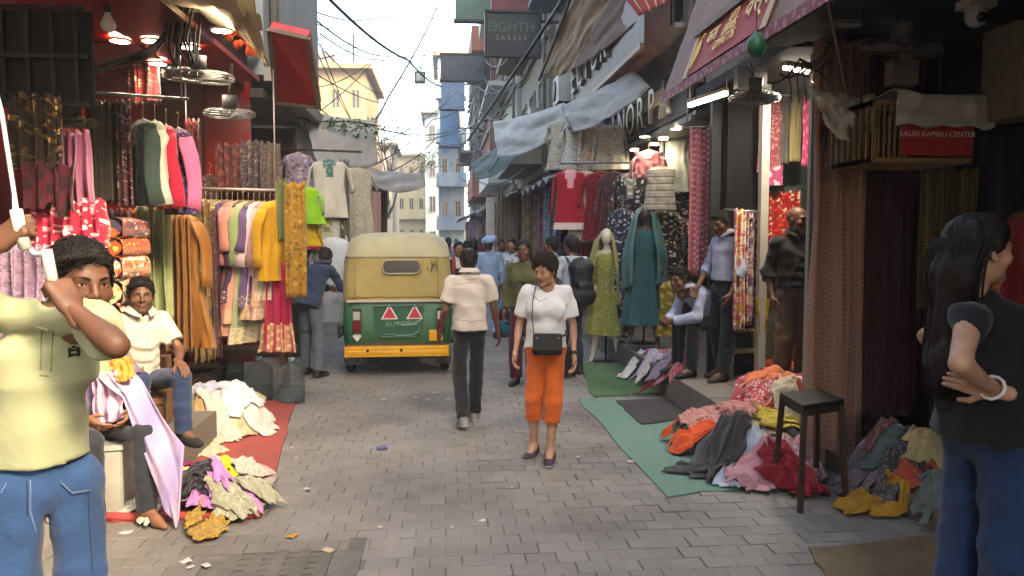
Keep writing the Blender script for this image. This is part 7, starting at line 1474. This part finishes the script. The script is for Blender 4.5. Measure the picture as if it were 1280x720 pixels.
# man with backpack
p = gr(714, 468); r7, j7, _ = person((p.x, p.y, 0), .45, 1.72, 'man in pale grey shirt and navy trousers carrying a backpack', dict(anL=(-.1, .1, .085), elL=(-.24, .02, 1.12), wrL=(-.22, .16, .92)), 'dark', 'short', top=dict(mat=FO('#9aa4ac', 'plain', '#a8b0b6'), hem=.08), bottom=dict(mat=FO('#161e34', 'plain', '#202a42'), loose=1.05), shoe=BLACK, seed=17, face=False)
bp_ = empty('backpack', (p.x, p.y, 0), .45, 'black backpack on the man in the pale grey shirt', 'backpack'); s = SDF(); s.cap((-.07, -.2, 1.32), (.07, -.2, 1.32), .1, None, .05).cap((-.08, -.21, .98), (.08, -.21, .98), .11, None, .05).cap((0, -.2, 1.32), (0, -.21, .98), .13, .13, .05).cap((-.06, -.29, 1.0), (.06, -.29, 1.0), .07, .07, .03).cap((-.06, -.28, 1.12), (.06, -.28, 1.12), .06, .06, .03); s.fx.append(wrinkle(4, .006, 30)); np_mesh('bag', [s.mesh(.012)], paint('#16171a', .6), bp_)
for q in (-1, 1): m = MB(); m.tube([(q * .1, -.13, 1.36), (q * .115, -.05, 1.45), (q * .12, .08, 1.4), (q * .125, .13, 1.25), (q * .15, .08, 1.08), (q * .14, -.12, 1.0)], .02, 6, flat=.35); m.build('strap', BLACK, bp_)
m = MB(); m.tube([(-.1, -.33, 1.18), (0, -.35, 1.19), (.1, -.33, 1.18)], .005, 5); m.build('zip', DARKM, bp_)
# trolley bag by the backpack man
p = gr(707, 470); tb = empty('trolley_bag', (p.x + .02, p.y - .1, 0), .3, 'small black trolley bag on the paving by the backpack man', 'bag'); m = MB(); m.box((0, 0, .22), (.2, .14, .36)); o = m.build('case', BLACK, tb); o.modifiers.new('b', 'BEVEL').width = .02; m = MB(); m.tube([(-.06, .05, .4), (-.06, .05, .55), (.06, .05, .55), (.06, .05, .4)], .008, 6); m.build('handle', DARKM, tb)
for q in (-.07, .07): m = MB(); m.lathe([(.025, -.012), (.025, .012)], 10, (q, 0, .028), Matrix.Rotation(PI / 2, 3, 'Y')); m.build('wheel', RUBBER, tb)
# passers-by behind
person((at(690, 300, 10.8).x, 10.8, 0), 1.2, 1.70, 'dark haired man in pale blue shirt behind the backpack man', None, 'dark', 'short', top=dict(mat=FO('#8a98ac', 'plain', '#9aa8b8'), hem=.1, sleeve='long'), bottom=dict(mat=FO('#2a2c32')), shoe=BLACK, seed=19, face=False, res=.02)
person((at(655, 300, 8.6).x, 8.6, 0), PI - .3, 1.66, 'person in olive scarf and maroon dress behind the white topped woman', None, 'dark', 'short', fem=True, top=dict(mat=FO('#4a4a2a', 'plain', '#5a5a34'), sleeve='long', hem=.02), bottom=dict(mat=FO('#3c1420', 'plain', '#4c1c28'), loose=1.35, name='dress_skirt'), shoe=BLACK, seed=21, face=True, res=.02)
# men on the step
p = at(903, 400, 7.35); LAV = FO('#8f95ae', 'plain', '#9aa0b6', var=.1); BT = FO('#15161a', 'plain', '#1e2024')
person((p.x, 7.3, .28), PI / 2 + .3, 1.68, 'standing man in lavender shirt and black trousers on the step', dict(head=(0, .05, 1.57), elL=(-.24, .0, 1.12), wrL=(-.22, .1, .88), elR=(.23, .04, 1.12), wrR=(.16, .22, .92), anL=(-.1, .08, .085), anR=(.1, -.06, .085)), 'dark', 'short', hpitch=-.25, hyaw=.15, top=dict(mat=LAV, sleeve='rolled', hem=-.05, e=.012), bottom=dict(mat=BT, e=.016, rise=.85, loose=1.08), shoe=paint('#3a2a20', .6), collar=LAV, seed=23, fine=True)
p = at(903, 410, 7.6); person((p.x, 7.65, .28), PI / 2 + .25, 1.70, 'man in lavender shirt seated leaning forward with clasped hands', dict(pel=(0, 0, .56), waist=(0, .1, .66), chest=(0, .26, .78), neck=(0, .40, .90), head=(0, .50, .985), shR=(.165, .35, .85), shL=(-.165, .35, .85), hipR=(.09, .03, .55), hipL=(-.09, .03, .55), knR=(.14, .42, .54), knL=(-.14, .42, .54), anR=(.14, .42, .085), anL=(-.14, .44, .085), elR=(.2, .42, .62), elL=(-.2, .42, .62), wrR=(.05, .62, .56), wrL=(-.05, .62, .57)),
    'dark', 'short', hpitch=-.1, hyaw=.3, top=dict(mat=LAV, sleeve='long', hem=.03), bottom=dict(mat=BT, e=.014), shoe=BLACK, collar=LAV, seed=25, fine=True, hands=dict(R=dict(d=(-.5, .8, -.2), n=(-1, 0, 0), curl=.8), L=dict(d=(.5, .8, -.2), n=(1, 0, 0), curl=.8)))
p = at(992, 400, 6.5); BS = FO('#101114', 'plain', '#18191c'); person((p.x, 6.5, .28), PI + .05, 1.68, 'bald man in black shirt and khaki trousers in the saree shop', dict(elR=(.24, -.04, 1.12), elL=(-.24, -.04, 1.12), wrR=(.24, .06, .9)), 'deep', 'none', hyaw=.45, top=dict(mat=BS, sleeve='rolled', hem=-.03, e=.016), bottom=dict(mat=FO('#5c4a3a', 'plain', '#6a5846'), e=.018, rise=.8, loose=1.1), shoe=BLACK, collar=BS, seed=27, fine=True, width=1.05)
# woman in black with long hair
loc = (at(1238, 400, 2.68).x, 2.68, 0); rz = -PI / 2 + .12; L = lc_((loc, rz), 1.76); BTS = FO('#0c0d10', 'plain', '#131417', var=.1)
J = dict(head=L(1226, 312, 2.66), neck=L(1208, 366, 2.68), shR=L(1212, 398, 2.50), elR=L(1200, 455, 2.36), wrR=L(1243, 487, 2.47), shL=L(1206, 396, 2.86), elL=L(1158, 420, 3.02), wrL=L(1200, 480, 2.9))
r13, j13, H13 = person(loc, rz, 1.76, 'woman with long black hair in black top and blue jeans', J, 'light', 'long', hyaw=-.05, hpitch=.0, fem=True, top=dict(mat=BTS, sleeve='cap', hem=.04, wr=.008, fr=20, e=.022, neck=.07, name='top', flare=.165), bottom=dict(mat=FO('#15294a', 'plain', '#24406a', bump=.5), loose=1.3, e=.016, wr=.01, fr=20, name='jeans'), shoe=BLACK, fine=True, res=.0135, fat=.016, width=1.0, seed=29,
    hands=dict(R=dict(d=Vector(L(1212, 478, 2.50)) - Vector(L(1240, 486, 2.46)), n=Vector(L(1230, 480, 2.6)) - Vector(L(1230, 480, 2.4)), curl=.35, thumb=.2, spread=1.6)))
m = MB(); b = Vector(j13['wrR']); d = (b - Vector(j13['elR'])).normalized(); a_ = d.orthogonal().normalized(); c_ = d.cross(a_); m.tube([b - d * .02 + a_ * .04 * math.cos(t * .5236) + c_ * .04 * math.sin(t * .5236) for t in range(13)], .006, 8, cap=False); m.build('bangle', paint('#d0ccc4', .25), r13)
hr = [o for o in r13.children if o.name.startswith('hair')][0]; R = random.Random(12); Hi = H13
s = SDF(); pts = [H13 @ Vector((0, -.075, .04)), H13 @ Vector((0, -.105, -.08))]; bk = [Vector(L(1190, 400, 2.70)), Vector(L(1180, 450, 2.70)), Vector(L(1178, 500, 2.70))]; ch = pts + bk; rr = [.085, .09, .085, .075, .045]
for i in range(4): s.cap(ch[i], ch[i + 1], rr[i], rr[i + 1], .04, ((0, 1, 0), .55))
s.fx.append(wrinkle(3, .008, 45, .12)); np_mesh('long_hair', [s.mesh(.009)], HAIR, r13)
m = MB()
for k in range(240):
    x = R.gauss(0, .05); t0 = R.uniform(0, .3); P = []
    for i in range(12):
        t = (i / 11) * R.uniform(.97, 1.0); q = t * 4; a = min(3, int(q)); c = ch[a].lerp(ch[a + 1], q - a); sp = .9 - .35 * t
        P.append(c + Vector((x * sp * 1.25 + .008 * math.sin(t * 9 + k), (.05 if k % 3 else -.05) * math.sqrt(max(0, 1 - min(1, (x / .1)) ** 2)) * (1 - .4 * t) * (1 if k % 2 else -1) + .006 * math.sin(t * 7 + k * 2), R.uniform(-.004, .004))))
    m.tube(P, [.0035] * 9 + [.0028, .002, .0008], 4)
m.build('hair_strands', HAIR, r13)
# crowd further down the street
CR = [(573, 12.2, 1.62, PI + .2, 'woman in white top with long red scarf near the autorickshaw', '#b8b0a8', '#5a8a7a', 1, 'mid'), (592, 13.4, 1.66, .2, 'man in dark navy shirt beyond the beige shirted man', '#1e2434', '#2a2c34', 0, 'dark'), (611, 12.8, 1.70, .1, 'man in pale blue shirt with pale blue turban', '#7f98b4', '#7c90a8', 0, 'dark'), (640, 13.6, 1.66, PI - .4, 'person in white printed top by the beige far curtain', '#a8acb0', '#3a4450', 1, 'mid'), (560, 17, 1.68, .2, 'man in grey shirt past the autorickshaw', '#6a6c70', '#2c2c30', 0, 'dark'), (583, 19, 1.6, .3, 'woman in rust kurta far along the street', '#8a4a2c', '#4a3a34', 1, 'mid'), (601, 21, 1.68, -.2, 'man in maroon shirt far along the street', '#5a1c24', '#24242a', 0, 'dark'), (626, 16.5, 1.64, PI + .4, 'man in olive shirt beside the white square post', '#5a5a3a', '#2c2a28', 0, 'dark'), (548, 24, 1.66, 0, 'man in cream shirt far along the street', '#a89c84', '#3a3a40', 0, 'dark'), (570, 27, 1.62, PI, 'woman in pink kurta far along the street', '#a86a78', '#6a4a54', 1, 'mid'), (588, 30, 1.66, 0, 'man in teal shirt far along the street', '#2c5a5e', '#2a2a2e', 0, 'dark'), (532, 29, 1.66, PI, 'man in white shirt far along the street', '#b0aca4', '#34343a', 0, 'dark'), (518, 22, 1.66, .4, 'man in brown shirt by the far left stalls', '#5a4030', '#26262a', 0, 'dark')]
for k, (px, Y, H, rz, lb, c1, c2, fm, sk) in enumerate(CR):
    w = .06 if k % 2 else -.05
    r_, j_, h_ = person((at(px, 300, Y).x, Y, 0), rz, H, lb, dict(anL=(-.1, .12 + w, .085), anR=(.1, -.1 + w, .085), knL=(-.095, .09, .5), wrL=(-.22, .12, .9), wrR=(.23, .02, .89)), sk, 'short', fem=bool(fm), top=dict(mat=FO(c1, 'floral' if k == 3 else 'plain', '#3a3a44' if k == 3 else None, scale=14), hem=.35 if fm else .1, flare=.17 if fm else .15, sleeve='long' if k % 3 else 'short'), bottom=dict(mat=FO(c2), loose=1.15), shoe=BLACK, seed=40 + k, face=False, res=.022, group='people further down the street')
    if k == 0:
        m = MB(); m.sheet(14, 20, lambda u, v: (-.11 + .06 * (u - .5), .12 + .05 * math.sin(min(v, .5) * 6) + .01 * math.sin(u * 12), 1.45 - .85 * v), thick=.004); m.sheet(14, 20, lambda u, v: (.11 + .06 * (u - .5), .12 + .05 * math.sin(min(v, .5) * 6) + .01 * math.sin(u * 12), 1.45 - .75 * v), thick=.004); m.build('scarf', FO('#a0402c'), r_)
    if k == 2: q = SDF(); q.ell((0, .0, 1.64), (.1, .12, .085), .02).cap((-.08, .03, 1.63), (.08, -.05, 1.67), .05, .05, .03); q.fx.append(wrinkle(2, .008, 40)); np_mesh('turban', [q.mesh(.015)], FO('#8aa4c0'), r_)
    if k == 3:
        bb = empty('shopping_bag', (at(px + 2, 300, 12.9).x, 12.9, 0), .2, 'large teal and black shopping bag standing near the woman in white', 'bag'); m = MB(); stack(m, [(.0, .26, -.13, .13, 5), (.3, .3, -.16, .16, 5), (.62, .24, -.08, .08, 4)]); m.build('sack', fab('#1f6074', 'multi', '#14181e', '#2a7a8a', 5, coord='Object'), bb); m = MB(); m.tube([(-.1, 0, .6), (-.08, 0, .78), (.08, 0, .78), (.1, 0, .6)], .012, 6); m.build('handle', BLACK, bb)
# ---------------------------------------------------------------- air
m = MB(); m.box((0, 40, 8.2), (80, 128, 19.6)); hz = m.build('haze', paint('#ffffff'), kind='stuff')
hm = bpy.data.materials.new('haze_air'); hm.use_nodes = True; hn = hm.node_tree.nodes
for n_ in list(hn):
    if n_.type != 'OUTPUT_MATERIAL': hn.remove(n_)
pv = hn.new('ShaderNodeVolumePrincipled'); pv.inputs['Color'].default_value = (.95, .96, 1, 1); pv.inputs['Density'].default_value = .0026; pv.inputs['Anisotropy'].default_value = .2
hm.node_tree.links.new(pv.outputs[0], hn['Material Output'].inputs['Volume']); hz.data.materials.clear(); hz.data.materials.append(hm)
